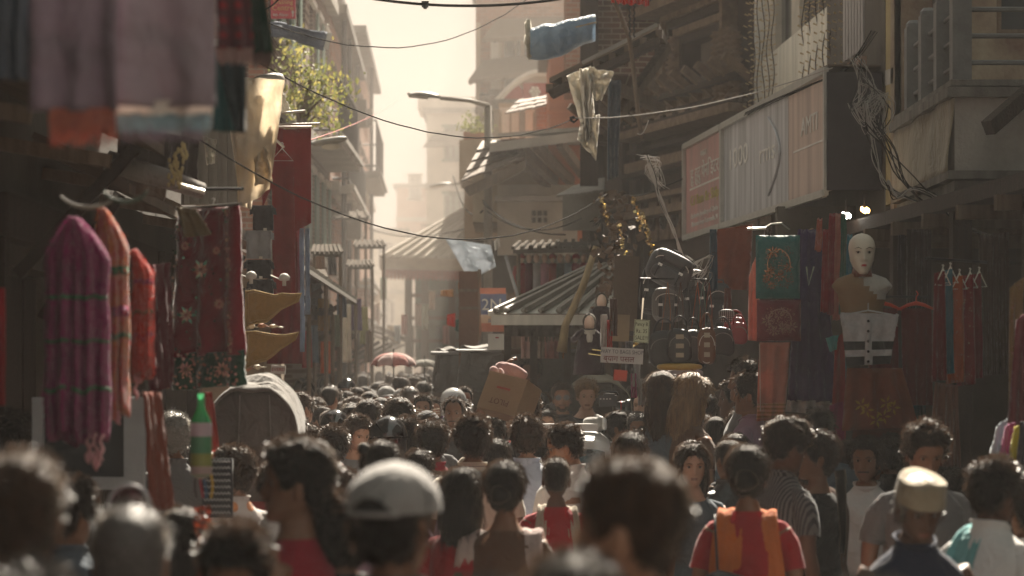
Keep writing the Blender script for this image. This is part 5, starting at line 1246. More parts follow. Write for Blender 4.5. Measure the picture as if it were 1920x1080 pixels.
for i, (x, y) in enumerate(((478, 613), (500, 612), (520, 613), (472, 690), (490, 688))):
    m = MB(); m.ell(P(x, y, 17.3), (.035, .03, .018), 8, 6, jit=2.5); one(m, 'crumpled_bag', M('cr%d' % (i % 2), [(.65, .6, .52), (.4, .2, .12)][i % 2], .6, transl=.2), ['first', 'second', 'third', 'fourth', 'fifth'][i]+' crumpled pale wrapper lying on the ochre pennants', 'wrapper', 'wrappers on the pennants')
for i, (x, y) in enumerate(((471, 524), (533, 528))):
    m = MB(); m.lathe(P(x, y+8, 16.8), [(0, 0), (.012, 0), (.012, .03), (.032, .035), (.036, .055), (.02, .075), (0, .08)], 12); m.tube([P(x, y, 16.8), P(x-25, y-12, 17.1)], .004, 4); one(m, 'knob_lamp', WHITEW, ['left', 'right'][i]+' white mushroom-shaped lamp knob on a stalk above the ochre pennants', 'lamp', smooth=True)
# printed bag with lettering
r = thing('printed_carton', 'small white printed carton reading EVERD behind the rickshaw hood', 'carton', P(522, 705, 16)); m = MB(); m.box(P(522, 693, 16), (.085, .05, .05), Matrix.Rotation(.08, 3, 'Y')); m.build('box', WHITEW, r); text(r, 'EVERD', P(522, 693, 15.97), .028, cm('red'), ext=.001)
# hanging bottle
d = 10.2; r = thing('hanging_bottle', 'upturned green-necked plastic bottle with a striped label hanging on a string', 'bottle', P(377, 738, d)); c = P(377, 898, d); h = (P(0, 738, d)-P(0, 898, d)).z
def lat(z0, z1, rf, n=14): return [(rf(z0+(z1-z0)*i/n), h*(z0+(z1-z0)*i/n)) for i in range(n+1)]
rb = lambda t: .0 if t <= 0 else .040*min(1, (t*18)**.5) if t < .06 else .0405 if t < .62 else .0405-(.0405-.013)*sstep(.62, .88, t) if t < .9 else .013
m = MB(); m.lathe(c, lat(0, .14, rb)+lat(.141, .58, rb)+lat(.59, 1, rb), 22); m.build('body', M('bottle_green', (.05, .28, .12), .2, .2, 3, 0, transl=.5, spec=.6), r, True)
for a, b, mt in ((.0, .15, M('bottle_milky', (.42, .32, .30), .3, .2, transl=.3)), (.15, .30, M('label_olive', (.20, .22, .06), .5)), (.30, .50, M('label_green', (.06, .20, .10), .5)), (.50, .66, M('label_mauve', (.42, .34, .38), .5))):
    m = MB(); m.lathe(c, [(rb(max(t, .004))*1.025, h*t) for t in [a+(b-a)*i/5 for i in range(6)]], 22); m.build('label', mt, r, True)
m = MB(); m.tube([P(377, 738, d), P(376, 700, d)], .0015, 5); m.build('string', WOOD, r)
for i, (x, c) in enumerate(((368, (.04, .03, .03)), (378, (.30, .03, .05)), (384, (.04, .10, .20)), (396, (.55, .35, .05)))):
    m = MB(); m.tube([P(x+3*math.sin(k*1.1+i), 850+k*14, 10.6) for k in range(7)], .005, 5); one(m, 'cord', M('cord%d' % i, c, .7), ['black', 'red', 'blue', 'yellow'][i]+' cord dangling below the hanging bottle', 'cord', smooth=True)
# glittering ornament chain
m = MB(); rr = random.Random(9); GLX = M('red_tinsel', (.30, .02, .03), .12, .6, 25, .2, 30, .9, metal=.6, col2=(.55, .25, .10)); r = thing('tinsel_garland', 'glittering red and gold tinsel garland beside the checked-shirt man', 'garland', P(378, 940, 9))
for k in range(150):
    t = rr.random(); px = 378+(14 if t < .4 else 5)*rr.uniform(-1, 1); py = 950+130*t; c = P(px, py, 9+rr.uniform(-.03, .03)); s = rr.uniform(.004, .011); R = Matrix.Rotation(rr.uniform(0, 6), 3, (1, 1, 0))
    m.add([c+R @ Vector((-s, 0, 0)), c+R @ Vector((0, s*.6, s)), c+R @ Vector((s, 0, 0)), c+R @ Vector((0, -s*.6, -s))], [(0, 1, 2), (0, 2, 3), (0, 3, 1), (1, 3, 2)])
m.build('tinsel', GLX, r, kind='stuff')
# round handled mirror
r = thing('round_mirror', 'round wing mirror with pale rim above the shaved head', 'mirror', P(242, 960, 7.5)); m = MB(); c = P(242, 948, 7.5)
m.tube([c+Vector((.058*math.cos(a), 0, .058*math.sin(a))) for a in [2*PI*k/28 for k in range(29)]], .005, 6, cap=False); m.build('rim', M('mirror_rim', (.4, .38, .4), .3), r, True)
m = MB(); m.lathe(c+Vector((0, .004, 0)), [(0, 0), (.056, 0), (.056, .006), (.04, .02), (0, .025)], 28, 'Y'); m.build('glass', M('mirror_glass', (.12, .03, .03), .08, .6, 8, 0, spec=.8, metal=.5), r, True); m = MB(); m.tube([c-Vector((0, 0, .06)), c-Vector((.02, 0, .3))], .006, 6); m.build('stem', IRON, r)

# ---------------------------------------------------------------- stalls along the lane, left, beyond the saris
rr = random.Random(31)
cols = [('ochre', (.40, .24, .07)), ('orange', (.60, .15, .06)), ('grey', (.20, .20, .20)), ('purple', (.18, .13, .22)), ('olive', (.30, .28, .10)), ('white', (.6, .57, .5)), ('blue', (.22, .28, .36)), ('red', (.40, .05, .05)), ('brown', (.20, .12, .08)), ('pale green', (.25, .30, .22))]
lst = [(590, 520, 24, 80, 31, 2), (606, 560, 20, 60, 30, 0), (612, 640, 22, 60, 30, 1), (640, 545, 16, 50, 33, 6), (650, 570, 14, 110, 34, 5), (668, 560, 18, 60, 36, 3), (682, 575, 14, 70, 38, 4), (690, 620, 12, 60, 38, 8), (628, 590, 16, 60, 32, 9), (600, 480, 16, 50, 32, 8), (622, 470, 14, 45, 34, 2), (575, 620, 16, 70, 28, 7), (588, 610, 14, 70, 29, 6)]
for i, (x, y, w, h, d, c) in enumerate(lst):
    lbs = ['small grey garment under the short tilted awning', 'ochre garment hung above the orange one at the left stalls', 'bright orange garment low over the crowd at the left stalls', 'slate blue garment under the dark jutting awning', 'narrow white garment hung full length at the left stalls', 'tall olive garment next to the narrow white one', 'purple garment high at the right end of the left stalls', 'brown garment nearest the umbrella at the left stalls', 'pale green garment between the orange and the white one', 'brown garment high under the first tin awning', 'grey garment high under the second tin awning', 'red garment low beside the red saris', 'blue garment just left of the orange one']
    hung('hung_garment', lbs[i], 'garment', Q4((x-w/2, y, d), (x+w/2, y, d), (x+w/2+2, y+h, d), (x-w/2-1, y+h, d)), C('gm_'+cols[c][0].replace(' ', '_'), cols[c][1]), 2, .02, 60+i, group='garments on the far left stalls')
for i, (x0, y0, x1, y1, d, mt) in enumerate(((590, 462, 640, 476, 33, AWN), (655, 490, 700, 500, 40, AWN), (580, 575, 625, 585, 30, AWN), (668, 452, 722, 462, 44, AWN), (636, 560, 668, 566, 36, AWN), (598, 396, 690, 408, 46, AWN), (580, 510, 612, 524, 28, AWN))):
    r = thing('stall_awning', ['pale lit', 'dark jutting', 'low brown', 'farthest pale', 'small bright', 'long upper', 'short tilted'][i]+' tin awning over the left stalls', 'awning', P((x0+x1)/2, y1, d), 0, 'tin awnings over the left stalls')
    q = [P(x0, y0, d+1.2), P(x1-6, y0, d+1.2), P(x1, y1, d-.4), P(x0-4, y1, d-.4)]; m = MB(); m.prism(q, (0, 0, -.04)); m.build('sheet', mt, r)
    for k in range(7):
        t = k/6; m = MB(); m.slab(q[0].lerp(q[1], t)+Vector((0, 0, .015)), q[3].lerp(q[2], t)+Vector((0, 0, .015)), .03, .04); m.build('rib', mt, r)
    for t in (.05, .95):
        m = MB(); p = q[3].lerp(q[2], t); m.tube([p+Vector((0, .1, -.03)), Vector((p.x, p.y+.1, ground_z(p.y)))], .025, 6); m.build('pole', WOODM, r)

# ---------------------------------------------------------------- right middle: hip-roofed kiosk
d = 26; r = thing('kiosk', 'kiosk with ribbed hipped tin roof and a hanging cloth valance', 'kiosk', (X(1050, d), d+1, 0))
SM = M('roof_sheet_light', (.68, .65, .58), .55, .3, 2.5, .15, 20, .4, kind='streak'); e0, e1 = P(921, 588, d-.6), P(1180, 588, d-.6); t0, t1 = P(1108, 506, d+1.2), P(1190, 500, d+1.2); e2 = e0+Vector((.2, 3.6, 0)); e3 = e1+Vector((0, 3.6, 0))
m = MB(); m.add([e0, e1, t1, t0, e2, e3], [(0, 1, 2, 3), (4, 0, 3), (5, 4, 3, 2), (1, 5, 2)]); m.build('roof', SM, r)
for i, (x, xt, yt) in enumerate(((930, 1085, 520), (950, 1108, 512), (983, 1118, 516), (1015, 1135, 518), (1048, 1150, 520), (1080, 1165, 522), (1110, 1175, 530))):
    a = P(x, 586-4, d-.58); b = P(xt, yt, d+1.1)
    # keep the rib on the roof plane
    u = (a.x-e0.x)/(e1.x-e0.x); A = e0.lerp(e1, max(.03, u)); B = t0.lerp(t1, min(.98, .0+i*.16)); m = MB(); m.slab(A+Vector((0, -.02, .035)), B+Vector((0, -.02, .04)), .05, .045); m.ell(A+Vector((0, -.03, .03)), (.035, .035, .028), 8, 6); m.build('roof_rib', M('rib_dark', (.20, .18, .15), .6), r)
m = MB(); m.slab(e0, t0, .05, .07); m.build('hip_cap', SM, r); m = MB(); m.slab(e0+Vector((0, 0, -.06)), e1+Vector((0, 0, -.06)), .10, .03); m.build('eave_board', SM, r)
m = MB(); drape(m, [P(945, 598, d-.4), P(1120, 600, d-.4), P(1120, 634, d-.4), P(945, 630, d-.4)], 9, .015, seed=3, thick=.006); m.build('valance', C('valance_grey', (.13, .11, .09)), r, True)
m = MB(); fringe(m, P(985, 632, d-.4), P(1060, 632, d-.4), 24, .05, .006, 3); m.build('valance_fringe', C('valance_grey', (.13, .11, .09)), r, kind='stuff')
for px in (952, 1000, 1062, 1150):
    m = MB(); m.box((X(px, d), d-.35, (Z(600, d))/2), (.07, .07, Z(600, d))); m.build('post', WOOD, r)
m = MB(); m.box((X(1060, d), d+2.6, 1.4), (1.3, .08, 2.8)); m.build('back_screen', WOODM, r)
m = MB(); m.tube([P(1118, 462, d-1), P(1092, 540, d-1.0), P(1060, 610, d-1), P(1053, 660, d-1.05)], [.03, .035, .035, .05], 8); one(m, 'pale_pole', BAM, 'pale wrapped pole slanting across the ribbed kiosk roof', 'pole', smooth=True)
for i, (x, w, c) in enumerate(((990, 26, (.52, .36, .33)), (1010, 18, (.55, .50, .44)), (1034, 26, (.50, .30, .28)), (1062, 14, (.65, .28, .08)))):
    hung('hung_garment', ['pale pink', 'cream', 'dusty rose', 'orange'][i]+' cloth hanging inside the ribbed-roof kiosk', 'garment', Q4((x-w/2, 618, d+.5), (x+w/2, 618, d+.5), (x+w/2, 672, d+.5), (x-w/2, 672, d+.5)), C('kg%d' % i, c), 2, .015, 80+i)
# mannequin row above the kiosk
SKM = M('mannequin_skin', (.72, .54, .43), .5, .1); tin = thing('flat_awning', 'flat pale tin awning above the row of dressed mannequins', 'awning', P(1040, 465, 33))
q = [P(975, 456, 34.4), P(1118, 452, 34.4), P(1122, 466, 32), P(962, 468, 32)]; m = MB(); m.prism(q, (0, 0, -.05)); m.build('sheet', AWN, tin)
for k in range(11):
    t = k/10; m = MB(); m.slab(q[0].lerp(q[1], t)+Vector((0, 0, .02)), q[3].lerp(q[2], t)+Vector((0, 0, .02)), .035, .04); m.build('rib', AWN, tin)
for px in (972, 1116):
    m = MB(); m.tube([P(px, 468, 32.3), Vector((X(px, 32.3), 32.3, 0))], .03, 6); m.build('pole', WOODM, tin)
man = [(978, (.30, .05, .05), 'dark red kurta at the left end'), (992, (.16, .03, .04), 'maroon kurta, second from the left'), (1006, (.62, .58, .60), 'white gown, third from the left'), (1021, (.60, .32, .38), 'pink gown, fourth from the left'), (1036, (.34, .06, .05), 'brick red kurta in the middle'), (1050, (.12, .12, .10), 'black and cream dress, fourth from the right'), (1065, (.34, .44, .52), 'pale blue dress, third from the right'), (1080, (.36, .07, .09), 'wine red kurta, second from the right'), (1095, (.55, .22, .26), 'rose dress at the right end')]
for i, (px, c, lb) in enumerate(man):
    d = 32.6; base = P(px, 572, d); r = thing('mannequin', 'small dressed mannequin in '+lb, 'mannequin', base, 0, 'mannequins on the shelf above the kiosk'); h = (P(px, 478, d)-base).z; mt = C('mq%d' % i, tuple(min(.85, v*1.5) for v in c), transl=.55)
    m = MB(); m.lathe(base, [(0, 0), (.10, 0), (.085, h*.35), (.06, h*.55), (.075, h*.68), (.085, h*.76), (.05, h*.82), (.02, h*.84)], 12); m.build('dress', mt, r, True)
    m = MB(); m.tube([base+Vector((0, 0, h*.8)), base+Vector((0, 0, h*.88))], .018, 8); m.ell(base+Vector((0, 0, h*.93)), (.037, .042, .055), 12, 9); m.build('head', SKM, r, True)
    if i in (0, 4, 7): m = MB(); m.ell(base+Vector((0, .006, h*.955)), (.045, .05, .05), 12, 8); m.build('head_scarf', mt, r, True)
    for sg in (-1, 1):
        m = MB(); m.tube([base+Vector((sg*.07, 0, h*.77)), base+Vector((sg*.095, -.01, h*.6)), base+Vector((sg*.09, -.04, h*.45))], [.025, .022, .02], 7); m.build('sleeve', mt, r, True)
m = MB(); m.box(P(1035, 576, 32.8), (1.05, .5, .05)); one(m, 'display_shelf', WOODM, 'shelf under the row of dressed mannequins', 'shelf')
# tall brown pillar, poster, white box
r = thing('brown_pillar', 'tall brown wrapped pillar beside the hanging poster', 'pillar', P(879, 690, 30)); m = MB(); m.box((X(879, 30), 30, Z(615, 30)), (.22, .22, Z(545, 30)-Z(690, 30)+.4)); m.build('shaft', PLA('wrapped_brown', (.17, .09, .06)), r)
for y in (545, 578): m = MB(); m.box((X(879, 30), 30, Z(y, 30)), (.235, .235, .03)); m.build('band', WOODM, r)
r = thing('poster', 'torn orange and blue poster with white 2N lettering on a pole', 'poster', P(924, 620, 28)); PO = M('poster_orange', (.55, .20, .13), .7); PB = M('poster_blue', (.14, .16, .26), .7); PW = M('poster_cream', (.58, .42, .30), .7)
for y0, y1, mt, o in ((540, 551, PO, 0), (551, 590, PB, .004), (590, 606, PW, 0), (606, 622, PO, .004)):
    m = MB(); m.grid(lambda u, v: P(900+48*u+(y0+(y1-y0)*v-540)*.04, y0+(y1-y0)*v, 28-o+.02*math.sin(u*5+y0*.1)), 10, 4, .006); m.build('poster_strip', mt, r)
text(r, '2N', P(922, 572, 27.94), .17, WHITEW); text(r, 'a', P(918, 600, 27.94), .08, PB)
m = MB(); m.tube([P(948, 480, 28.05), P(972, 560, 28)], .02, 6); m.build('pole', M('grey_pole', (.25, .25, .26), .5), r)
m = MB(); m.tube([P(899, 505, 28.05), P(899, 640, 28.05)], .02, 6); m.build('upright', WOODM, r)
r = thing('white_box', 'white painted box with a small red mark under the poster', 'box', P(930, 655, 25)); m = MB(); m.box(P(930, 641, 25), (.15, .14, .15)); m.build('case', WHITEW, r); m = MB(); m.box(P(932, 633, 24.92), (.03, .004, .012)); m.build('mark', cm('red'), r)
# blue-white hanging cloth, orange pieces
hung('sheet', 'pale blue sheet tied by its corner beside the pavilion roof', 'sheet', Q4((834, 446, 34), (920, 460, 34), (930, 500, 34), (880, 526, 34)), C('pale_blue_sheet', (.62, .66, .70), transl=.4), 1.6, .05, 90, wob=.03)
hung('sheet', 'small white rag hooked on the lamp pole', 'rag', Q4((926, 452, 31), (935, 446, 31), (938, 462, 31), (928, 470, 31)), C('rag_white', (.6, .58, .54)), 1, .02, 91)
for i, (x, y, w, h, c, lb) in enumerate(((838, 545, 24, 12, (.50, .30, .16), 'small tan pennon left of the brown pillar'), (872, 530, 26, 16, (.32, .15, .07), 'brown rag over the brown pillar'), (846, 590, 16, 24, (.55, .10, .08), 'bright red and yellow sign cloth left of the brown pillar'), (858, 600, 10, 24, (.05, .12, .10), 'thin dark green banner by the brown pillar'))):
    hung('small_cloth', lb, 'cloth', Q4((x-w/2, y, 31), (x+w/2, y-3, 31), (x+w/2, y+h, 31), (x-w/2, y+h*.8, 31)), C('sc%d' % i, c), 1.4, .02, 95+i)
# pale far stalls in the haze beyond the umbrella
rr = random.Random(77)
for i in range(12):
    x = 706+i*13; d = 52+rr.uniform(-3, 10); y = rr.choice([520, 545, 570, 590, 610]); h = rr.uniform(34, 60); c = [(.5, .35, .3), (.3, .36, .3), (.55, .48, .38), (.22, .28, .34), (.45, .2, .18), (.5, .45, .4)][i % 6]; nm = ['pink', 'sage', 'cream', 'slate', 'brick', 'stone'][i % 6]
    hung('far_cloth', f'hazy {nm} cloth at a far stall, '+('left' if i < 6 else 'right')+' half of the row under the pavilion', 'garment', Q4((x-6, y, d), (x+6, y, d), (x+6, y+h, d), (x-6, y+h, d)), C('fc_'+nm, c), 1.5, .02, 100+i, group='hazy cloths under the pavilion', nv=6)
# ================================================================== right-hand stall goods
SEQO = M('sequin_copper', (.50, .24, .12), .25, .5, 60, 0, metal=.9)
def packet(name, label, x0, y0, x1, y1, d, mat, th=.05, motif=None, seed=0, cat='fabric packet'):
    """folded fabric in a flat soft packet"""
    c = P((x0+x1)/2, (y0+y1)/2, d); r = thing(name, label, cat, P((x0+x1)/2, y1, d)); w = X(x1, d)-X(x0, d); h = Z(y0, d)-Z(y1, d)
    m = MB()
    def fn(u, v):
        a, b = 2*u-1, 2*v-1; e = (1-abs(a)**6)*(1-abs(b)**6); return c+Vector((a*w/2, -th*e**.5-.006*noise.noise(Vector((u*4, v*4, seed))), -b*h/2))
    m.grid(fn, 20, 20, 0)
    def fb(u, v): p = fn(1-u, v); return Vector((p.x, 2*c.y-p.y, p.z))
    m.grid(fb, 20, 20, 0); m.build('cloth_fold', mat, r, True)
    for k in range(3):
        e = MB(); zz = c.z-h/2+.012+.014*k; e.slab(Vector((c.x-w/2+.01, c.y-th*.55, zz)), Vector((c.x+w/2-.01, c.y-th*.55, zz)), .008, .01); e.build('folded_edge', mat, r)
    if motif:
        m = MB(); rr = random.Random(seed); q = [Vector((c.x-w/2, c.y, c.z+h/2)), Vector((c.x+w/2, c.y, c.z+h/2)), Vector((c.x+w/2, c.y, c.z-h/2)), Vector((c.x-w/2, c.y, c.z-h/2))]
        for k in range(9): flower(m, q, rr.uniform(.2, .8), rr.uniform(.25, .8), rr.uniform(.02, .045), 7, 1, th+.012)
        sequins(m, q, 320, .0035, seed, th+.012, lambda g: (.5+.33*math.cos(g.random()*6.28)*g.uniform(.5, 1), .52+.34*math.sin(g.random()*6.28)*g.uniform(.5, 1))); m.build('embroidery', motif, r, kind='stuff')
        for cv in range(1):
            e = MB(); e.tube([c+Vector((w*.26*math.cos(a)*(1-.12*cv), -th-.014, h*.27*math.sin(a*1.0+cv)*(1-.1*cv))) for a in [3.6*k/14+cv*1.5 for k in range(15)]], .0035, 5); e.build('embroidered_scroll', motif, r)
    return r
packet('sari_packet', 'folded teal fabric with copper embroidery, above the maroon one', 1417, 441, 1500, 560, 17.6, C('teal_silk', (.015, .13, .13), rough=.55, transl=.05), motif=SEQO, seed=3)
packet('sari_packet', 'folded maroon fabric with gold motifs, below the teal one', 1419, 562, 1502, 640, 17.6, C('maroon_silk', (.16, .02, .03), rough=.5, transl=.05), motif=SEQ, seed=5)
r = thing('hanging_rail', 'pale horizontal bracket rail above the teal fabric', 'rail', P(1420, 430, 17.6)); m = MB(); m.tube([P(1402, 429, 17.5), P(1436, 428, 17.5)], .010, 6); m.tube([P(1432, 428, 17.5), P(1445, 420, 17.7), P(1465, 418, 17.8), P(1480, 430, 17.9)], .006, 6); m.build('rod', M('pale_steel', (.75, .72, .65), .3, metal=.5), r)  # rod in pale steel, one even tone
PEACH = C('peach_cloth', (.46, .17, .12), scale=6); PEACHB = C('peach_border', (.30, .14, .06), kind='stripe_h', scale=12, col2=(.50, .22, .14))
q = Q4((1424, 642, 17.4), (1482, 642, 17.4), (1472, 786, 17.4), (1418, 790, 17.4)); r = hung('kurta', 'long peach kurta with woven border under the maroon packet', 'kurta', q, PEACH, 2.5, .016, 3); band(r, q, .78, .97, PEACHB, 'woven_border', 2.5, .016, 3)
m = MB(); m.tube([P(1424+k*.2, 645+k*14, 17.37) for k in range(10)], .004, 5); m.build('lace_edge', C('lace', (.55, .42, .36)), r)
r = hung('kurta', 'narrow salmon cloth hanging behind the teal and maroon packets', 'garment', Q4((1404, 520, 17.9), (1424, 460, 17.9), (1424, 640, 17.9), (1402, 638, 17.9)), C('salmon_cloth', (.55, .20, .15)), 1.5, .015, 5)
hung('kurta', 'orange length hanging down to the heads under the peach kurta', 'garment', Q4((1414, 770, 17.8), (1432, 775, 17.8), (1428, 850, 17.8), (1412, 850, 17.8)), C('apricot_cloth', (.50, .22, .13)), 1.2, .015, 6)
PUR = C('purple_cloth', (.055, .025, .10), scale=4); q = Q4((1496, 430, 17.9), (1540, 430, 17.9), (1575, 755, 17.6), (1476, 752, 17.6))
r = hung('long_dress', 'long dark purple dress with a wide silver hem', 'dress', q, PUR, 3.5, .022, 7, nv=24); q2 = Q4((1476, 750, 17.6), (1577, 753, 17.6), (1580, 780, 17.6), (1472, 772, 17.6)); m = MB(); drape(m, q2, 3.5, .03, seed=7, thick=.006); m.build('silver_hem', M('silver_brocade', (.40, .36, .33), .45, .4, 50, .5, metal=.5), r, True)
m = MB(); m.tube([P(1512, 500, 17.82), P(1516, 535, 17.8), P(1526, 500, 17.82)], .006, 5); m.build('neckline', M('silver_brocade', (.40, .36, .33)), r)
r = thing('mannequin_torso', 'tan mannequin torso in a dark sequined top left of the scarves', 'mannequin', P(1522, 560, 18.2)); m = MB(); b = P(1522, 540, 18.2)
m.lathe(b, [(0, 0), (.085, 0), (.10, .08), (.105, .13), (.085, .18), (.035, .21), (.030, .26), (.05, .30), (.055, .35), (.04, .39), (0, .41)], 16); m.build('figure', M('mannequin_tan', (.30, .19, .12), .5, .15), r, True)
m = MB(); m.lathe(b+Vector((0, 0, -.005)), [(.090, -.02), (.104, .08), (.109, .125), (.098, .155)], 16); m.build('top', C('sequined_black', (.03, .02, .03)), r, True)
sc = [(1545, (.30, .012, .02), 'crimson', 430, 585), (1557, (.26, .012, .02), 'deep crimson', 400, 590), (1568, (.45, .16, .12), 'salmon', 400, 600), (1579, (.05, .14, .10), 'bottle green', 400, 590), (1534, (.36, .08, .05), 'rust', 410, 470), (1590, (.03, .17, .22), 'turquoise', 440, 560)]
for i, (x, c, nm, a, b_) in enumerate(sc): hung('scarf', f'{nm} scarf in the bunch left of the white mannequin head', 'scarf', Q4((x-2, a, 17.5), (x+8, a, 17.5), (x+5, b_, 17.3), (x-7, b_, 17.3)), C('scarf_'+nm.replace(' ', '_'), c), 1.2, .012, 110+i, group='scarves beside the mannequin head')
# white mannequin head and bust
d = 16.4; r = thing('mannequin_bust', 'white bald mannequin head with red lips on a tan and white bust', 'mannequin', P(1616, 590, d)); MW = M('mannequin_white', (.62, .56, .46), .35, .05, 8, .02)
po = Pose(yaw=0, fem=True); rows = [po.head(np.stack([*ringxy(w, f, b), np.full(N_A, z)], 1)) for z, w, f, b in smooth_rows(TORSO_F, [1.40, 1.42, 1.435, 1.447, 1.458, 1.47])]+[po.head(head_ring(t, fem=1)) for t in T_ROWS]
hc = P(1616, 437, d); 
def mq(p, s=1.12): return [(hc.x-v[0]*s, hc.y-v[1]*s, hc.z+(v[2]-1.7)*s) for v in p]
m = MB(); m.add(mq(np.concatenate(rows)), loft_idx(len(rows), N_A)); m.build('head', MW, r, True)
fm = MB(); fm.add(mq([(x, .0885+.006*(1-abs(x)/.02), CHIN+HH*(.205+zz)) for x in (-.017, 0, .017) for zz in (-.035, 0, .03)]), [(0, 1, 4, 3), (1, 2, 5, 4), (3, 4, 7, 6), (4, 5, 8, 7)])
for v in range(len(fm.v)): pass
fm = MB(); 
for zz, w_ in ((.19, .016), (.215, .017)): fm.tube([Vector(v) for v in mq([(-w_, .090, CHIN+HH*zz), (-.006, .0955, CHIN+HH*(zz+.006)), (.006, .0955, CHIN+HH*(zz+.006)), (w_, .090, CHIN+HH*zz)])], [.001, .0042, .0042, .001], 6)
fm.build('painted_lips', M('red_paint', (.40, .02, .03), .35, 0), r, True); fm = MB()
for sg in (-1, 1):
    fm.tube([Vector(v) for v in mq([(sg*.012, .0935, CHIN+HH*.60), (sg*.03, .0925, CHIN+HH*.64), (sg*.05, .079, CHIN+HH*.61)])], [.0012, .002, .001], 5)
    fm.tube([Vector(v) for v in mq([(sg*.017, .081, CHIN+HH*.525), (sg*.031, .083, CHIN+HH*.545), (sg*.046, .072, CHIN+HH*.53)])], [.0012, .0028, .001], 5); fm.ell(mq([(sg*.031, .0785, CHIN+HH*.517)])[0], (.008, .006, .006), 8, 6)
fm.build('painted_eyes', EYED, r, True)
nb = P(1616, 497, d); m = MB(); m.tube([nb+Vector((0, .0, .01)), nb+Vector((0, 0, -.045)), nb+Vector((0, 0, -.075))], [.052, .060, .085], 16); m.build('collar', C('rust_collar', (.20, .06, .025)), r, True)
def bust(u, v):
    a = 2*PI*u; zz = v; w = .19-.05*zz*zz*1.2; hgt = -.07-.22*v; w = float(np.interp(v, [0, .12, .3, .5, 1], [.06, .15, .19, .15, .125])); dd = float(np.interp(v, [0, .12, .3, .5, 1], [.05, .075, .095, .10, .10])); return nb+Vector((math.sin(a)*w, -math.cos(a)*dd, -.05-.26*v))
m = MB(); m.grid(bust, 32, 16); o = m.build('bust', [M('bust_tan', (.20, .12, .055), .7, .15), C('white_satin', (.55, .53, .48))], r, True)
for p in o.data.polygons:
    c = p.center
    if c.x+(c.z-.20)*.9 > .0 and c.z > .09: p.material_index = 1
# striped white knit top on hanger
d = 16.2; WK = C('white_knit', (.62, .60, .60), scale=30, bump=.4, bscale=260); BK = C('black_knit', (.02, .02, .022))
r = thing('banded_top', 'white knit top with two black bands and a buttoned front on a hanger', 'top', P(1628, 588, d))
def topq(y0, y1, k0, k1): return Q4((1581+k0, y0, d), (1679-k0, y0+2, d), (1679-k1, y1, d), (1581+k1, y1, d))
m = MB(); drape(m, Q4((1576, 586, d), (1684, 590, d), (1668, 682, d), (1586, 686, d)), 2, .012, nu=30, nv=24, seed=4, thick=.008); o = m.build('front', [WK, BK], r, True)
for p in o.data.polygons:
    c = p.center+r.location; zz = c.z; 
    for (ya, yb) in ((640, 655), (668, 684)):
        if Z(yb, d) < zz < Z(ya, d) and abs(c.x-X(1628, d)) > .022: p.material_index = 1
m = MB(); m.grid(lambda u, v: P(1624+9*u, 592+92*v, d-.03), 2, 10, .004); m.build('button_band', WK, r, True)
for k in range(5): m = MB(); m.lathe(P(1628, 602+19*k, d-.036), [(0, -.006), (.008, -.006), (.009, 0)], 10, 'Y'); m.build('button', BK, r)
for sg, xx in ((-1, 1580), (1, 1680)):
    m = MB(); drape(m, Q4((xx, 587, d), (xx+sg*5, 590, d), (xx+sg*2, 612, d), (xx-sg*4, 610, d)), 1, .006, nv=5, nu=6); m.build('sleeve', WK, r, True)
m = MB(); m.tube([P(1586, 590, d-.02), P(1628, 582, d-.02), P(1672, 590, d-.02)], .005, 5); m.tube([P(1628, 582, d), P(1628, 568, d)], .004, 5); m.build('hanger', M('clear_plastic', (.6, .6, .6), .2, transl=.3), r)
# red clothes hangers, rail and garments behind
for i, x in enumerate((1655, 1718)):
    r = thing('red_hanger', ['left', 'right'][i]+' scarlet plastic hanger behind the striped top', 'hanger', P(x, 575, 16.8), 0, 'scarlet hangers'); m = MB(); c = P(x, 572, 16.8)
    m.tube([c+Vector((-.12, 0, -.03)), c+Vector((-.05, 0, .0)), c+Vector((0, 0, .012)), c+Vector((.05, 0, 0)), c+Vector((.12, 0, -.03))], [.006, .012, .014, .012, .006], 7); m.tube([c, c+Vector((0, 0, .05)), c+Vector((.012, 0, .07)), c+Vector((0, 0, .09))], .004, 5); m.build('arms', M('scarlet_plastic', (.55, .05, .02), .4), r, True)
    q = Q4((x-28, 578, 16.85), (x+28, 578, 16.85), (x+30, 760, 16.85), (x-26, 760, 16.85)); hung('kurta', ['dark red kurta behind the striped top', 'dark red panelled kurta right of the striped top'][i], 'kurta', q, C('kurta_dark_red', (.13, .012, .012)), 3, .015, 120+i)
m = MB(); m.tube([P(1628, 556, 17), P(1740, 557, 17.2)], .008, 6); one(m, 'garment_rail', IRON, 'dark rail behind the scarlet hangers', 'rail')
q = Q4((1588, 690, 16.3), (1690, 690, 16.3), (1722, 800, 16.3), (1578, 808, 16.3)); r = hung('skirt', 'flared rust skirt printed with yellow leaves under the striped top', 'skirt', q, C('rust_skirt', (.22, .06, .025)), 3, .03, 9)
m = MB(); rr = random.Random(8)
for (u, v) in ((.25, .6), (.32, .68), (.62, .58), (.7, .66), (.45, .85), (.55, .8)): flower(m, q, u, v, .05, 5, 1, .045)
m.build('leaf_print', C('leaf_yellow', (.40, .24, .03)), r, kind='stuff')
hung('skirt', 'second rust skirt hanging below the leaf-printed one', 'skirt', Q4((1600, 800, 16.6), (1720, 800, 16.6), (1730, 900, 16.6), (1590, 900, 16.6)), C('rust_skirt2', (.12, .035, .018)), 3, .02, 10)
hung('garment', 'plain red length between the purple dress and the skirts', 'garment', Q4((1566, 640, 16.9), (1584, 620, 16.9), (1584, 830, 16.9), (1556, 830, 16.9)), C('red_length', (.30, .02, .02)), 1.2, .02, 11)
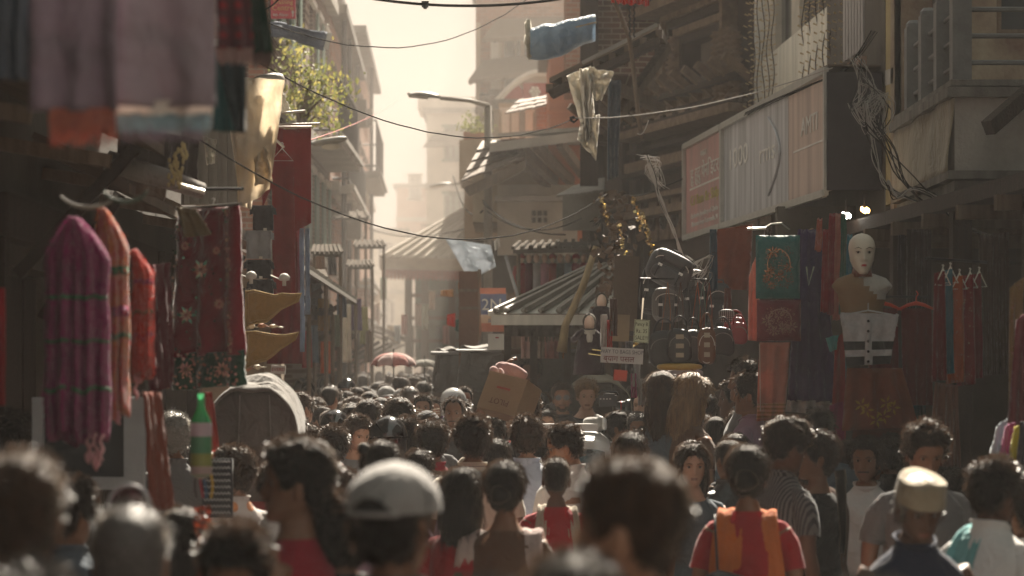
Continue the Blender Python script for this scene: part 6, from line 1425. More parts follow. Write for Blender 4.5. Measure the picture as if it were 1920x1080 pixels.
hung('garment', 'magenta hem hanging low beside the leaf-printed skirt', 'garment', Q4((1556, 760, 16.6), (1580, 752, 16.6), (1584, 870, 16.6), (1544, 870, 16.6)), C('magenta_cloth', (.22, .02, .08)), 1.2, .02, 12)
hung('garment', 'small turquoise sleeve poking out beside the striped top', 'garment', Q4((1548, 634, 16.7), (1572, 628, 16.7), (1568, 655, 16.7), (1556, 660, 16.7)), C('aqua_cloth', (.10, .36, .36)), 1, .02, 13)
hung('garment', 'turquoise strip of cloth between purple dress and rust skirt', 'garment', Q4((1572, 660, 17.1), (1588, 660, 17.1), (1578, 790, 17.1), (1562, 790, 17.1)), C('aqua_cloth2', (.06, .24, .26)), 1, .02, 14)
hung('garment', 'dark blue green dress in shade right of the striped top', 'dress', Q4((1690, 640, 17), (1730, 620, 17), (1735, 800, 17), (1700, 800, 17)), C('deep_teal_cloth', (.015, .06, .07)), 2, .02, 15)
# group of kurtas on steel hangers
d = 14.8; gk = [(1752, 1772, 512, 712, (.16, .01, .015), 'dark crimson kurta with teal edge, leftmost on the steel hangers'), (1766, 1786, 508, 700, (.05, .15, .20), 'teal blue kurta, second on the steel hangers'), (1780, 1806, 520, 716, (.42, .09, .03), 'orange red kurta with gold dots, third on the steel hangers'), (1800, 1826, 518, 720, (.24, .015, .02), 'crimson kurta, fourth on the steel hangers'), (1820, 1840, 516, 708, (.18, .012, .02), 'dark red kurta, rightmost on the steel hangers')]
for i, (x0, x1, y0, y1, c, lb) in enumerate(gk):
    q = Q4((x0, y0, d+.1*i), (x1, y0-4, d+.1*i), (x1+4, y1, d+.1*i), (x0-6, y1+4, d+.1*i)); r = hung('kurta', lb, 'kurta', q, C('gk%d' % i, c), 1.5, .02, 130+i, group='kurtas on steel hangers')
    if i in (2, 3): m = MB(); sequins(m, q, 30, .004, i, .04); m.build('gold_dots', SEQ, r, kind='stuff')
    hanger(r, P((x0+x1)/2+6, y0-8, d+.1*i), .085, M('pale_steel', (.75, .72, .65), .3, metal=.8))
m = MB(); m.tube([P(1735, 484, d), P(1850, 492, d+.6)], .008, 6); one(m, 'garment_rail', IRON, 'rail with steel hangers over the row of kurtas', 'rail')
hung('garment', 'mauve and brown trailing cloth below the hanging kurtas', 'garment', Q4((1752, 716, 14.9), (1795, 722, 14.9), (1800, 880, 14.9), (1740, 870, 14.9)), C('dusty_brown', (.20, .10, .075)), 3, .03, 16)
hung('curtain', 'dull striped brown curtain right of the hanging kurtas', 'curtain', Q4((1835, 440, 16.5), (1890, 435, 16.5), (1892, 700, 16.5), (1838, 705, 16.5)), C('curtain_brown', (.09, .065, .05), kind='streak', scale=3), 5, .02, 17)
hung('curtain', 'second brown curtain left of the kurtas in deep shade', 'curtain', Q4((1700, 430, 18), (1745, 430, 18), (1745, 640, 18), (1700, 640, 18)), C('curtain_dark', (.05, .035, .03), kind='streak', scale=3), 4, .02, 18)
q = Q4((1893, 540, 13.2), (1918, 520, 13.2), (1916, 800, 13.2), (1890, 800, 13.2)); r = hung('sari', 'tan sequined sari edge at the right frame border', 'sari', q, C('tan_silk', (.26, .16, .07)), 1.2, .02, 19); m = MB(); sequins(m, q, 60, .004, 7, .03); m.build('sequins', SEQ, r, kind='stuff')
hung('sari', 'dark rose sari draped at the far right border', 'sari', Q4((1905, 600, 12.8), (1960, 560, 12.8), (1960, 860, 12.8), (1885, 830, 12.8)), C('dark_rose', (.17, .03, .04)), 2, .03, 20)
for i, (q, c, lb) in enumerate(((Q4((1868, 800, 12), (1888, 785, 12), (1880, 860, 12), (1856, 850, 12)), (.42, .46, .50), 'pale satin cloth, leftmost of the bright bundle at the right border'), (Q4((1884, 800, 11.9), (1904, 790, 11.9), (1898, 868, 11.9), (1872, 862, 11.9)), (.42, .10, .24), 'pink cloth in the bright bundle at the right border'), (Q4((1902, 800, 11.8), (1918, 798, 11.8), (1912, 862, 11.8), (1890, 866, 11.8)), (.50, .44, .06), 'yellow strip in the bright bundle at the right border'), (Q4((1912, 790, 11.7), (1960, 790, 11.7), (1960, 870, 11.7), (1905, 868, 11.7)), (.04, .04, .05), 'black cloth in the bright bundle at the right border'))): hung('garment', lb, 'garment', q, C('bb%d' % i, c), 1.3, .03, 140+i, group='bright bundle at the right border')
hung('garment', 'large rust orange cloth in shade above the bags', 'garment', Q4((1345, 430, 19.5), (1412, 420, 19.5), (1405, 545, 19.5), (1340, 540, 19.5)), C('rust_cloth', (.22, .055, .025)), 1.5, .03, 21)
for i, (x, y0, y1, c) in enumerate(((1337, 430, 545, (.03, .06, .09)), (1364, 540, 600, (.10, .03, .02)), (1440, 424, 446, (.09, .06, .05)), (1690, 440, 560, (.04, .03, .03)))):
    hung('scarf', ['navy strip left of the rust orange cloth', 'brown strip under the rust orange cloth', 'small brown rag over the teal fabric', 'black strip right of the white mannequin head'][i], 'scarf', Q4((x-6, y0, 18.8), (x+6, y0, 18.8), (x+8, y1, 18.8), (x-8, y1, 18.8)), C('st%d' % i, c), 1, .015, 150+i)
# ---- bags
BG = M('bag_nylon_grey', (.10, .10, .105), .5, .3, 12, .3, 120, .4); BB = M('bag_nylon_black', (.022, .022, .025), .45, .3, 12, .3, 120, .5); BR = M('bag_brown_leather', (.14, .055, .025), .45, .3, 8, .2, 60, .5); BRED = M('bag_red', (.28, .03, .04), .45, .3, 8, .2, 60, .5); ZIP = M('zip_metal', (.6, .58, .55), .3, .1, metal=.9)
def softbox(m, c, w, h, t, R=None, e=3.2, jit=.03, seed=0, nu=20, nv=12):
    def se(a, k): s = math.sin(a) if k else math.cos(a); return math.copysign(abs(s)**(2/e), s)
    vs = []
    for i in range(nv+1):
        ph = -PI/2+PI*i/nv
        for j in range(nu):
            th = 2*PI*j/nu; v = Vector((w/2*se(ph, 0)*se(th, 0), t/2*se(ph, 0)*se(th, 1), h/2*se(ph, 1))); v *= 1+jit*noise.noise(v*11+Vector((seed, 0, 0)))*2
            v.z -= .06*h*(1-(v.x/(w/2+.001))**2)*0
            if R is not None: v = R @ v
            vs.append(Vector(c)+v)
    m.add(vs, [(i*nu+j, i*nu+(j+1) % nu, (i+1)*nu+(j+1) % nu, (i+1)*nu+j) for i in range(nv) for j in range(nu)])
def backpack(label, px, py, w, h, d, mat, tilt=0., seed=0, pocket=True, trim=None, group='backpacks and bags at the bag stall'):
    c = P(px, py, d); w, h = w*d/F, h*d/F; r = thing('backpack', label, 'backpack', c-Vector((0, 0, h/2)), 0, group); R = Matrix.Rotation(tilt, 3, 'Y')
    m = MB(); softbox(m, c, w, h, w*.5, R, seed=seed); m.build('main_bag', mat, r, True)
    if pocket: m = MB(); softbox(m, c+R @ Vector((0, -w*.24, -h*.17)), w*.72, h*.45, w*.22, R, seed=seed+1); m.build('front_pocket', mat, r, True)
    m = MB(); softbox(m, c+R @ Vector((0, -w*.12, h*.32)), w*.86, h*.36, w*.45, R, seed=seed+2); m.build('top_flap', mat, r, True)
    for dx in (-.2, .2):
        m = MB(); pts = [c+R @ Vector((dx*w*1.2, -w*.30, h*.3)), c+R @ Vector((dx*w*1.2, -w*.39, 0)), c+R @ Vector((dx*w*1.2, -w*.34, -h*.35))]; m.slab(pts[0], pts[1], .006, .022); m.slab(pts[1], pts[2], .006, .022); m.build('strap', trim or BB, r)
        m = MB(); m.box(pts[1]+Vector((0, -.006, 0)), (.03, .006, .018), R); m.build('buckle', ZIP, r)
    m = MB(); m.tube([c+R @ Vector((w*.38*math.cos(a), -w*.30-.01*math.sin(a), h*.12+h*.2*math.sin(a))) for a in [PI*k/12 for k in range(13)]], .003, 5); m.build('zip', ZIP, r)
    m = MB(); m.tube([c+R @ Vector((-.04, 0, h*.48)), c+R @ Vector((-.03, 0, h*.56)), c+R @ Vector((.03, 0, h*.56)), c+R @ Vector((.04, 0, h*.48))], .007, 6); m.build('grab_handle', BB, r, True)
    return r
backpack('large grey rucksack hanging tilted at the top of the bag stall', 1255, 506, 88, 66, 18.5, BG, .45, 1)
backpack('dark rucksack behind the large grey one, hanging lower left', 1222, 545, 46, 90, 18.9, BB, .1, 2)
backpack('pale grey rucksack with mesh front under the tilted one', 1252, 572, 62, 66, 18.7, M('bag_mid_grey', (.16, .155, .15), .6, .2, 20, .5), .02, 3)
backpack('black rucksack with silver zips, centre of the bag stall', 1300, 560, 56, 110, 18.9, BB, -.05, 4)
backpack('black pack hanging in shade right of the centre one', 1345, 575, 50, 90, 19.2, BB, .05, 5)
for i, (x, c) in enumerate(((1252, (.30, .12, .05)), (1268, (.08, .08, .085)), (1276, (.10, .05, .03)), (1290, (.05, .05, .055)), (1308, (.40, .10, .03)), (1318, (.10, .20, .17)), (1330, (.25, .06, .03)))):
    m = MB(); m.tube([P(x, 530, 18.3), P(x-6, 575, 18.25), P(x-14, 640, 18.3)], [(.011, .003)]*3, 6); m.tube([P(x, 530, 18.3), P(x+5, 580, 18.25), P(x+4, 640, 18.3)], [(.011, .003)]*3, 6); one(m, 'bag_strap', M('strap%d' % i, c, .6), ['tan', 'slate', 'brown', 'black', 'orange', 'sea green', 'rust'][i]+' shoulder strap loop hanging over the row of handbags', 'strap', 'shoulder straps of the handbags')
def handbag(label, px, py, w, h, d, mat, trim=M('dull_zip', (.2, .19, .18), .4, metal=.5), kind=0):
    c = P(px, py, d); w, h = w*d/F, h*d/F; r = thing('handbag', label, 'handbag', c-Vector((0, 0, h/2)), 0, 'backpacks and bags at the bag stall'); m = MB(); softbox(m, c, w, h, w*.45, e=3.4, seed=px, jit=.10); m.build('bag_body', mat, r, True)
    for dy in (-.02, .03):
        m = MB(); m.tube([c+Vector((w*.32*math.cos(a), dy, h*.42+h*.45*math.sin(a))) for a in [PI*k/12 for k in range(13)]], .006, 6); m.build('handle', mat, r, True)
    m = MB(); m.tube([c+Vector((w*.42*math.cos(a), -w*.20*(1+.1*math.sin(a)), h*.3*math.sin(a))) for a in [PI*k/12 for k in range(13)]], .003, 5); m.build('zip', trim, r)
    if kind: 
        for k in range(3): m = MB(); m.box(c+Vector((0, -w*.235, h*(.28-.26*k))), (w*.32, .008, h*.13)); m.build('pale_strip', M('pale_leather', (.42, .36, .27), .5), r)
    m = MB(); m.tube([c+Vector((w*.47*math.cos(a), -w*.12, h*.47*math.sin(a))) for a in [2*PI*k/24 for k in range(25)]], .0035, 5, cap=False); m.build('piping', trim, r, True) if kind == 2 else None; return r
handbag('large black shiny handbag, leftmost in the lower row', 1245, 655, 60, 66, 18, BB); handbag('black handbag with three pale strips down its front', 1274, 650, 46, 66, 17.9, BB, kind=1); handbag('black round handbag beside the brown-piped one', 1299, 650, 38, 62, 18, BB)
handbag('black and brown handbag with thick white piping', 1325, 648, 34, 70, 17.8, BR, M('white_piping', (.6, .55, .5), .5), 2); handbag('dark grey handbag with a star, right of the piped one', 1355, 640, 44, 52, 18, BB); handbag('small red bag at the right end of the bag row', 1385, 625, 34, 40, 18.3, BRED); handbag('dark red and black bag tucked above the red one', 1378, 608, 40, 30, 18.6, BRED)
hung('bag_cover', 'black shiny plastic sheet under the row of handbags', 'plastic sheet', Q4((1208, 640, 18.2), (1330, 655, 18.2), (1322, 690, 18.2), (1216, 680, 18.2)), M('black_plastic', (.02, .02, .022), .18, .3, 4, .6, 20, .7), 3, .04, 160)
m = MB(); softbox(m, P(1275, 688, 17.9), .31, .05, .12, e=3); one(m, 'mustard_bag', M('mustard_vinyl', (.42, .27, .06), .4), 'flat mustard yellow bag under the row of handbags', 'bag', smooth=True)
m = MB(); softbox(m, P(1285, 700, 18.6), .26, .06, .12, e=3); one(m, 'pale_bag', M('pale_vinyl', (.42, .36, .36), .4), 'pale pinkish bundle beneath the mustard bag', 'bag', smooth=True)
m = MB(); m.tube([P(1200, 522, 18.2), P(1332, 524, 18.6)], .006, 6); m.tube([P(1203, 522, 18.2), P(1203, 640, 18.2)], .006, 6); one(m, 'bag_rack', IRON, 'thin iron rack carrying the rucksacks', 'rack')
r = thing('checked_bag', 'small black and white checked pouch between the handbags and the orange strap', 'bag', P(1372, 600, 18.4)); m = MB(); softbox(m, P(1362, 592, 18.5), .11, .09, .05); m.build('pouch', M('checks', (.6, .58, .55), .6, 0, 22, 0, col2=(.02, .02, .02), kind='plaid'), r, True)
# signs at the bag stall
SIGNG = M('sign_pale_green', (.50, .56, .40), .6, .1, 6, .1); INK = M('black_ink', (.02, .02, .02), .6)
d = 17.4; r = thing('price_sign', 'pale green price sign reading Fancy Bag Rs. SALE hung by a string', 'sign', P(1203, 645, d)); Rt = Matrix.Rotation(.06, 3, 'Y'); m = MB(); c = P(1203, 621, d); m.box(c, (.100, .008, .150), Rt); m.build('card', SIGNG, r)
m = MB(); m.tube([c+Rt @ Vector((sx*.046, -.006, sz*.071)) for sx, sz in ((-1, -1), (1, -1), (1, 1), (-1, 1), (-1, -1))], .0018, 4, cap=False); m.build('drawn_border', INK, r)
for s, dz, h in (('Fancy B', .045, .034), ('Rs. 35', 0, .038), ('SALE!!!', -.045, .038)): text(r, s, c+Vector((0, -.0065, dz)), h, INK, width=.78, ext=.0015).rotation_euler = (PI/2, .06, 0)
m = MB(); m.tube([c+Vector((0, 0, .075)), P(1206, 560, d+.3)], [.004, .008], 5); m.build('string', ROPE, r)
r = thing('way_sign', 'white sign reading WAY TO BAGS with red Nepali lettering below', 'sign', P(1165, 683, 17)); c = P(1166, 667, 17); Rt = Matrix.Rotation(.05, 3, 'Y'); m = MB(); m.box(c, (.27, .01, .098), Rt); m.build('board', M('sign_white', (.55, .53, .50), .5, .1, 6), r)
o = text(r, 'WAY TO BAGS SHOP', c+Vector((0, -.0075, .023)), .036, M('grey_ink', (.10, .10, .11), .6), width=.80, ext=.0015); o.rotation_euler = (PI/2, .05, 0)
o = text(r, 'ब्याग पसल', c+Vector((-.02, -.0075, -.022)), .05, M('dark_red_ink', (.18, .02, .02), .6), width=.95, ext=.0015); o.rotation_euler = (PI/2, .05, 0)
m = MB(); m.box(P(1163, 704, 17.2), (.085, .07, .07), Matrix.Rotation(.1, 3, 'Y')); one(m, 'red_box', PLA('red_carton', (.33, .06, .04)), 'small red carton below the white WAY TO BAGS sign', 'carton')
for i, (x, y, w, h, c, lb) in enumerate(((1192, 655, 16, 70, (.35, .34, .34), 'crumpled silver plastic hanging beside the white sign'), (1180, 640, 14, 60, (.10, .10, .11), 'dark bag strap behind the white sign'), (1188, 700, 10, 46, (.30, .05, .14), 'pink scarf below the white sign'), (1203, 710, 14, 50, (.32, .30, .28), 'pale plastic strip under the silver plastic'), (1142, 600, 10, 60, (.34, .03, .03), 'bright red cloth strip by the veiled mannequin'), (1132, 590, 12, 60, (.42, .38, .36), 'white cloth strip by the veiled mannequin'), (1150, 560, 14, 70, (.09, .05, .04), 'brown cloth strip above the white sign'))): hung('strip', lb, 'cloth', Q4((x-w/2, y, 18), (x+w/2, y, 18), (x+w/2, y+h, 18), (x-w/2, y+h, 18)), C('strp%d' % i, c), 1.3, .02, 170+i)
r = thing('wall_boards', 'leaning cardboard sheets behind the rucksacks', 'cardboard', P(1190, 600, 20)); 
for a, b, c, e, mt in ((1150, 480, 1196, 620, (.10, .07, .05)), (1168, 520, 1215, 630, (.035, .03, .028)), (1145, 590, 1180, 640, (.22, .16, .10))): m = MB(); A, B = P(a, e, 20), P(c, b, 20); m.box((A+B)/2+Vector((0, .03*(a-1150)/20, 0)), (B.x-A.x, .02, B.z-A.z), Matrix.Rotation(.04, 3, 'Y')); m.build('sheet', PLA('cb%d' % a, mt), r)
# veiled mannequins by the kiosk edge
for i, (px, py, h, lb) in enumerate(((1105, 598, 105, 'tall dark-robed mannequin with a pale chest panel at the kiosk edge'), (1128, 560, 80, 'second dark-robed figure form behind the kiosk edge'))):
    d = 21+i*1.2; b = P(px, py+h, d); hh = h*d/F; r = thing('mannequin', lb, 'mannequin', b); m = MB(); m.lathe(b, [(0, 0), (.13, 0), (.11, hh*.4), (.09, hh*.6), (.10, hh*.72), (.06, hh*.8), (.02, hh*.84)], 14); m.build('robe', C('dark_robe', (.035, .018, .025)), r, True)
    m = MB(); m.ell(b+Vector((0, 0, hh*.93)), (.045, .05, .065), 12, 9); m.build('head', SKM, r, True); m = MB(); m.ell(b+Vector((0, .018, hh*.95)), (.055, .055, .07), 12, 9); m.build('hair', HR['black'], r, True)
    if i == 0:
        m = MB(); m.grid(lambda u, v: b+Vector((-.05+.10*u*(1-v*.6)+.03*v, -.085-.02*math.sin(PI*u), hh*(.8-.22*v))), 8, 8, .004); m.build('chest_panel', C('pale_panel', (.50, .47, .42)), r, True)
        m = MB(); m.tube([b+Vector((-.08, 0, hh*.74)), b+Vector((-.13, -.05, hh*.62)), b+Vector((-.05, -.10, hh*.8))], [.03, .025, .018], 7); m.build('arm', C('dark_robe', (.035, .018, .025)), r, True)
for i, (x, y) in enumerate(((1128, 655), (1121, 663))): m = MB(); m.ell(P(x+10, y+4, 19), (.016, .016, .022), 8, 6); m.tube([P(x-18, y, 19), P(x+10, y+4, 19)], .003, 4); one(m, 'brass_fitting', M('brass', (.7, .55, .25), .25, .2, metal=1), ['upper', 'lower'][i]+' shiny brass fitting on a rod by the veiled mannequin', 'fitting')
# ---------------------------------------------------------------- clutter of tangled cables, tinsel
GW = M('pale_cable', (.42, .39, .36), .8, spec=.1); DW = M('dark_cable', (.03, .028, .026), .95, spec=.02)
def bundle(label, pts, d, n, spread, r0, mat, seed, straight=False):
    rr = random.Random(seed); root = thing('cable_bundle', label, 'cables', P(*pts[-1], d))
    for i in range(n):
        m = MB(); ph = rr.uniform(0, 6); s = rr.uniform(.3, 1)*spread; path = []
        ctl = [P(x+rr.uniform(-1, 1)*s, y+rr.uniform(-1, 1)*s*.5, d+rr.uniform(-.05, .05)) for x, y in pts]; m.tube(dense(ctl, 4), r0*rr.uniform(.35, .8), 5); m.build('cable', mat if rr.random() < .75 else DW, root, True)
    return root
bundle('bundle of pale cables running down past the carved house to the bags', [(1212, 292), (1225, 330), (1240, 380), (1262, 430), (1275, 470), (1288, 495)], 20, 9, 6, .006, GW, 1)
bundle('knot of thin cables at the top of the pale bundle', [(1205, 295), (1230, 300), (1222, 330), (1240, 345), (1228, 310), (1215, 320), (1244, 352)], 20.2, 6, 14, .004, GW, 2)
bundle('tangle of white cables over the rucksacks', [(1290, 480), (1310, 500), (1295, 520), (1325, 505), (1305, 535), (1330, 480), (1300, 495)], 18.6, 8, 16, .0035, GW, 3)
bundle('big tangle of pale cables right of the signboard end', [(1600, 110), (1620, 160), (1608, 200), (1650, 180), (1630, 230), (1612, 190), (1640, 260), (1655, 200), (1625, 150)], 19.5, 12, 26, .006, GW, 4)
bundle('long pale cables hanging from the tangle down to the shop', [(1622, 190), (1630, 250), (1640, 300), (1660, 345), (1690, 365), (1720, 380)], 19.3, 6, 9, .007, GW, 5)
bundle('pale cables looping under the balcony corner', [(1665, 340), (1680, 372), (1715, 352), (1760, 372), (1790, 410), (1850, 440)], 18, 5, 12, .008, GW, 6)
bundle('dark cables slung across the balcony underside', [(1640, 230), (1670, 280), (1700, 340), (1760, 390), (1830, 400)], 18.8, 6, 24, .007, DW, 7)
bundle('black cables clipped along the house front above the signboard', [(1400, 215), (1450, 190), (1520, 160), (1590, 125), (1640, 60)], 21.6, 5, 8, .008, DW, 8)
bundle('dark cable swags on the carved house corner', [(1120, 420), (1145, 400), (1165, 430), (1150, 470), (1175, 500), (1160, 540)], 24, 9, 22, .006, DW, 9)
r = thing('hanging_pieces', 'bits of hanging junk and leaves on the carved house corner', 'clutter'); rr = random.Random(5); m = MB()
for k in range(260):
    px = rr.gauss(1150, 18); py = rr.uniform(360, 640); c = P(px, py, 22.5+rr.uniform(-.3, .3)); s = rr.uniform(.015, .05); R = Matrix.Rotation(rr.uniform(0, 6), 3, (rr.random(), rr.random(), .5)); m.add([c+R @ Vector((-s, 0, 0)), c+R @ Vector((0, .3*s, -s)), c+R @ Vector((s, 0, .2*s)), c+R @ Vector((0, .2*s, s))], [(0, 1, 2), (0, 2, 3)])
r.location = P(1150, 640, 22.5); m.build('scraps', M('junk', (.06, .045, .035), .6, .5, 3, .3, col2=(.16, .10, .06)), r, kind='stuff')
for i, (x, y, n, d) in enumerate(((1205, 400, 12, 21), (1188, 370, 10, 21.2), (1160, 420, 9, 21.5), (1128, 370, 8, 22), (1165, 520, 12, 21), (1178, 585, 10, 20.5))):
    m = MB(); rr = random.Random(i+40)
    for k in range(n*3):
        c = P(x+rr.uniform(-4, 4)+k*.5, y+k*2.2, d); s = rr.uniform(.008, .02); R = Matrix.Rotation(rr.uniform(0, 6), 3, (rr.random(), 1, rr.random())); m.add([c+R @ Vector((-s, 0, 0)), c+R @ Vector((0, .3*s, -s)), c+R @ Vector((s, 0, .2*s)), c+R @ Vector((0, .2*s, s))], [(0, 1, 2), (0, 2, 3)])
    one(m, 'tinsel_string', M('gold_tinsel', (.75, .58, .28), .2, .4, 30, 0, metal=.9), ['longest gold tinsel string by the pale cables', 'gold tinsel string left of the longest one', 'short gold tinsel cluster on the carved house', 'tiny gold cluster at the carved house corner', 'gold tinsel above the kiosk eave end', 'gold tinsel hanging beside the price sign'][i], 'tinsel', 'gold tinsel by the carved house')
# red cloth bunting at the top
hung('red_bunting', 'scarlet bunting scraps at the top beside the carved house', 'bunting', Q4((1140, -40, 24), (1216, -40, 24), (1216, 10, 24), (1146, 6, 24)), C('bunting_red', (.55, .03, .02)), 5, .05, 180, wob=.03)
# white torn tarp hanging from the canopy
TW = C('white_tarp', (.72, .68, .60), scale=2.5, col2=(.50, .46, .38), bump=.6, bscale=14, transl=.3); d = 25.3
r = thing('torn_tarp', 'dirty white torn tarp hanging from the dark slanting canopy', 'tarpaulin', P(1110, 200, d))
for i, (a, b, c, e) in enumerate((((1062, 142), (1108, 124), (1118, 240), (1090, 236)), ((1104, 128), (1152, 134), (1128, 188), (1112, 184)), ((1090, 225), (1125, 215), (1118, 300), (1082, 262)), ((1086, 130), (1115, 126), (1106, 270), (1096, 262)))):
    m = MB(); drape(m, Q4((*a, d-.04*i), (*b, d-.04*i), (*c, d-.04*i), (*e, d-.04*i)), 1.6, .07, seed=i+3, thick=.006, wob=.06, nu=20, nv=20); m.build('tarp_piece', TW, r, True)
hung('blue_cloth', 'dim blue cloth strip on the carved house corner post', 'cloth', Q4((1140, 150, 27), (1165, 150, 27), (1160, 330, 27), (1138, 340, 27)), C('dim_blue', (.045, .06, .085)), 1.6, .04, 185)
# blue tarp roll
d = 27; r = thing('rolled_tarp', 'rolled blue tarpaulin awning with pale underside high over the lane', 'tarpaulin', P(1050, 100, d)); BT = C('blue_tarp', (.10, .17, .27), scale=3, col2=(.22, .30, .38), transl=.15, rough=.5)
def roll(u, v): a = 2*PI*u; x = 994+122*v; yc = 82-28*v+4*math.sin(v*4); rad = .15+.02*math.sin(v*5)+.018*noise.noise(Vector((u*5, v*7, 1))); return P(x, yc, d)+Vector((.0, rad*math.cos(a), rad*1.05*math.sin(a)))
m = MB(); m.grid(roll, 30, 40); m.build('blue_roll', BT, r, True)
m = MB(); m.grid(lambda u, v: P(992+124*v, 52-18*v+5*math.sin(v*9)+12*u, d)+Vector((0, .05+.15*math.sin(u*PI), .02*math.sin(v*23))), 8, 30, .01); m.build('pale_sheet', C('tarp_pale', (.50, .46, .38), transl=.3), r, True)
m = MB(); m.ell(P(992, 78, d), (.045, .12, .17), 12, 8, jit=.8); m.build('rolled_end', C('tarp_pale', (.5, .46, .38)), r, True)
m = MB(); m.tube([P(1000, 70, d-.12), P(1118, 42, d-.12)], .012, 6); m.build('cord', ROPE, r)
hp = thing('curved_pole', 'bent dark pole leaning from the top down past the carved house', 'pole', P(1215, 210, 24.5)); m = MB(); m.tube([P(1140, -20, 24), P(1160, 20, 24), P(1180, 70, 24.2), P(1188, 130, 24.3), P(1196, 210, 24.4), P(1204, 260, 24.5)], .022, 7); m.build('pole', WOODM, hp, True)
for x in (1181, 1189): m = MB(); m.tube([P(x+1.5*math.sin(k*2.2), 10+k*4, 24.1) for k in range(16)], .008, 4); m.build('chain', IRON, hp)
# ---------------------------------------------------------------- wires over the lane
cable(P(690, -4, 22), P(1075, -6, 22), .07, .012, 'overhead_cable', 'thick double overhead cable across the top of the sky', DW)
cable(P(470, 30, 20), P(1010, -20, 30), .42, .005, 'overhead_cable', 'sagging thin black wire across the upper sky', DW, wob=.01)
m = MB(); m.box(P(797, 8, 22), (.055, .04, .05)); m.prism([P(790, 2, 21.97), P(804, 2, 21.97), P(800, 16, 21.97), P(794, 16, 21.97)], (0, .04, 0)); one(m, 'cable_clamp', IRON, 'small dark clamp hanging on the thick overhead cable', 'clamp')
cable(P(488, 118, 16), P(1078, 222, 25), .30, .0048, 'overhead_cable', 'long wire sagging from the cream tarp to the white torn tarp', DW, wob=.008)
cable(P(1078, 222, 25), P(1560, 128, 21), .10, .0048, 'overhead_cable', 'wire running from the torn tarp up to the signboard corner', GW, wob=.008)
m = MB(); m.tube([P(1068, 222, 25), P(1075, 219, 25), P(1083, 224, 25), P(1076, 229, 25), P(1068, 224, 25)], .012, 6); one(m, 'wire_knot', IRON, 'black knot of tape on the long wire', 'knot')
cable(P(375, 262, 14), P(1140, 362, 23), .46, .0048, 'overhead_cable', 'lower wire sagging from the grey shutter to the kiosk side', DW, wob=.008)
cable(P(1140, 362, 23), P(1280, 335, 22), .06, .006, 'overhead_cable', 'short dark wire end tied on the carved house', DW, wob=.02)
cable(P(540, 275, 20), P(760, 175, 55), .1, .004, 'red_thread', 'thin red thread running up to the left townhouse', M('red_thread', (.45, .06, .04), .7))
cable(P(488, 20, 17), P(530, -10, 17), .02, .0048, 'overhead_cable', 'short wire at the top beside the green scarf', DW)
cable(P(905, 375, 38), P(1000, 430, 30), .1, .008, 'overhead_cable', 'slack wire fanning right from the lamp pole', DW); cable(P(905, 380, 38), P(1060, 440, 30), .12, .008, 'overhead_cable', 'second slack wire fanning right from the lamp pole', DW); cable(P(912, 395, 38), P(1090, 410, 32), .2, .008, 'overhead_cable', 'third slack wire fanning right from the lamp pole', DW)
cable(P(850, 330, 50), P(905, 395, 38), .3, .012, 'overhead_cable', 'thick slack wire left of the lamp pole', DW); cable(P(690, 428, 60), P(900, 420, 45), .2, .01, 'overhead_cable', 'faint wire in the haze over the pavilion roof', DW)
cable(P(1216, 225, 22), P(1195, 250, 22), .05, .006, 'overhead_cable', 'small wire loop below the carved ledge', GW)
# ---------------------------------------------------------------- street lamps
def street_lamp(label, base_px, d, head, tip, poley, group='street lamps'):
    r = thing('street_lamp', label, 'street lamp', (X(base_px, d), d, ground_z(d)), 0, group); m = MB(); top = P(base_px, poley, d); m.tube([Vector((top.x, d, 0)), top], [.085, .055], 10); m.build('pole', M('lamp_pole', (.26, .23, .19), .6, .3, 5), r, True)
    a, b = P(*head, d-.3), P(*tip, d-.3); m = MB(); m.tube([top, top.lerp(b, .4)+Vector((0, 0, .03)), b], [.035, .03, .028], 8); m.build('arm', M('lamp_pole', (.26, .23, .19)), r, True)
    u = (a-b).normalized(); L = (a-b).length; m = MB(); up = Vector((0, 0, 1))
    def fn(s, t): an = PI*s; w = .045+.045*math.sin(PI*min(1, t*1.15)); return b+u*L*t+Vector((0, math.cos(an)*w*1.2, math.sin(an)*w*.8))
    m.grid(fn, 10, 10, .006); m.build('lamp_head', M('lamp_housing', (.20, .18, .15), .5), r, True)
    m = MB(); m.grid(lambda s, t: b+u*L*(.38+.58*t)+Vector((0, math.cos(PI*s)*.07, -.035*math.sin(PI*s))), 8, 6); m.build('lamp_cover', M('lamp_glass', (.55, .50, .42), .2, .1, transl=.4), r, True); return r
street_lamp('tall street lamp on a slim pole with its arm over the sky gap', 915, 38, (764, 178), (826, 184), 198)
street_lamp('small far street lamp with a dim orange cover', 905, 62, (806, 350), (848, 346), 340)
r = thing('street_lamp', 'street lamp head poking out behind the red saris', 'street lamp', P(560, 270, 30), 0, 'street lamps'); m = MB(); m.tube([P(540, 272, 30), P(590, 268, 30)], .02, 6); m.build('arm', POST, r); m = MB(); softbox(m, P(618, 265, 30), .40, .085, .17, Matrix.Rotation(-.18, 3, 'Y'), e=2.6); m.build('lamp_head', M('lamp_housing', (.20, .18, .15)), r, True); m = MB(); m.ell(P(620, 274, 30), (.11, .07, .045), 14, 8); m.build('lamp_cover', M('lamp_glass', (.55, .5, .42)), r, True)
r = thing('street_lamp', 'big round-bellied lamp head above the cream tarp', 'street lamp', P(470, 165, 16), 0, 'street lamps'); c = P(500, 155, 16); m = MB(); Rl = Matrix.Rotation(-.22, 3, 'Y'); m.lathe(c, [(0, .045), (.06, .045), (.105, .03), (.112, .0), (.112, -.02), (.10, -.022)], 22, R=Rl); m.build('lamp_head', M('lamp_housing_grey', (.30, .28, .25), .5), r, True)
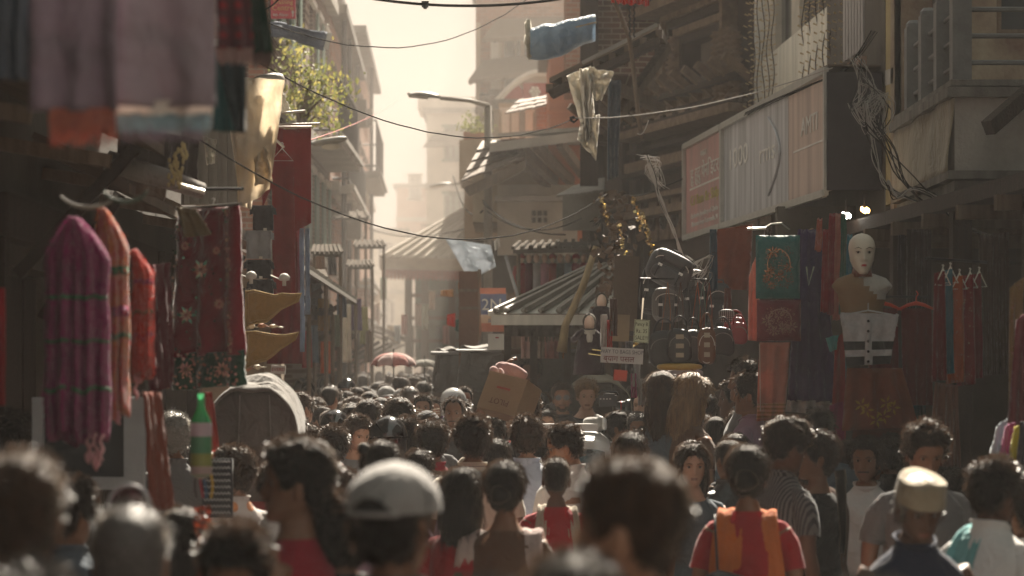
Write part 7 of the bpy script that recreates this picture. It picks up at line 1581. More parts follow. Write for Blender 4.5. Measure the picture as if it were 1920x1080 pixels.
m = MB(); m.lathe(c+Rl @ Vector((.02, 0, -.02)), [(.095, 0), (.085, -.03), (.05, -.055), (0, -.062)], 22, R=Rl); m.build('lamp_cover', M('lamp_glass', (.55, .5, .42)), r, True); m = MB(); m.box(c+Vector((.09, -.02, .01)), (.02, .02, .02)); m.build('latch', ZIP, r); m = MB(); m.tube([c+Vector((-.1, .02, .0)), P(440, 172, 16)], .02, 7); m.build('arm', POST, r)
# ---------------------------------------------------------------- sign and awning high on the left
d = 32; r = thing('red_sign', 'red sign reading Training Centre 4th Floor with an up arrow', 'sign', P(530, 36, d)); m = MB(); A, B = P(508, 35, d), P(554, -40, d); m.box((A+B)/2, (B.x-A.x, .05, B.z-A.z)); m.build('board', M('sign_red', (.42, .04, .06), .5, .1, 5), r)
YG = M('sign_gold_ink', (.62, .42, .18), .5)
for s, y, h, mt in (('Training', 4, .075, YG), ('Centre', 15, .09, YG), ('4th Floor', 28, .05, WHITEW)): text(r, s, P(530 if s != '4th Floor' else 526, y, d-.03), h, mt, ext=.003)
m = MB(); c = P(549, 27, d-.03); m.slab(c-Vector((0, 0, .03)), c+Vector((0, 0, .03)), .006, .012, Vector((0, 1, 0))); m.add([c+Vector((-.02, -.003, .02)), c+Vector((.02, -.003, .02)), c+Vector((0, -.003, .05))], [(0, 1, 2)]); m.build('arrow', WHITEW, r)
m = MB(); m.tube([P(508, -35, d+.05), P(470, -30, d+.4)], .015, 5); m.build('bracket', IRON, r)
hung('fabric_awning', 'grey blue fabric awning jutting out under the red sign', 'awning', Q4((508, 40, 30), (615, 62, 31), (608, 92, 31), (512, 66, 30)), C('awning_blue', (.20, .23, .30)), 1, .02, 190, thick=.02, wob=.02)
r = thing('white_pole', 'white tilted awning rod ends beside the grey blue awning', 'rod', P(612, 90, 30.8)); m = MB(); m.slab(P(618, 62, 30.8), P(611, 92, 30.8), .05, .02); m.build('bar', WHITEW, r)
# leafy tree on the left
r = thing('tree', 'yellow-green tree growing out between the houses on the left', 'tree', P(560, 420, 32.5)); m = MB(); rr = random.Random(3); tr = [P(552, 520, 32.5), P(556, 380, 32.5), P(562, 280, 32.5), P(572, 200, 32.5), P(585, 140, 32.5)]; m.tube(dense(tr, 3), [.07*(1-i/14) +.01 for i in range(13)], 8)
tips = []
for k in range(18):
    b = Vector(tr[2]).lerp(tr[4], rr.random()); e = P(rr.gauss(570, 22), rr.uniform(85, 225), 32.5+rr.uniform(-1, .7)); m.tube([b, b.lerp(e, .5)+Vector((0, 0, .08)), e], [.02, .012, .005], 5); tips.append(e)
m.build('trunk', WOODM, r, True); m = MB(); 
for e in tips:
    for k in range(58):
        c = e+Vector((rr.gauss(0, .13), rr.gauss(0, .16), rr.gauss(0, .10))); s = rr.uniform(.022, .045); R = Matrix.Rotation(rr.uniform(0, 6.28), 3, (rr.random(), rr.random(), rr.random())); m.cur = 1 if rr.random() < .3 else 0; m.add([c+R @ Vector((0, 0, -s)), c+R @ Vector((s*.5, .1*s, 0)), c+R @ Vector((0, 0, s*1.2)), c+R @ Vector((-s*.5, .1*s, 0))], [(0, 1, 2), (0, 2, 3)])
m.build('crown', [M('leaf_green', (.17, .18, .06), .6, .3, 4, 0, transl=.5), M('leaf_yellow_green', (.34, .30, .09), .6, .3, 4, 0, transl=.5)], r, kind='stuff')
r = thing('potted_plant', 'small plant on the terrace parapet left of the lamp pole', 'plant', P(888, 252, 43.6)); m = MB(); rr = random.Random(6)
for k in range(160): c = P(888, 248, 43.6)+Vector((rr.gauss(0, .12), rr.gauss(0, .1), abs(rr.gauss(0, .14)))); s = .04; R = Matrix.Rotation(rr.uniform(0, 6.28), 3, (rr.random(), rr.random(), rr.random())); m.add([c+R @ Vector((0, 0, -s)), c+R @ Vector((s*.4, 0, 0)), c+R @ Vector((0, 0, s)), c+R @ Vector((-s*.4, 0, 0))], [(0, 1, 2, 3)])
m.build('foliage', M('leaf_green', (.1, .13, .03)), r, kind='stuff')
# ---------------------------------------------------------------- umbrella(s)
def umbrella(label, px, py, w, d, ma, mb_, n=8, h=None):
    top = P(px, py, d); R = w*d/F/2; r = thing('umbrella', label, 'umbrella', (top.x, d, top.z-.95)); hh = R*.62
    for k in range(n):
        m = MB(); a0, a1 = 2*PI*k/n, 2*PI*(k+1)/n
        def fn(u, v): a = a0+(a1-a0)*u; rad = R*math.sin(v*PI/2)*(1-.05*math.sin(PI*u)*v); return top+Vector((rad*math.cos(a), rad*math.sin(a), -hh*(1-math.cos(v*PI/2))+.02*math.sin(PI*u)*v))
        m.grid(fn, 5, 9, .004); m.build('canopy_panel', ma if k % 2 else mb_, r, True)
        m = MB(); m.tube([top+Vector((R*math.sin(v*PI/2)*math.cos(a0), R*math.sin(v*PI/2)*math.sin(a0), -hh*(1-math.cos(v*PI/2))-.008)) for v in [i/8 for i in range(9)]], .005, 4); m.build('rib', IRON, r)
    m = MB(); m.tube([top+Vector((0, 0, .05)), top-Vector((0, 0, .95))], .009, 6); m.build('shaft', IRON, r); m = MB(); m.tube([top-Vector((0, 0, .9)), top-Vector((0, 0, 1.0))], .016, 8); m.build('handle', WOOD, r); return r
umbrella('pink and red panelled umbrella over the far crowd', 738, 661, 86, 33, C('umb_pink', (.88, .70, .66), transl=.5), C('umb_red', (.78, .42, .38), transl=.5))
umbrella('small white umbrella right of the pink one', 796, 674, 50, 35, C('umb_white', (.6, .57, .52), transl=.5), C('umb_white', (.6, .57, .52)))
# ---------------------------------------------------------------- rickshaws and dark carts
def rickshaw(label, px, ytop, w, d, mat, back_y, rz=0., inner=None):
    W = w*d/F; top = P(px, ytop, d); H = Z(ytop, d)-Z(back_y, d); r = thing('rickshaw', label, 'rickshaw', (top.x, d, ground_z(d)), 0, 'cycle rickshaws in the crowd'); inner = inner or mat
    def hood(u, v):
        a = PI*u; x = -math.cos(a)*W/2; z = math.sin(a)**.8*H; return Vector((top.x+x*(1-.05*v), d+.8*v-.25*math.sin(a)*v, top.z-H+z*(1-.20*(1-v))+.008*math.sin(v*40)*math.sin(a)+.035*noise.noise(Vector((u*5, v*6, px)))*math.sin(a)))
    m = MB(); m.grid(hood, 30, 18, .008); m.build('hood', mat, r, True)
    for v in (.02, .35, .68, .98):
        m = MB(); m.tube([hood(u/20, v)+Vector((0, 0, .004)) for u in range(21)], .005, 6); m.build('hood_bow', mat, r, True)
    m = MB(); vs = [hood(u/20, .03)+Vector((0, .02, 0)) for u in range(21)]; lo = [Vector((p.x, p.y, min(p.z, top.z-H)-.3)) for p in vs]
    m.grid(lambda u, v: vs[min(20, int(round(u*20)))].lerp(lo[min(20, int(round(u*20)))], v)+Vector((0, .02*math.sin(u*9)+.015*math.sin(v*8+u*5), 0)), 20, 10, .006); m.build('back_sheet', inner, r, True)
    for dx in (-.12, .2): m = MB(); m.slab(top+Vector((W*dx, -.0, -.1)), top+Vector((W*dx*1.2, 0, -H-.25)), .004, .03); m.build('seam', mat, r)
    m = MB(); m.box((top.x, d+.4, .85), (W*.85, .6, .12)); m.build('seat', M('rickshaw_vinyl', (.22, .03, .03), .4), r); m = MB(); m.box((top.x, d+.1, 1.1), (W*.85, .08, .45)); m.build('seat_back', M('rickshaw_vinyl', (.22, .03, .03)), r)
    for sg in (-1, 1):
        c = Vector((top.x+sg*W*.5, d+.4, .33)); f = thing_part = MB(); f.lathe(c, [(.31, -.02), (.335, 0), (.31, .02), (.30, 0), (.31, -.02)], 26, 'X'); wh = f.build('wheel', M('tyre', (.02, .02, .02), .8), r, True); q = MB()
        for k in range(16): a = 2*PI*k/16; q.tube([c, c+Vector((0, .3*math.cos(a), .3*math.sin(a)))], .003, 3)
        q.build('spokes', ZIP, wh)
        m = MB(); m.tube([Vector((c.x, d+.1, .35)), Vector((c.x, d+.1, top.z-H+.02))], .014, 6); m.build('frame_tube', POST, r)
    m = MB(); m.tube([(top.x, d+.4, .5), (top.x, d+1.3, .6), (top.x, d+1.6, .95)], .02, 7); m.tube([(top.x-.25, d+1.6, 1.02), (top.x+.25, d+1.6, 1.02)], .014, 6); m.build('frame', POST, r); return r
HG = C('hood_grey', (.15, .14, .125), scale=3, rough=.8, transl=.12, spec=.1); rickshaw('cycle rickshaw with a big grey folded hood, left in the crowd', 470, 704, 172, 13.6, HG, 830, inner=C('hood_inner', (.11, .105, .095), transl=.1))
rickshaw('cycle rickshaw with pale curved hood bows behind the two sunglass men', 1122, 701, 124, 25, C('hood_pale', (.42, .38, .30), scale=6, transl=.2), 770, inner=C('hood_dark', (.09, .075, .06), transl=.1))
hung('red_pennant', 'slanting red rickshaw pennant beside the hanging bottle', 'pennant', Q4((384, 735, 12.8), (397, 735, 12.8), (412, 855, 12.8), (392, 858, 12.8)), C('pennant_red', (.26, .035, .025)), 1, .01, 195)
hung('fringe_cloth', 'scarlet fringed seat cloth beside the grey rickshaw hood', 'cloth', Q4((395, 845, 12.7), (432, 842, 12.7), (430, 858, 12.7), (396, 862, 12.7)), C('scarlet_cloth', (.60, .05, .02)), 2, .02, 196)
r = thing('zigzag_panel', 'black and white zigzag patterned panel below the scarlet fringe', 'panel', P(405, 960, 12.2)); m = MB(); m.box(P(408, 915, 12.25), (.14, .03, .27)); m.build('panel', C('dark_weave', (.04, .04, .045)), r)
for k in range(9):
    m = MB(); pts = [P(382+j*3.3, 865+k*12+(2 if j % 2 else -2), 12.2) for j in range(16)]; m.tube(pts, .0035, 4); m.build('zigzag_stripe', C('weave_white', (.42, .42, .42)), r)
# dark canvas-topped vans/carts by the kiosk
CV = C('dark_canvas', (.085, .08, .07), scale=3, rough=.7, transl=.05, spec=.3)
for i, (x0, x1, y0, d, lb) in enumerate(((808, 900, 662, 31, 'dark canvas-covered cart, left of the pair by the kiosk'), (855, 1085, 658, 28.5, 'long dark canvas-covered cart in front of the kiosk'))):
    r = thing('covered_cart', lb, 'cart', (X((x0+x1)/2, d), d, ground_z(d)), 0, 'canvas-covered carts'); xa, xb = X(x0, d), X(x1, d); zt_, zb_ = Z(y0, d), Z(735, d)
    m = MB(); m.grid(lambda u, v: (xa+(xb-xa)*u+.06*(1-v)*(1 if u < .1 else 0), d-.06*math.sin(v*PI)-.02*math.sin(u*23+v*5), zt_+(zb_-zt_)*v), 40, 8, .01); m.build('front_canvas', CV, r, True)
    m = MB(); m.grid(lambda u, v: (xa+(xb-xa)*u+.12*(1-v), d+1.3*v, zt_+.03+.03*math.sin(v*PI)-.015*math.sin(u*20)), 30, 8, .01); m.build('top_canvas', C('canvas_top', (.20, .185, .16), rough=.6), r, True)
    m = MB(); m.box(((xa+xb)/2, d+.7, zb_/2+.1), (xb-xa-.05, 1.2, zb_+.1)); m.build('body', DARKP, r)
    m = MB(); m.tube([(xa, d-.02, zt_), (xb, d-.02, zt_)], .02, 6); m.build('front_rail', POST, r)
    for sg in (.15, .85): m = MB(); c = Vector((xa+(xb-xa)*sg, d-.05, .28)); m.lathe(c, [(0, -.04), (.26, -.04), (.28, 0), (.26, .04), (0, .04)], 20, 'Y'); m.build('wheel', M('tyre', (.02, .02, .02)), r, True)
for i, (x, w) in enumerate(((960, 40), (1000, 26))):
    m = MB(); m.lathe(P(x, 664, 28.2), [(0, 0), (.10, 0), (.115, .05), (.12, .055), (.105, .06), (0, .06)], 18); one(m, 'cooking_pot', TIND, ['wide dark pot on the long canvas-covered cart', 'smaller dark pot on the long canvas-covered cart'][i], 'pot', smooth=True)
# white car with roof rack
d = 18.6; r = thing('parked_car', 'pale silver van roof with roof rack amid the crowd', 'car', (X(1055, d), d+1.2, ground_z(d))); CW = M('car_paint', (.55, .55, .54), .3, .05, 2, 0, coat=.6, spec=.6); CG = M('car_glass', (.02, .025, .03), .08, .1, spec=.8)
xa, xb = X(962, d), X(1152, d); zr = Z(814, d); xm = (xa+xb)/2; wv = xb-xa
prof = [(d-.05, .35), (d-.08, .9), (d+.0, zr-.30), (d+.16, zr-.05), (d+.45, zr), (d+2.2, zr+.01), (d+2.8, zr-.08), (d+3.4, .95), (d+3.9, .85), (d+3.95, .35)]
def car(u, v):
    n = len(prof)-1; t = v*n; i = min(n-1, int(t)); k = t-i; y = prof[i][0]*(1-k)+prof[i+1][0]*k; z = prof[i][1]*(1-k)+prof[i+1][1]*k; s = (2*u-1); w = wv/2*(1-.10*max(0, z-.9)); return Vector((xm+math.copysign(abs(s)**.8, s)*w, y, z-.05*abs(s)**5))
m = MB(); m.grid(car, 20, 27, 0)
for sg in (0., 1.):
    pts = [car(sg, i/27) for i in range(28)]; m.add(pts, [tuple(range(28))])
m.build('body', CW, r, True)
m = MB(); m.grid(lambda u, v: car(.08+.84*u, (1.92+.85*v)/9)+Vector((0, -.012, 0)), 12, 4); m.build('rear_window', CG, r, True)
for sg in (-1, 1):
    m = MB(); m.tube([(xm+sg*wv*.42, d+.3, zr+.03), (xm+sg*wv*.42, d+.35, zr+.09), (xm+sg*wv*.42, d+2.2, zr+.09), (xm+sg*wv*.42, d+2.3, zr+.03)], .016, 7); m.build('rack_rail', CW, r, True)
    m = MB(); m.box((xm+sg*wv*.44, d-.06, .95), (.09, .06, .28)); m.build('tail_light', M('tail_red', (.35, .02, .02), .25), r)
    for yy in (d+.7, d+3.1): m = MB(); m.lathe((xm+sg*wv*.47, yy, .3), [(.0, -.08), (.29, -.08), (.3, 0), (.29, .08), (0, .08)], 22, 'X'); w_ = m.build('wheel', M('tyre', (.02, .02, .02)), r, True); m = MB(); m.lathe((xm+sg*wv*.52, yy, .3), [(0, -.03), (.18, -.03), (.18, .03), (0, .03)], 16, 'X'); m.build('rim', ZIP, w_)
m = MB(); m.box((xm-.01, d+.12, zr+.045), (wv*.7, .22, .05)); m.build('rear_spoiler', CW, r); m = MB(); m.tube([(xm-.2, d-.02, zr-.14), (xm+.15, d-.03, zr-.2)], .008, 5); m.build('wiper', IRON, r)
m = MB(); softbox(m, (xm-wv*.46, d+.5, zr+.07), .16, .13, .2); one(m, 'roof_bundle', C('bundle_pale', (.42, .36, .28)), 'pale bundle on the left end of the silver van roof', 'bundle', smooth=True)
m = MB(); softbox(m, (xm+wv*.33, d+.55, zr+.06), .17, .10, .2); one(m, 'roof_bag', C('bundle_grey', (.36, .35, .33)), 'grey pack lying on the right of the silver van roof', 'bag', smooth=True)
# the carried carton
d = 17.2; r = thing('carried_carton', 'big brown carton printed PILOT carried tilted on a head', 'carton', P(955, 785, d)); Rb = Matrix.Rotation(math.radians(14), 3, 'Y') @ Matrix.Rotation(math.radians(-30), 3, 'Z') @ Matrix.Rotation(math.radians(-12), 3, 'X'); c = P(955, 748, d); CB = M('cardboard', (.34, .23, .14), .85, .15, 6, .15); 
m = MB(); m.box(c, (.29, .22, .25), Rb); m.build('box', CB, r)
fc_ = c+Rb @ Vector((0, -.112, 0)); 
for s, dx, dz, h, mt in (('PILOT', 0, -.055, .055, M('print_brown', (.16, .07, .04), .7)),):
    o = text(r, s, fc_+Rb @ Vector((dx, -.001, dz)), h, mt, ext=.001); o.rotation_euler = (Rb @ Matrix.Rotation(PI/2, 3, 'X') @ Matrix.Rotation(PI, 3, 'Z')).to_euler()
m = MB(); m.box(fc_+Rb @ Vector((.0, -.001, .035)), (.10, .002, .014), Rb); m.build('printed_bar', M('print_red', (.40, .08, .05), .7), r)
m = MB(); m.box(c+Rb @ Vector((0, 0, .127)), (.292, .05, .003), Rb); m.build('tape', M('tape', (.50, .40, .28), .3), r)
for sg in (-1, 1): m = MB(); m.box(c+Rb @ Vector((0, sg*.056, .128)), (.285, .10, .003), Rb); m.build('flap', M('cardboard_light', (.42, .31, .20), .85), r)
m = MB(); m.tube([c+Rb @ Vector((-.02, -.05, .135)), c+Rb @ Vector((.05, .02, .14))], .004, 5); m.build('orange_strap', C('strap_orange', (.6, .25, .05)), r)
m = MB(); softbox(m, P(958, 697, d+.25), .20, .11, .18, Rb, e=2.2, jit=.16, seed=4); m.ell(P(933, 697, d+.1), (.035, .035, .04), 12, 8, jit=1.5); o = one(m, 'pink_bundle', C('bundle_pink', (.45, .28, .27)), 'knotted pink cloth bundle on top of the carried carton', 'bundle', smooth=True)
# video camera on a shoulder
d = 21.5; r = thing('video_camera', 'black shoulder video camera pointing right with a lens hood', 'video camera', P(1150, 775, d)); VB = M('camera_black', (.02, .02, .022), .4, .2, 20, .1, spec=.5)
m = MB(); m.box(P(1140, 752, d), (.14, .10, .09)); m.box(P(1142, 741, d), (.09, .07, .03)); m.build('body', VB, r); m = MB(); m.tube([P(1155, 760, d), P(1172, 760, d)], [.03, .034], 14); m.tube([P(1172, 760, d), P(1182, 760, d)], [.045, .05], 14); m.build('lens', VB, r, True); m = MB(); m.tube([P(1163, 760, d), P(1165.5, 760, d)], .0365, 14); m.build('lens_ring', cm('red'), r); m = MB(); m.tube([P(1122, 737, d), P(1128, 733, d), P(1156, 735, d), P(1160, 741, d)], .008, 6); m.build('handle', VB, r)
for k in range(4): m = MB(); m.box(P(1126+k*6, 748, d-.052), (.012, .006, .008)); m.build('button', ZIP, r)
# motorcycle mirrors and scooter near the car
for i, (x, y) in enumerate(((960, 826), (944, 836))):
    r = thing('wing_mirror', ['upper', 'lower'][i]+' chrome handlebar mirror beside the silver van', 'mirror', P(x, y+40, 16.4), 0, 'chrome mirrors'); c = P(x, y, 16.4); m = MB(); m.ell(c, (.035, .012, .022), 14, 8); m.build('mirror', M('chrome', (.8, .8, .8), .08, 0, metal=1, bump=0), r, True); m = MB(); m.tube([c, c+Vector((.03, 0, -.12))], .005, 5); m.build('stem', IRON, r)
# ================================================================== the crowd
PLAID_O = C('plaid_orange', (.58, .26, .12), kind='plaid', scale=3.2, col2=(.50, .47, .45)); CHECK_B = C('check_blue', (.30, .40, .46), kind='plaid', scale=6, col2=(.14, .20, .26)); CHECK_G = C('check_grey', (.42, .36, .30), kind='plaid', scale=9, col2=(.16, .14, .13)); STRIPE = C('stripe_dark', (.15, .15, .15), kind='stripe_v', scale=20, col2=(.04, .04, .045)); LEATH = M('black_leather', (.02, .02, .022), .32, .3, 8, .5, 25, .6)
CAPG = C('cap_grey', (.26, .25, .24), transl=0); CAPK = C('cap_black', (.02, .02, .022), transl=0); TOPI = C('topi_cloth', (.30, .25, .18), scale=8, transl=0); HELM = M('helmet_black', (.012, .012, .013), .12, .1, spec=.7, coat=.5, bump=0); HELW = M('helmet_white', (.42, .42, .42), .15, .1, spec=.7, coat=.5, bump=0)
def cloth_part(po, root, mb, name, mat): return mb.build(name, mat, root, True, local=True)
def ex_scarf(mat, xs=(-.12, .12), w=.10, zb=.95, zf=1.0, name='scarf'):
    def f(po, root):
        for k, x in enumerate(xs): cloth_part(po, root, strip_over(po, x, w, zb, zf, k), name, mat)
    return f
def ex_collar_stripe(po, root):
    for k in range(2): m = MB(); m.tube([Vector(v) for v in po.head([(math.sin(a)*.068, math.cos(a)*.066-.006, 1.452+.012*k) for a in [PI*.35+PI*1.3*i/16 for i in range(17)]])], .0022, 4); cloth_part(po, root, m, 'collar_stripe', cm('darkgrey'))
def ex_print(po, root):
    m = MB(); q = [Vector((-.10, .135, 1.26)), Vector((.10, .135, 1.26)), Vector((.10, .142, 1.16)), Vector((-.10, .142, 1.16))]
    for (u, v) in ((.25, .3), (.7, .35), (.5, .5)):
        c = quadpt(q, u, v)
        for k in range(9): a = PI*k/8; m.slab(c, c+Vector((math.cos(a)*.035, 0, math.sin(a)*.03)), .004, .004, Vector((0, 1, 0)))
    cloth_part(po, root, m, 'shirt_print', cm('beige'))
def ex_panel(po, root):
    m = MB(); m.grid(lambda u, v: (.03-.13*u, .140+.012*math.sin(PI*u), 1.24-.30*v), 6, 8, .004); p = cloth_part(po, root, m, 'yellow_panel', cm('yellow'))
    m = MB(); m.box((.0-.04, .160, 1.20), (.06, .004, .02)); m.ell((-.04, .158, 1.05), (.045, .006, .05), 12, 8); m.build('panel_print', cm('crimson'), p, local=True)
def ex_text(s, zoff=.38, col='white', sz=.03, y=-.155):
    def f(po, root):
        o = text(root, s, (0, 0, 0), sz, cm(col), rz=0, ext=.0015); o.location = (0, y, CHIN+HH*zoff); o.rotation_euler = (PI/2-.1, 0, 0)
        for k in range(3):
            for sg in (-1, 1): m = MB(); m.tube([(sg*(.03+.0), y+.012+.006*k, CHIN+HH*(zoff+.14+.09*k)), (sg*.09, y+.05+.01*k, CHIN+HH*(zoff+.20+.08*k))], .0035, 4); cloth_part(po, root, m, 'helmet_stripe', cm(col))
    return f
def ex_bag(po, root):
    m = MB(); softbox(m, (-.10, -.20, 1.02), .24, .32, .12, Matrix.Rotation(.25, 3, 'Y')); cloth_part(po, root, m, 'shoulder_bag', LEATH)
    m = MB(); m.tube([(-.12, -.17, 1.15), (-.13, -.135, 1.30), (-.14, -.06, 1.405), (-.14, .03, 1.40), (-.12, .12, 1.3)], [(.018, .006)]*5, 7); cloth_part(po, root, m, 'bag_strap', LEATH); ex_scarf(cm('orange'), (-.088, .094), .135, .80, 1.0)(po, root)
def ex_mask(po, root):
    m = MB(); rows = [po.head((head_ring(t)+np.array([0, .006, 0]))[np.abs(ANG) < 1.0]) for t in (.06, .15, .25, .36)]; n = len(rows[0]); m.add(np.concatenate(rows), [(i*n+j, i*n+j+1, (i+1)*n+j+1, (i+1)*n+j) for i in range(3) for j in range(n-1)]); cloth_part(po, root, m, 'face_mask', cm('white'))
def ex_sun_up(po, root):
    a, b = glasses_mesh(po); 
    for m in (a, b): m.v = [(v[0], v[1]*.72, v[2]+.085) for v in m.v]
    f = cloth_part(po, root, a, 'sunglasses', EYED); b.build('lens', M('dark_lens', (.05, .05, .06)), f, local=True)
def ex_cap(po, root):
    T = lambda a, t, o: (lambda r: (math.sin(a)*(r[0]+o), -math.cos(a)*(r[1]+o), CHIN+HH*t))((np.interp(t, TT, HW), np.interp(t, TT, HB)))
    for k in range(6): m = MB(); m.tube([Vector(v) for v in po.head([T(PI*k/3+.3, t, .0235) for t in (.62, .7, .78, .86, .92, .96)])], .0018, 4); cloth_part(po, root, m, 'cap_seam', CAPK)
    m = MB(); m.grid(lambda u, v: Vector(po.head([T(-.62+1.24*u, .60+.16*v*math.sin(PI*u), .0245)])[0]), 14, 5, .002); cloth_part(po, root, m, 'cap_opening', HR['black'])
    m = MB(); m.tube([Vector(v) for v in po.head([T(-.66+1.32*u/10, .605, .026) for u in range(11)])], .006, 6); cloth_part(po, root, m, 'cap_strap', CAPG)
def ex_clip(po, root):
    m = MB(); m.ell(po.head([(-.075, -.06, CHIN+HH*.92)])[0], (.03, .03, .026), 12, 8, jit=.3); cloth_part(po, root, m, 'hair_knot', HR['black'])
def ex_hood(po, root):
    m = MB(); m.grid(lambda u, v: (math.sin(-2.2+4.4*u)*(.135+.03*v), -math.cos(-2.2+4.4*u)*(.12+.02*v)-.01, 1.42+.10*math.sin(v*PI)), 20, 8, .006); cloth_part(po, root, m, 'hood', C('hood_aqua', (.12, .40, .46)))
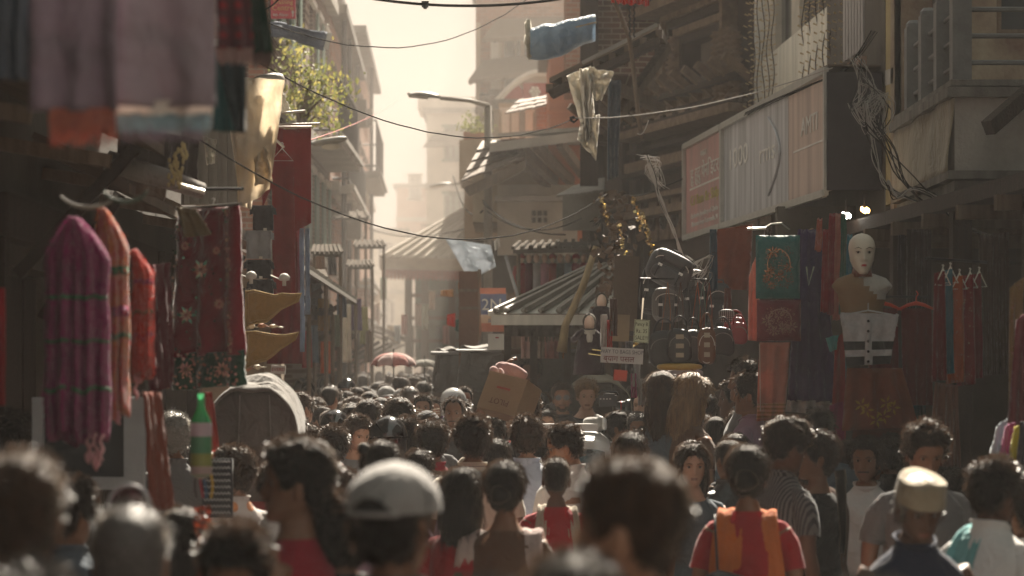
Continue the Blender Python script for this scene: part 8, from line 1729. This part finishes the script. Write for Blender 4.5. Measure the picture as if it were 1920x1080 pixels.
PEOPLE = [
 ('blurred dark head with brown-grey sunlit crown at the left edge', 35, 850, 178, dict(hc='brown', vol=.8, L=.012, col='darkgrey', skin=1)),
 ('blurred balding head with pinkish scalp at the bottom left corner', 70, 985, 185, dict(hair='recede', hc='salt', col='grey', skin=1, face=15, st=1.64)),
 ('dark-haired man with a red-lit ear and pale blue collar behind the bottom left heads', 128, 895, 92, dict(face=-35, col='slate', skin=1)),
 ('man with shaved grey-rimmed head in the left foreground', 245, 938, 158, dict(hair='buzz', hc='salt', col='darkgrey', skin=1)),
 ('dark wavy-haired woman right of the shaved foreground head', 345, 962, 82, dict(fem=1, hair='loose', tail='loose', col='black', skin=2)),
 ('dark head at the bottom left of centre, forehead catching light', 455, 1014, 120, dict(face=170, pitch=30, col='black', skin=1, st=1.6)),
 ('curly-haired young man in profile wearing a red sleeveless vest with yellow panel', 556, 828, 112, dict(face=72, yaw=20, hair='curly', vol=.85, top='vest', sleeve='none', col='crimson', skin=1, fat=1.05, extra=ex_panel, L=.02)),
 ('dark-haired person partly covering the red vest, blurred and in shade', 640, 938, 100, dict(face=20, hair='messy', col='black', skin=1)),
 ('blurred man wearing a pale grey cap backwards in the centre foreground', 740, 862, 168, dict(face=-25, hair='short', cap='cap', cap_m=CAPG, brim=0, col='darkgrey', skin=1, sleeve='long', extra=ex_cap)),
 ('blurred low head at the bottom edge, left of centre', 920, 1036, 200, dict(hc='salt', col='darkgrey', skin=1, st=1.63)),
 ('blurred low head at the bottom edge, under the white sari', 1075, 1040, 190, dict(hair='fem', fem=1, col='grey', skin=1, st=1.62)),
 ('large blurred dark head of a man turned left in the foreground', 1180, 858, 186, dict(face=52, yaw=14, hair='short', vol=.75, L=.012, hc='brown', col='brown', top='tee', skin=0)),
 ('blurred head at the bottom edge below the capped elderly man', 1630, 1030, 205, dict(hc='salt', col='black', skin=1, st=1.64)),
 ('man in an orange and white plaid shirt seen from behind on the left', 440, 838, 68, dict(face=35, yaw=10, mat=PLAID_O, hc='brown', skin=0)),
 ('young man with sunlit ear just behind the orange plaid shirt', 474, 826, 60, dict(face=-12, col='white', skin=0)),
 ('man with greying hair edge right of the plaid shirt man', 512, 846, 50, dict(face=-40, col='orange', skin=0)),
 ('man in white shirt whose shoulder shows left of the red vest', 522, 868, 70, dict(face=10, col='white', skin=1)),
 ('small brown-haired head between the red vest and the foreground cap', 638, 880, 62, dict(face=60, hc='brown', col='pink', skin=0)),
 ('woman with a hair knot and sunlit hair edge above the foreground cap', 716, 828, 76, dict(fem=1, hair='fem', col='mauve', skin=1, extra=ex_clip)),
 ('person with tied dark hair behind the foreground cap on its right', 786, 842, 56, dict(fem=1, hair='tight', tail='bun', col='brown', skin=1)),
 ('child with sunlit hair under the foreground cap’s right edge', 815, 888, 52, dict(hc='brown', col='mauve', skin=1)),
 ('woman with long black ponytail and red blouse seen from behind', 868, 878, 72, dict(face=-30, fem=1, hair='fem', tail='loose', top='blouse', col='red', skin=1)),
 ('woman with tied hair and a white sari over her right shoulder', 948, 866, 74, dict(fem=1, face=-12, hair='fem', tail='bun', top='blouse', col='brown', skin=1, extra=ex_scarf(C('white_sari', (.62, .50, .47), transl=.35), (-.14, .125), .16, .75, .9, 'sari'))),
 ('close-cropped woman in red kurta with two beige scarf ends down her back', 1043, 855, 60, dict(fem=1, hair='buzz', top='tee', col='red', skin=2, extra=ex_scarf(cm('beige'), (-.085, .10), .09, .85, 1.0))),
 ('small dark head between the white sari and the red kurta', 998, 905, 46, dict(fem=1, hair='fem', col='brown', skin=1)),
 ('man in beige polo with striped collar seen from behind at centre', 886, 780, 64, dict(col='cream', skin=1, extra=ex_collar_stripe)),
 ('man in light blue shirt seen from behind beside the silver van', 988, 780, 58, dict(col='lightblue', hc='brown', skin=0)),
 ('balding man with spectacles and white shirt looking down to the left', 1072, 792, 60, dict(face=38, yaw=44, pitch=18, hair='recede', vol=.8, glasses='spec', col='white', skin=0, fat=1.15)),
 ('woman with long black hair between the beige polo and the light blue shirt', 930, 824, 52, dict(fem=1, hair='fem', tail='short_loose', col='black', skin=1)),
 ('dark head peeping out between the two pale-shirted men', 1014, 806, 40, dict(face=-30, col='darkgrey', skin=0, d=17.6)),
 ('woman with smooth black hair above the large blurred head', 1182, 812, 62, dict(fem=1, hair='fem', tail='short_loose', col='black', skin=1)),
 ('man in brown checked shirt right of the smooth black hair', 1212, 802, 48, dict(face=-20, mat=CHECK_G, skin=1)),
 ('man in rose-red shirt seen from behind left of centre', 812, 790, 56, dict(col='crimson', hair='short', skin=1)),
 ('motorcyclist in a glossy black helmet left of centre', 728, 778, 60, dict(cap='helmet', cap_m=HELM, brim=0, col='slate', skin=1)),
 ('man in slate shirt with broad dark head beside the glossy helmet', 765, 783, 52, dict(col='slate', hc='black', skin=1)),
 ('motorcyclist in a black helmet lettered HONDA', 628, 766, 46, dict(cap='helmet', cap_m=HELM, brim=0, col='grey', skin=1, extra=ex_text('HONDA'))),
 ('man in a dark baseball cap with a pale emblem right of the glossy helmet', 801, 768, 50, dict(cap='cap', cap_m=CAPK, brim=0, col='grey', skin=1, extra=ex_text('~v~', .78, 'beige', .035, -.115))),
 ('young man looking down to the right, right of the HONDA helmet', 665, 775, 48, dict(face=215, pitch=22, hair='short', hc='brown', col='grey', top='tee', skin=0)),
 ('man in dark grey T-shirt seen from behind below the HONDA helmet', 627, 799, 52, dict(top='tee', col='slate', skin=1)),
 ('broad head of hair just right of the grey rickshaw hood', 545, 788, 62, dict(fem=1, hair='long', col='grey', skin=1)),
 ('man facing right beside the broad head of hair', 576, 796, 44, dict(face=-50, hc='brown', col='white', skin=0)),
 ('balding man with moustache facing the camera with a thin cigarette', 852, 746, 42, dict(face=172, hair='recede', fhair='moustache', col='darkgrey', skin=1)),
 ('man with short black hair facing the camera, left of the balding one', 793, 740, 36, dict(face=178, col='grey', skin=0)),
 ('half-hidden man facing the camera between two foreground heads', 817, 746, 30, dict(face=165, col='grey', skin=0)),
 ('motorcyclist in a white and black helmet left of the carried carton', 850, 726, 42, dict(cap='helmet', cap_m=HELW, brim=0, col='grey', skin=0)),
 ('bearded man in round sunglasses and dark jacket facing the camera', 1054, 718, 40, dict(face=180, glasses='sun', fhair='beard', top='jacket', sleeve='long', col='darkgrey', skin=0, hc='brown')),
 ('fair-haired tall man in black V-neck top looking down', 1099, 712, 40, dict(face=186, pitch=12, hc='sandy', hair='messy', top='blouse', col='black', skin=3, L=.02)),
 ('man partly hidden under the pale rickshaw hood', 1137, 716, 32, dict(face=180, col='black', skin=1)),
 ('woman wearing a white face mask and spectacles beneath the sunglasses man', 1027, 768, 38, dict(face=176, fem=1, hair='fem', glasses='spec', col='slate', skin=0, extra=ex_mask)),
 ('person in a bright aqua hood below the sunglasses man', 1056, 768, 34, dict(face=150, col='black', skin=0, extra=ex_hood)),
 ('dark-haired child in front of the aqua hood', 1078, 776, 32, dict(face=170, col='black', skin=0)),
 ('bald man with worried face looking up left near the bag stall', 1203, 738, 36, dict(face=165, yaw=-8, pitch=-6, hair='bald', hc='brown', col='grey', skin=3)),
 ('curly dark-haired man behind the bald man', 1192, 726, 36, dict(face=30, hair='curly', col='black', skin=1)),
 ('woman in profile facing right with hair drawn back, below the bald man', 1160, 772, 42, dict(face=262, fem=1, hair='fem', tail='bun', col='darkgrey', skin=1)),
 ('broad-faced man with short grey-black hair facing the camera', 1196, 775, 42, dict(face=178, hair='short', hc='salt', mat=CHECK_G, skin=1)),
 ('tall woman with wavy dark brown hair by the bag stall', 1243, 704, 48, dict(fem=1, hair='loose', tail='loose', hc='brown', face=-25, vol=.92, col='slate', skin=0, d=17.1)),
 ('tall woman with straight light brown hair by the bag stall', 1293, 703, 50, dict(face=-60, pitch=12, fem=1, hair='long', tail='loose', hc='sandy', vol=.92, col='brown', skin=0, d=17.0)),
 ('blonde woman between the two tall long-haired women', 1268, 742, 38, dict(fem=1, hair='loose', tail='loose', hc='blond', col='green', skin=3)),
 ('man in blue checked shirt seen from behind below the long hair', 1292, 760, 50, dict(face=-15, mat=CHECK_B, skin=0)),
 ('dark-haired person right of the blue checked shirt', 1342, 783, 44, dict(col='black', skin=1, fem=1, hair='fem')),
 ('man with broad dark head under the peach kurta', 1388, 768, 46, dict(face=10, col='black', skin=1)),
 ('tall man in grey jacket in profile facing left under the red bag', 1398, 648, 42, dict(face=85, top='jacket', sleeve='long', col='grey', skin=1, d=18.5)),
 ('man in mauve shirt facing left below the grey jacket', 1407, 700, 38, dict(face=70, col='mauve', skin=1, d=17.6)),
 ('dark profile half hidden behind the grey jacket', 1375, 715, 32, dict(face=90, col='black', skin=2, d=19.5)),
 ('man in creased black leather jacket with cropped hair', 1367, 822, 56, dict(face=25, hair='buzz', mat=LEATH, top='jacket', sleeve='long', skin=1)),
 ('pale woman in teal T-shirt with sunglasses on her head', 1299, 835, 58, dict(face=184, fem=1, hair='long', tail='loose', hc='brown', top='tee', col='slate', skin=3, extra=lambda p, r: (ex_print(p, r), ex_sun_up(p, r)))),
 ('woman in red blouse with orange scarf and black shoulder bag seen from behind', 1402, 838, 76, dict(fem=1, face=-8, hair='fem', tail='bun', vol=1.15, top='tee', col='red', skin=1, arms='bent', extra=ex_bag)),
 ('person just behind the red-bloused woman’s head', 1378, 812, 50, dict(face=20, fem=1, hair='tight', col='black', skin=1)),
 ('man with bushy black hair and a dark striped shirt facing right', 1466, 786, 72, dict(face=-60, pitch=15, hair='curly', mat=STRIPE, skin=2, L=.02)),
 ('young woman with earring looking left over a dark sari', 1532, 810, 66, dict(face=60, yaw=30, fem=1, hair='fem', tail='pony', top='blouse', col='black', skin=1, extra=ex_scarf(cm('brown'), (.10,), .15, .8, .9, 'sari'))),
 ('man in white shirt behind the young woman in the dark sari', 1512, 845, 52, dict(face=10, col='white', skin=1)),
 ('man with moustache in white open-collar shirt facing the camera', 1625, 822, 60, dict(face=168, yaw=-8, fhair='moustache', col='white', skin=1)),
 ('dark-haired person in shade behind the white-shirted moustached man', 1672, 818, 52, dict(face=20, col='black', skin=2)),
 ('tall man in grey shirt with bowed head on the right', 1728, 788, 76, dict(face=190, pitch=24, hair='messy', col='grey', skin=1, L=.02)),
 ('elderly man in a beige Nepali cap and dark waistcoat looking down', 1716, 866, 100, dict(face=192, pitch=22, cap='topi', cap_m=TOPI, brim=0, hair='short', hc='salt', top='jacket', sleeve='none', col='navy', skin=2, fat=1.15)),
 ('man in white and aqua polo with dark hair turned right', 1858, 858, 88, dict(face=-48, pitch=14, hair='short', col='white', skin=2, extra=ex_scarf(C('aqua_yoke', (.20, .45, .46)), (-.07,), .12, 1.22, 1.3, 'aqua_yoke'))),
 ('person in white shirt cut off by the right frame edge', 1928, 905, 76, dict(face=20, col='white', skin=1)),
 ('dark head low between the capped man and the aqua polo', 1790, 880, 50, dict(col='black', skin=2, face=30)),
 ('dark-haired man behind the right edge in shade', 1905, 845, 60, dict(col='darkgrey', skin=2)),
 ('white-haired man in pale grey shirt on the left, turned away', 326, 778, 60, dict(face=15, hair='messy', hc='grey', col='grey', skin=1, L=.02)),
 ('dark figure half hidden at the far left edge under the wool shawls', 20, 775, 76, dict(face=-30, col='black', skin=2)),
 ('carrier bent under the tilted carton with black hair', 985, 742, 44, dict(hair='messy', col='darkgrey', skin=1, arms='upL', d=17.7)),
 ('vendor in dark red top standing inside the kiosk', 995, 627, 26, dict(face=170, col='brown', skin=2, d=26.6)),
 ('white-haired woman low in front of the long covered cart', 1005, 694, 24, dict(hair='fem', fem=1, hc='white', col='brown', skin=1)),
 ('man in dark cap facing the camera left of the covered carts', 824, 696, 22, dict(face=178, cap='cap', cap_m=CAPK, brim=1, col='white', skin=0)),
 ('man facing the camera just left of the carton', 908, 706, 32, dict(face=172, col='grey', skin=1)),
]
t_occ = []
HP = []
for lb, px, py, w, k in PEOPLE:
        r = person(lb, px, py, w, strands=2600 if w > 90 else 1800 if w > 50 else 700, **k); t_occ.append((r.location.x, r.location.y)); HP.append((px, py, w, r.location.y))
# ---- everyone else: copies of a few people, each its own thing
ARCH = []
def arch(sex, kind, **k):
    r = person('x', 960, 690, 50, d=20, **k); ARCH.append((r, sex, kind)); return r
for kw in (dict(), dict(hair='messy', arms='walk', L=.02), dict(hair='curly', L=.02), dict(hair='short', vol=.8, top='tee'), dict(hair='recede', fat=1.1), dict(hair='buzz', top='tee'), dict(hair='short', face=0, yaw=35, vol=1.1), dict(hair='short', yaw=-30, hc='brown', arms='bentL')): arch('man', kw.get('hair', 'short'), strands=420, seed=len(ARCH)+11, **kw)
for kw in (dict(hair='fem', tail='bun'), dict(hair='fem', tail='braid', top='blouse'), dict(hair='long', tail='loose'), dict(hair='fem', tail='pony', yaw=25, top='tee')): arch('woman', kw['tail'], fem=True, strands=350, seed=len(ARCH)+11, skin=1, **kw)
arch('capped man', 'cap', cap='cap', cap_m=CAPG, brim=1, strands=150, seed=31); arch('helmeted rider', 'helmet', cap='helmet', cap_m=HELM, brim=0, strands=50, seed=32)
for a, _, _ in ARCH: a.scale = (1, 1, 1)
HD = {'short': 'short dark-haired', 'messy': 'tousle-haired', 'curly': 'curly-haired', 'recede': 'balding', 'buzz': 'close-cropped', 'bun': 'bun-haired', 'braid': 'braided', 'loose': 'long-haired', 'pony': 'ponytailed', 'cap': 'grey-capped', 'helmet': 'black-helmeted'}
LM = [(738, 690, 'the pink umbrella'), (470, 740, 'the grey rickshaw hood'), (955, 740, 'the carried carton'), (870, 690, 'the dark covered carts'), (628, 780, 'the HONDA helmet'), (730, 790, 'the glossy black helmet'), (1054, 740, 'the sunglasses man'), (1122, 720, 'the pale rickshaw hood'), (850, 760, 'the moustached balding man'), (1040, 700, 'the long covered cart'), (600, 690, 'the left stalls'), (560, 790, 'the broad head of hair'), (1250, 740, 'the bag stall'), (1500, 860, 'the purple dress'), (1680, 840, 'the leaf-printed skirt'), (1850, 830, 'the kurta rail'), (300, 900, 'the white show window'), (680, 720, 'the far left awnings'), (700, 850, 'the foreground cap')]
rr = random.Random(2024); used = set(); n_c = 0; labels = {}
SH2 = ['white', 'white', 'white', 'white', 'white', 'cream', 'lightblue', 'cream', 'grey', 'darkgrey', 'black', 'navy', 'lightblue', 'cream', 'mauve', 'red', 'slate', 'brown', 'green', 'pink', 'beige', 'olive', 'teal', 'purple', 'orange']
def blocked(x, y):
    if any((x-a)**2+((y-b)*.8)**2 < (.42 if y < 20 else .38)**2 for a, b in t_occ): return True
    px = CX+x*F/y
    if 17 < y < 22.8 and 940 < px < 1172: return True                 # the van
    if 16.4 < y < 18.6 and 925 < px < 1165: return True
    if 13 < y < 15.8 and px < 560: return True                        # left rickshaw
    if 24.5 < y < 27 and px > 1050: return True
    if y > 27.4 and px > 845: return True                             # carts and kiosk
    if y > 30 and px > 800: return True
    if 8 < y < 17 and 940 < px < 1120: return True
    wf = .185*F/y; tp = HZ-(ground_z(y)+1.7-CAMH)*F/y
    for hx, hy, hw, hd in HP:
        if y < hd and ((abs(px-hx) < .5*(hw+wf) and tp < hy+1.0*hw) or (y < 15 and abs(px-hx) < .5*(hw+2.5*wf) and tp+1.3*wf < hy+hw)): return True
                     # keep the middle pair and the faces in view
    if 16.5 < y < 23.4 and 1015 < px < 1175: return True
    return False
cand = []
for _ in range(9000):
    y = 11.5+rr.random()**.85*29; 
    xl = -1.25-(y-12)*.052 if y < 24 else -1.87-(y-24)*.030; xr = .9+.0*y if y < 15 else 1.5 if y < 26 else 1.0
    if y > 32: xr = -.9-(y-32)*.03
    cand.append((rr.uniform(xl, xr), y))
for _ in range(500): y = rr.uniform(10, 16.3); cand.append((rr.uniform(.95, 2.2+.0*y), y))
def lab_for(kind, sex, col, toward, px, top, y):
    sc = {'darkgrey': 'dark grey', 'lightblue': 'light blue'}.get(col, col); dist = 'far ' if y > 32 else 'distant ' if y > 24 else ''
    for l in sorted(LM, key=lambda q: abs(q[0]-px)+abs(q[1]-top)*1.6)[:4]:
        dx, dy = px-l[0], top-l[1]; rs_ = ['left of ' if dx < 0 else 'right of ', 'above ' if dy < 0 else 'below ']
        for rel in (rs_ if abs(dx) > abs(dy)*1.2 else rs_[::-1]):
            lab = f"{dist}{HD[kind]} {sex.split()[-1]} in {sc} {'facing the camera' if toward else 'from behind'}, {rel}{l[2]}"
            if lab not in labels: labels[lab] = 1; return lab
    return lab
def place(x, y):
    global n_c
    a, sex, kind = ARCH[rr.choices(range(len(ARCH)), [9, 6, 4, 7, 2, 4, 5, 5, 5, 3, 3, 3, 3, 2])[0]]
    s = rr.uniform(.90, 1.035)*(1 if sex != 'woman' else .955); toward = rr.random() < .13; rz = (PI if toward else 0)+rr.gauss(0, .35)
    px = CX+x*F/y; top = HZ-(ground_z(y)+1.7*s-CAMH)*F/y
    c = clone(a, (x, y, ground_z(y)), rz, s); col = rr.choice(SH2)
    for o in c.children:
        if o.name.split('.')[0] in ('shirt', 'tee_shirt', 'blouse', 'vest'): omat(o, cm(col))
        if o.name.split('.')[0] == 'hair' and rr.random() < .22: omat(o, HR[rr.choice(['brown', 'brown', 'salt', 'grey'])])
        if o.name.split('.')[0] == 'trousers': omat(o, TRO[rr.randint(0, 2)])
    c['label'] = lab_for(kind, sex, col, toward, px, top, y); c['category'] = 'person'; c['group'] = 'people packed along the lane'; n_c += 1; t_occ.append((x, y))
for x, y in cand:
    if n_c > 206: break
    if not blocked(x, y): place(x, y)
for i, (a, _, _) in enumerate(ARCH):       # the first of each kind takes a free place too
    for x, y in cand[::-1]:
        if 18 < y < 34 and not blocked(x, y): break
    a.location = (x, y, ground_z(y)); t_occ.append((x, y)); a['label'] = lab_for(ARCH[i][2], ARCH[i][1], 'white', False, CX+x*F/y, HZ-(ground_z(y)+1.7-CAMH)*F/y, y); a['group'] = 'people packed along the lane'
# past the limit of separate people: the packed heads at the far end of the lane, one mass
m = MB(); rr = random.Random(5); pl = []
for _ in range(1500):
    y = rr.uniform(30, 52); x = rr.uniform(-2.6-(y-30)*.05, -.85-(y-30)*.02)
    if len(pl) < 90 and all((x-a)**2+(y-b)**2 > .13 for a, b in pl+t_occ): pl.append((x, y))
for x, y in pl:
    h = rr.uniform(1.52, 1.74); g = ground_z(y); m.cur = 0; m.ell((x, y, g+h-.11), (.085, .10, .12), 10, 7, jit=.25); m.cur = 3; m.tube([(x, y, g+h-.28), (x, y, g+h-.18)], .055, 7)
    m.cur = rr.choice([1, 1, 2, 4]); m.tube([(x, y, g+.8), (x, y, g+1.1*h/1.7), (x, y, g+h-.40), (x, y, g+h-.30), (x, y, g+h-.25)], [(.16, .11), (.17, .12), (.215, .12), (.19, .10), (.06, .06)], 10); m.cur = 4; m.tube([(x, y, g), (x, y, g+.82)], [.12, .16], 8)
tag(m.build('distant_crowd', [HR['black'], cm('white'), cm('grey'), SK[0], cm('brown')], None, True), 'packed heads and shoulders of the crowd at the far end of the lane', 'crowd', kind='stuff')
print('CROWD', n_c)
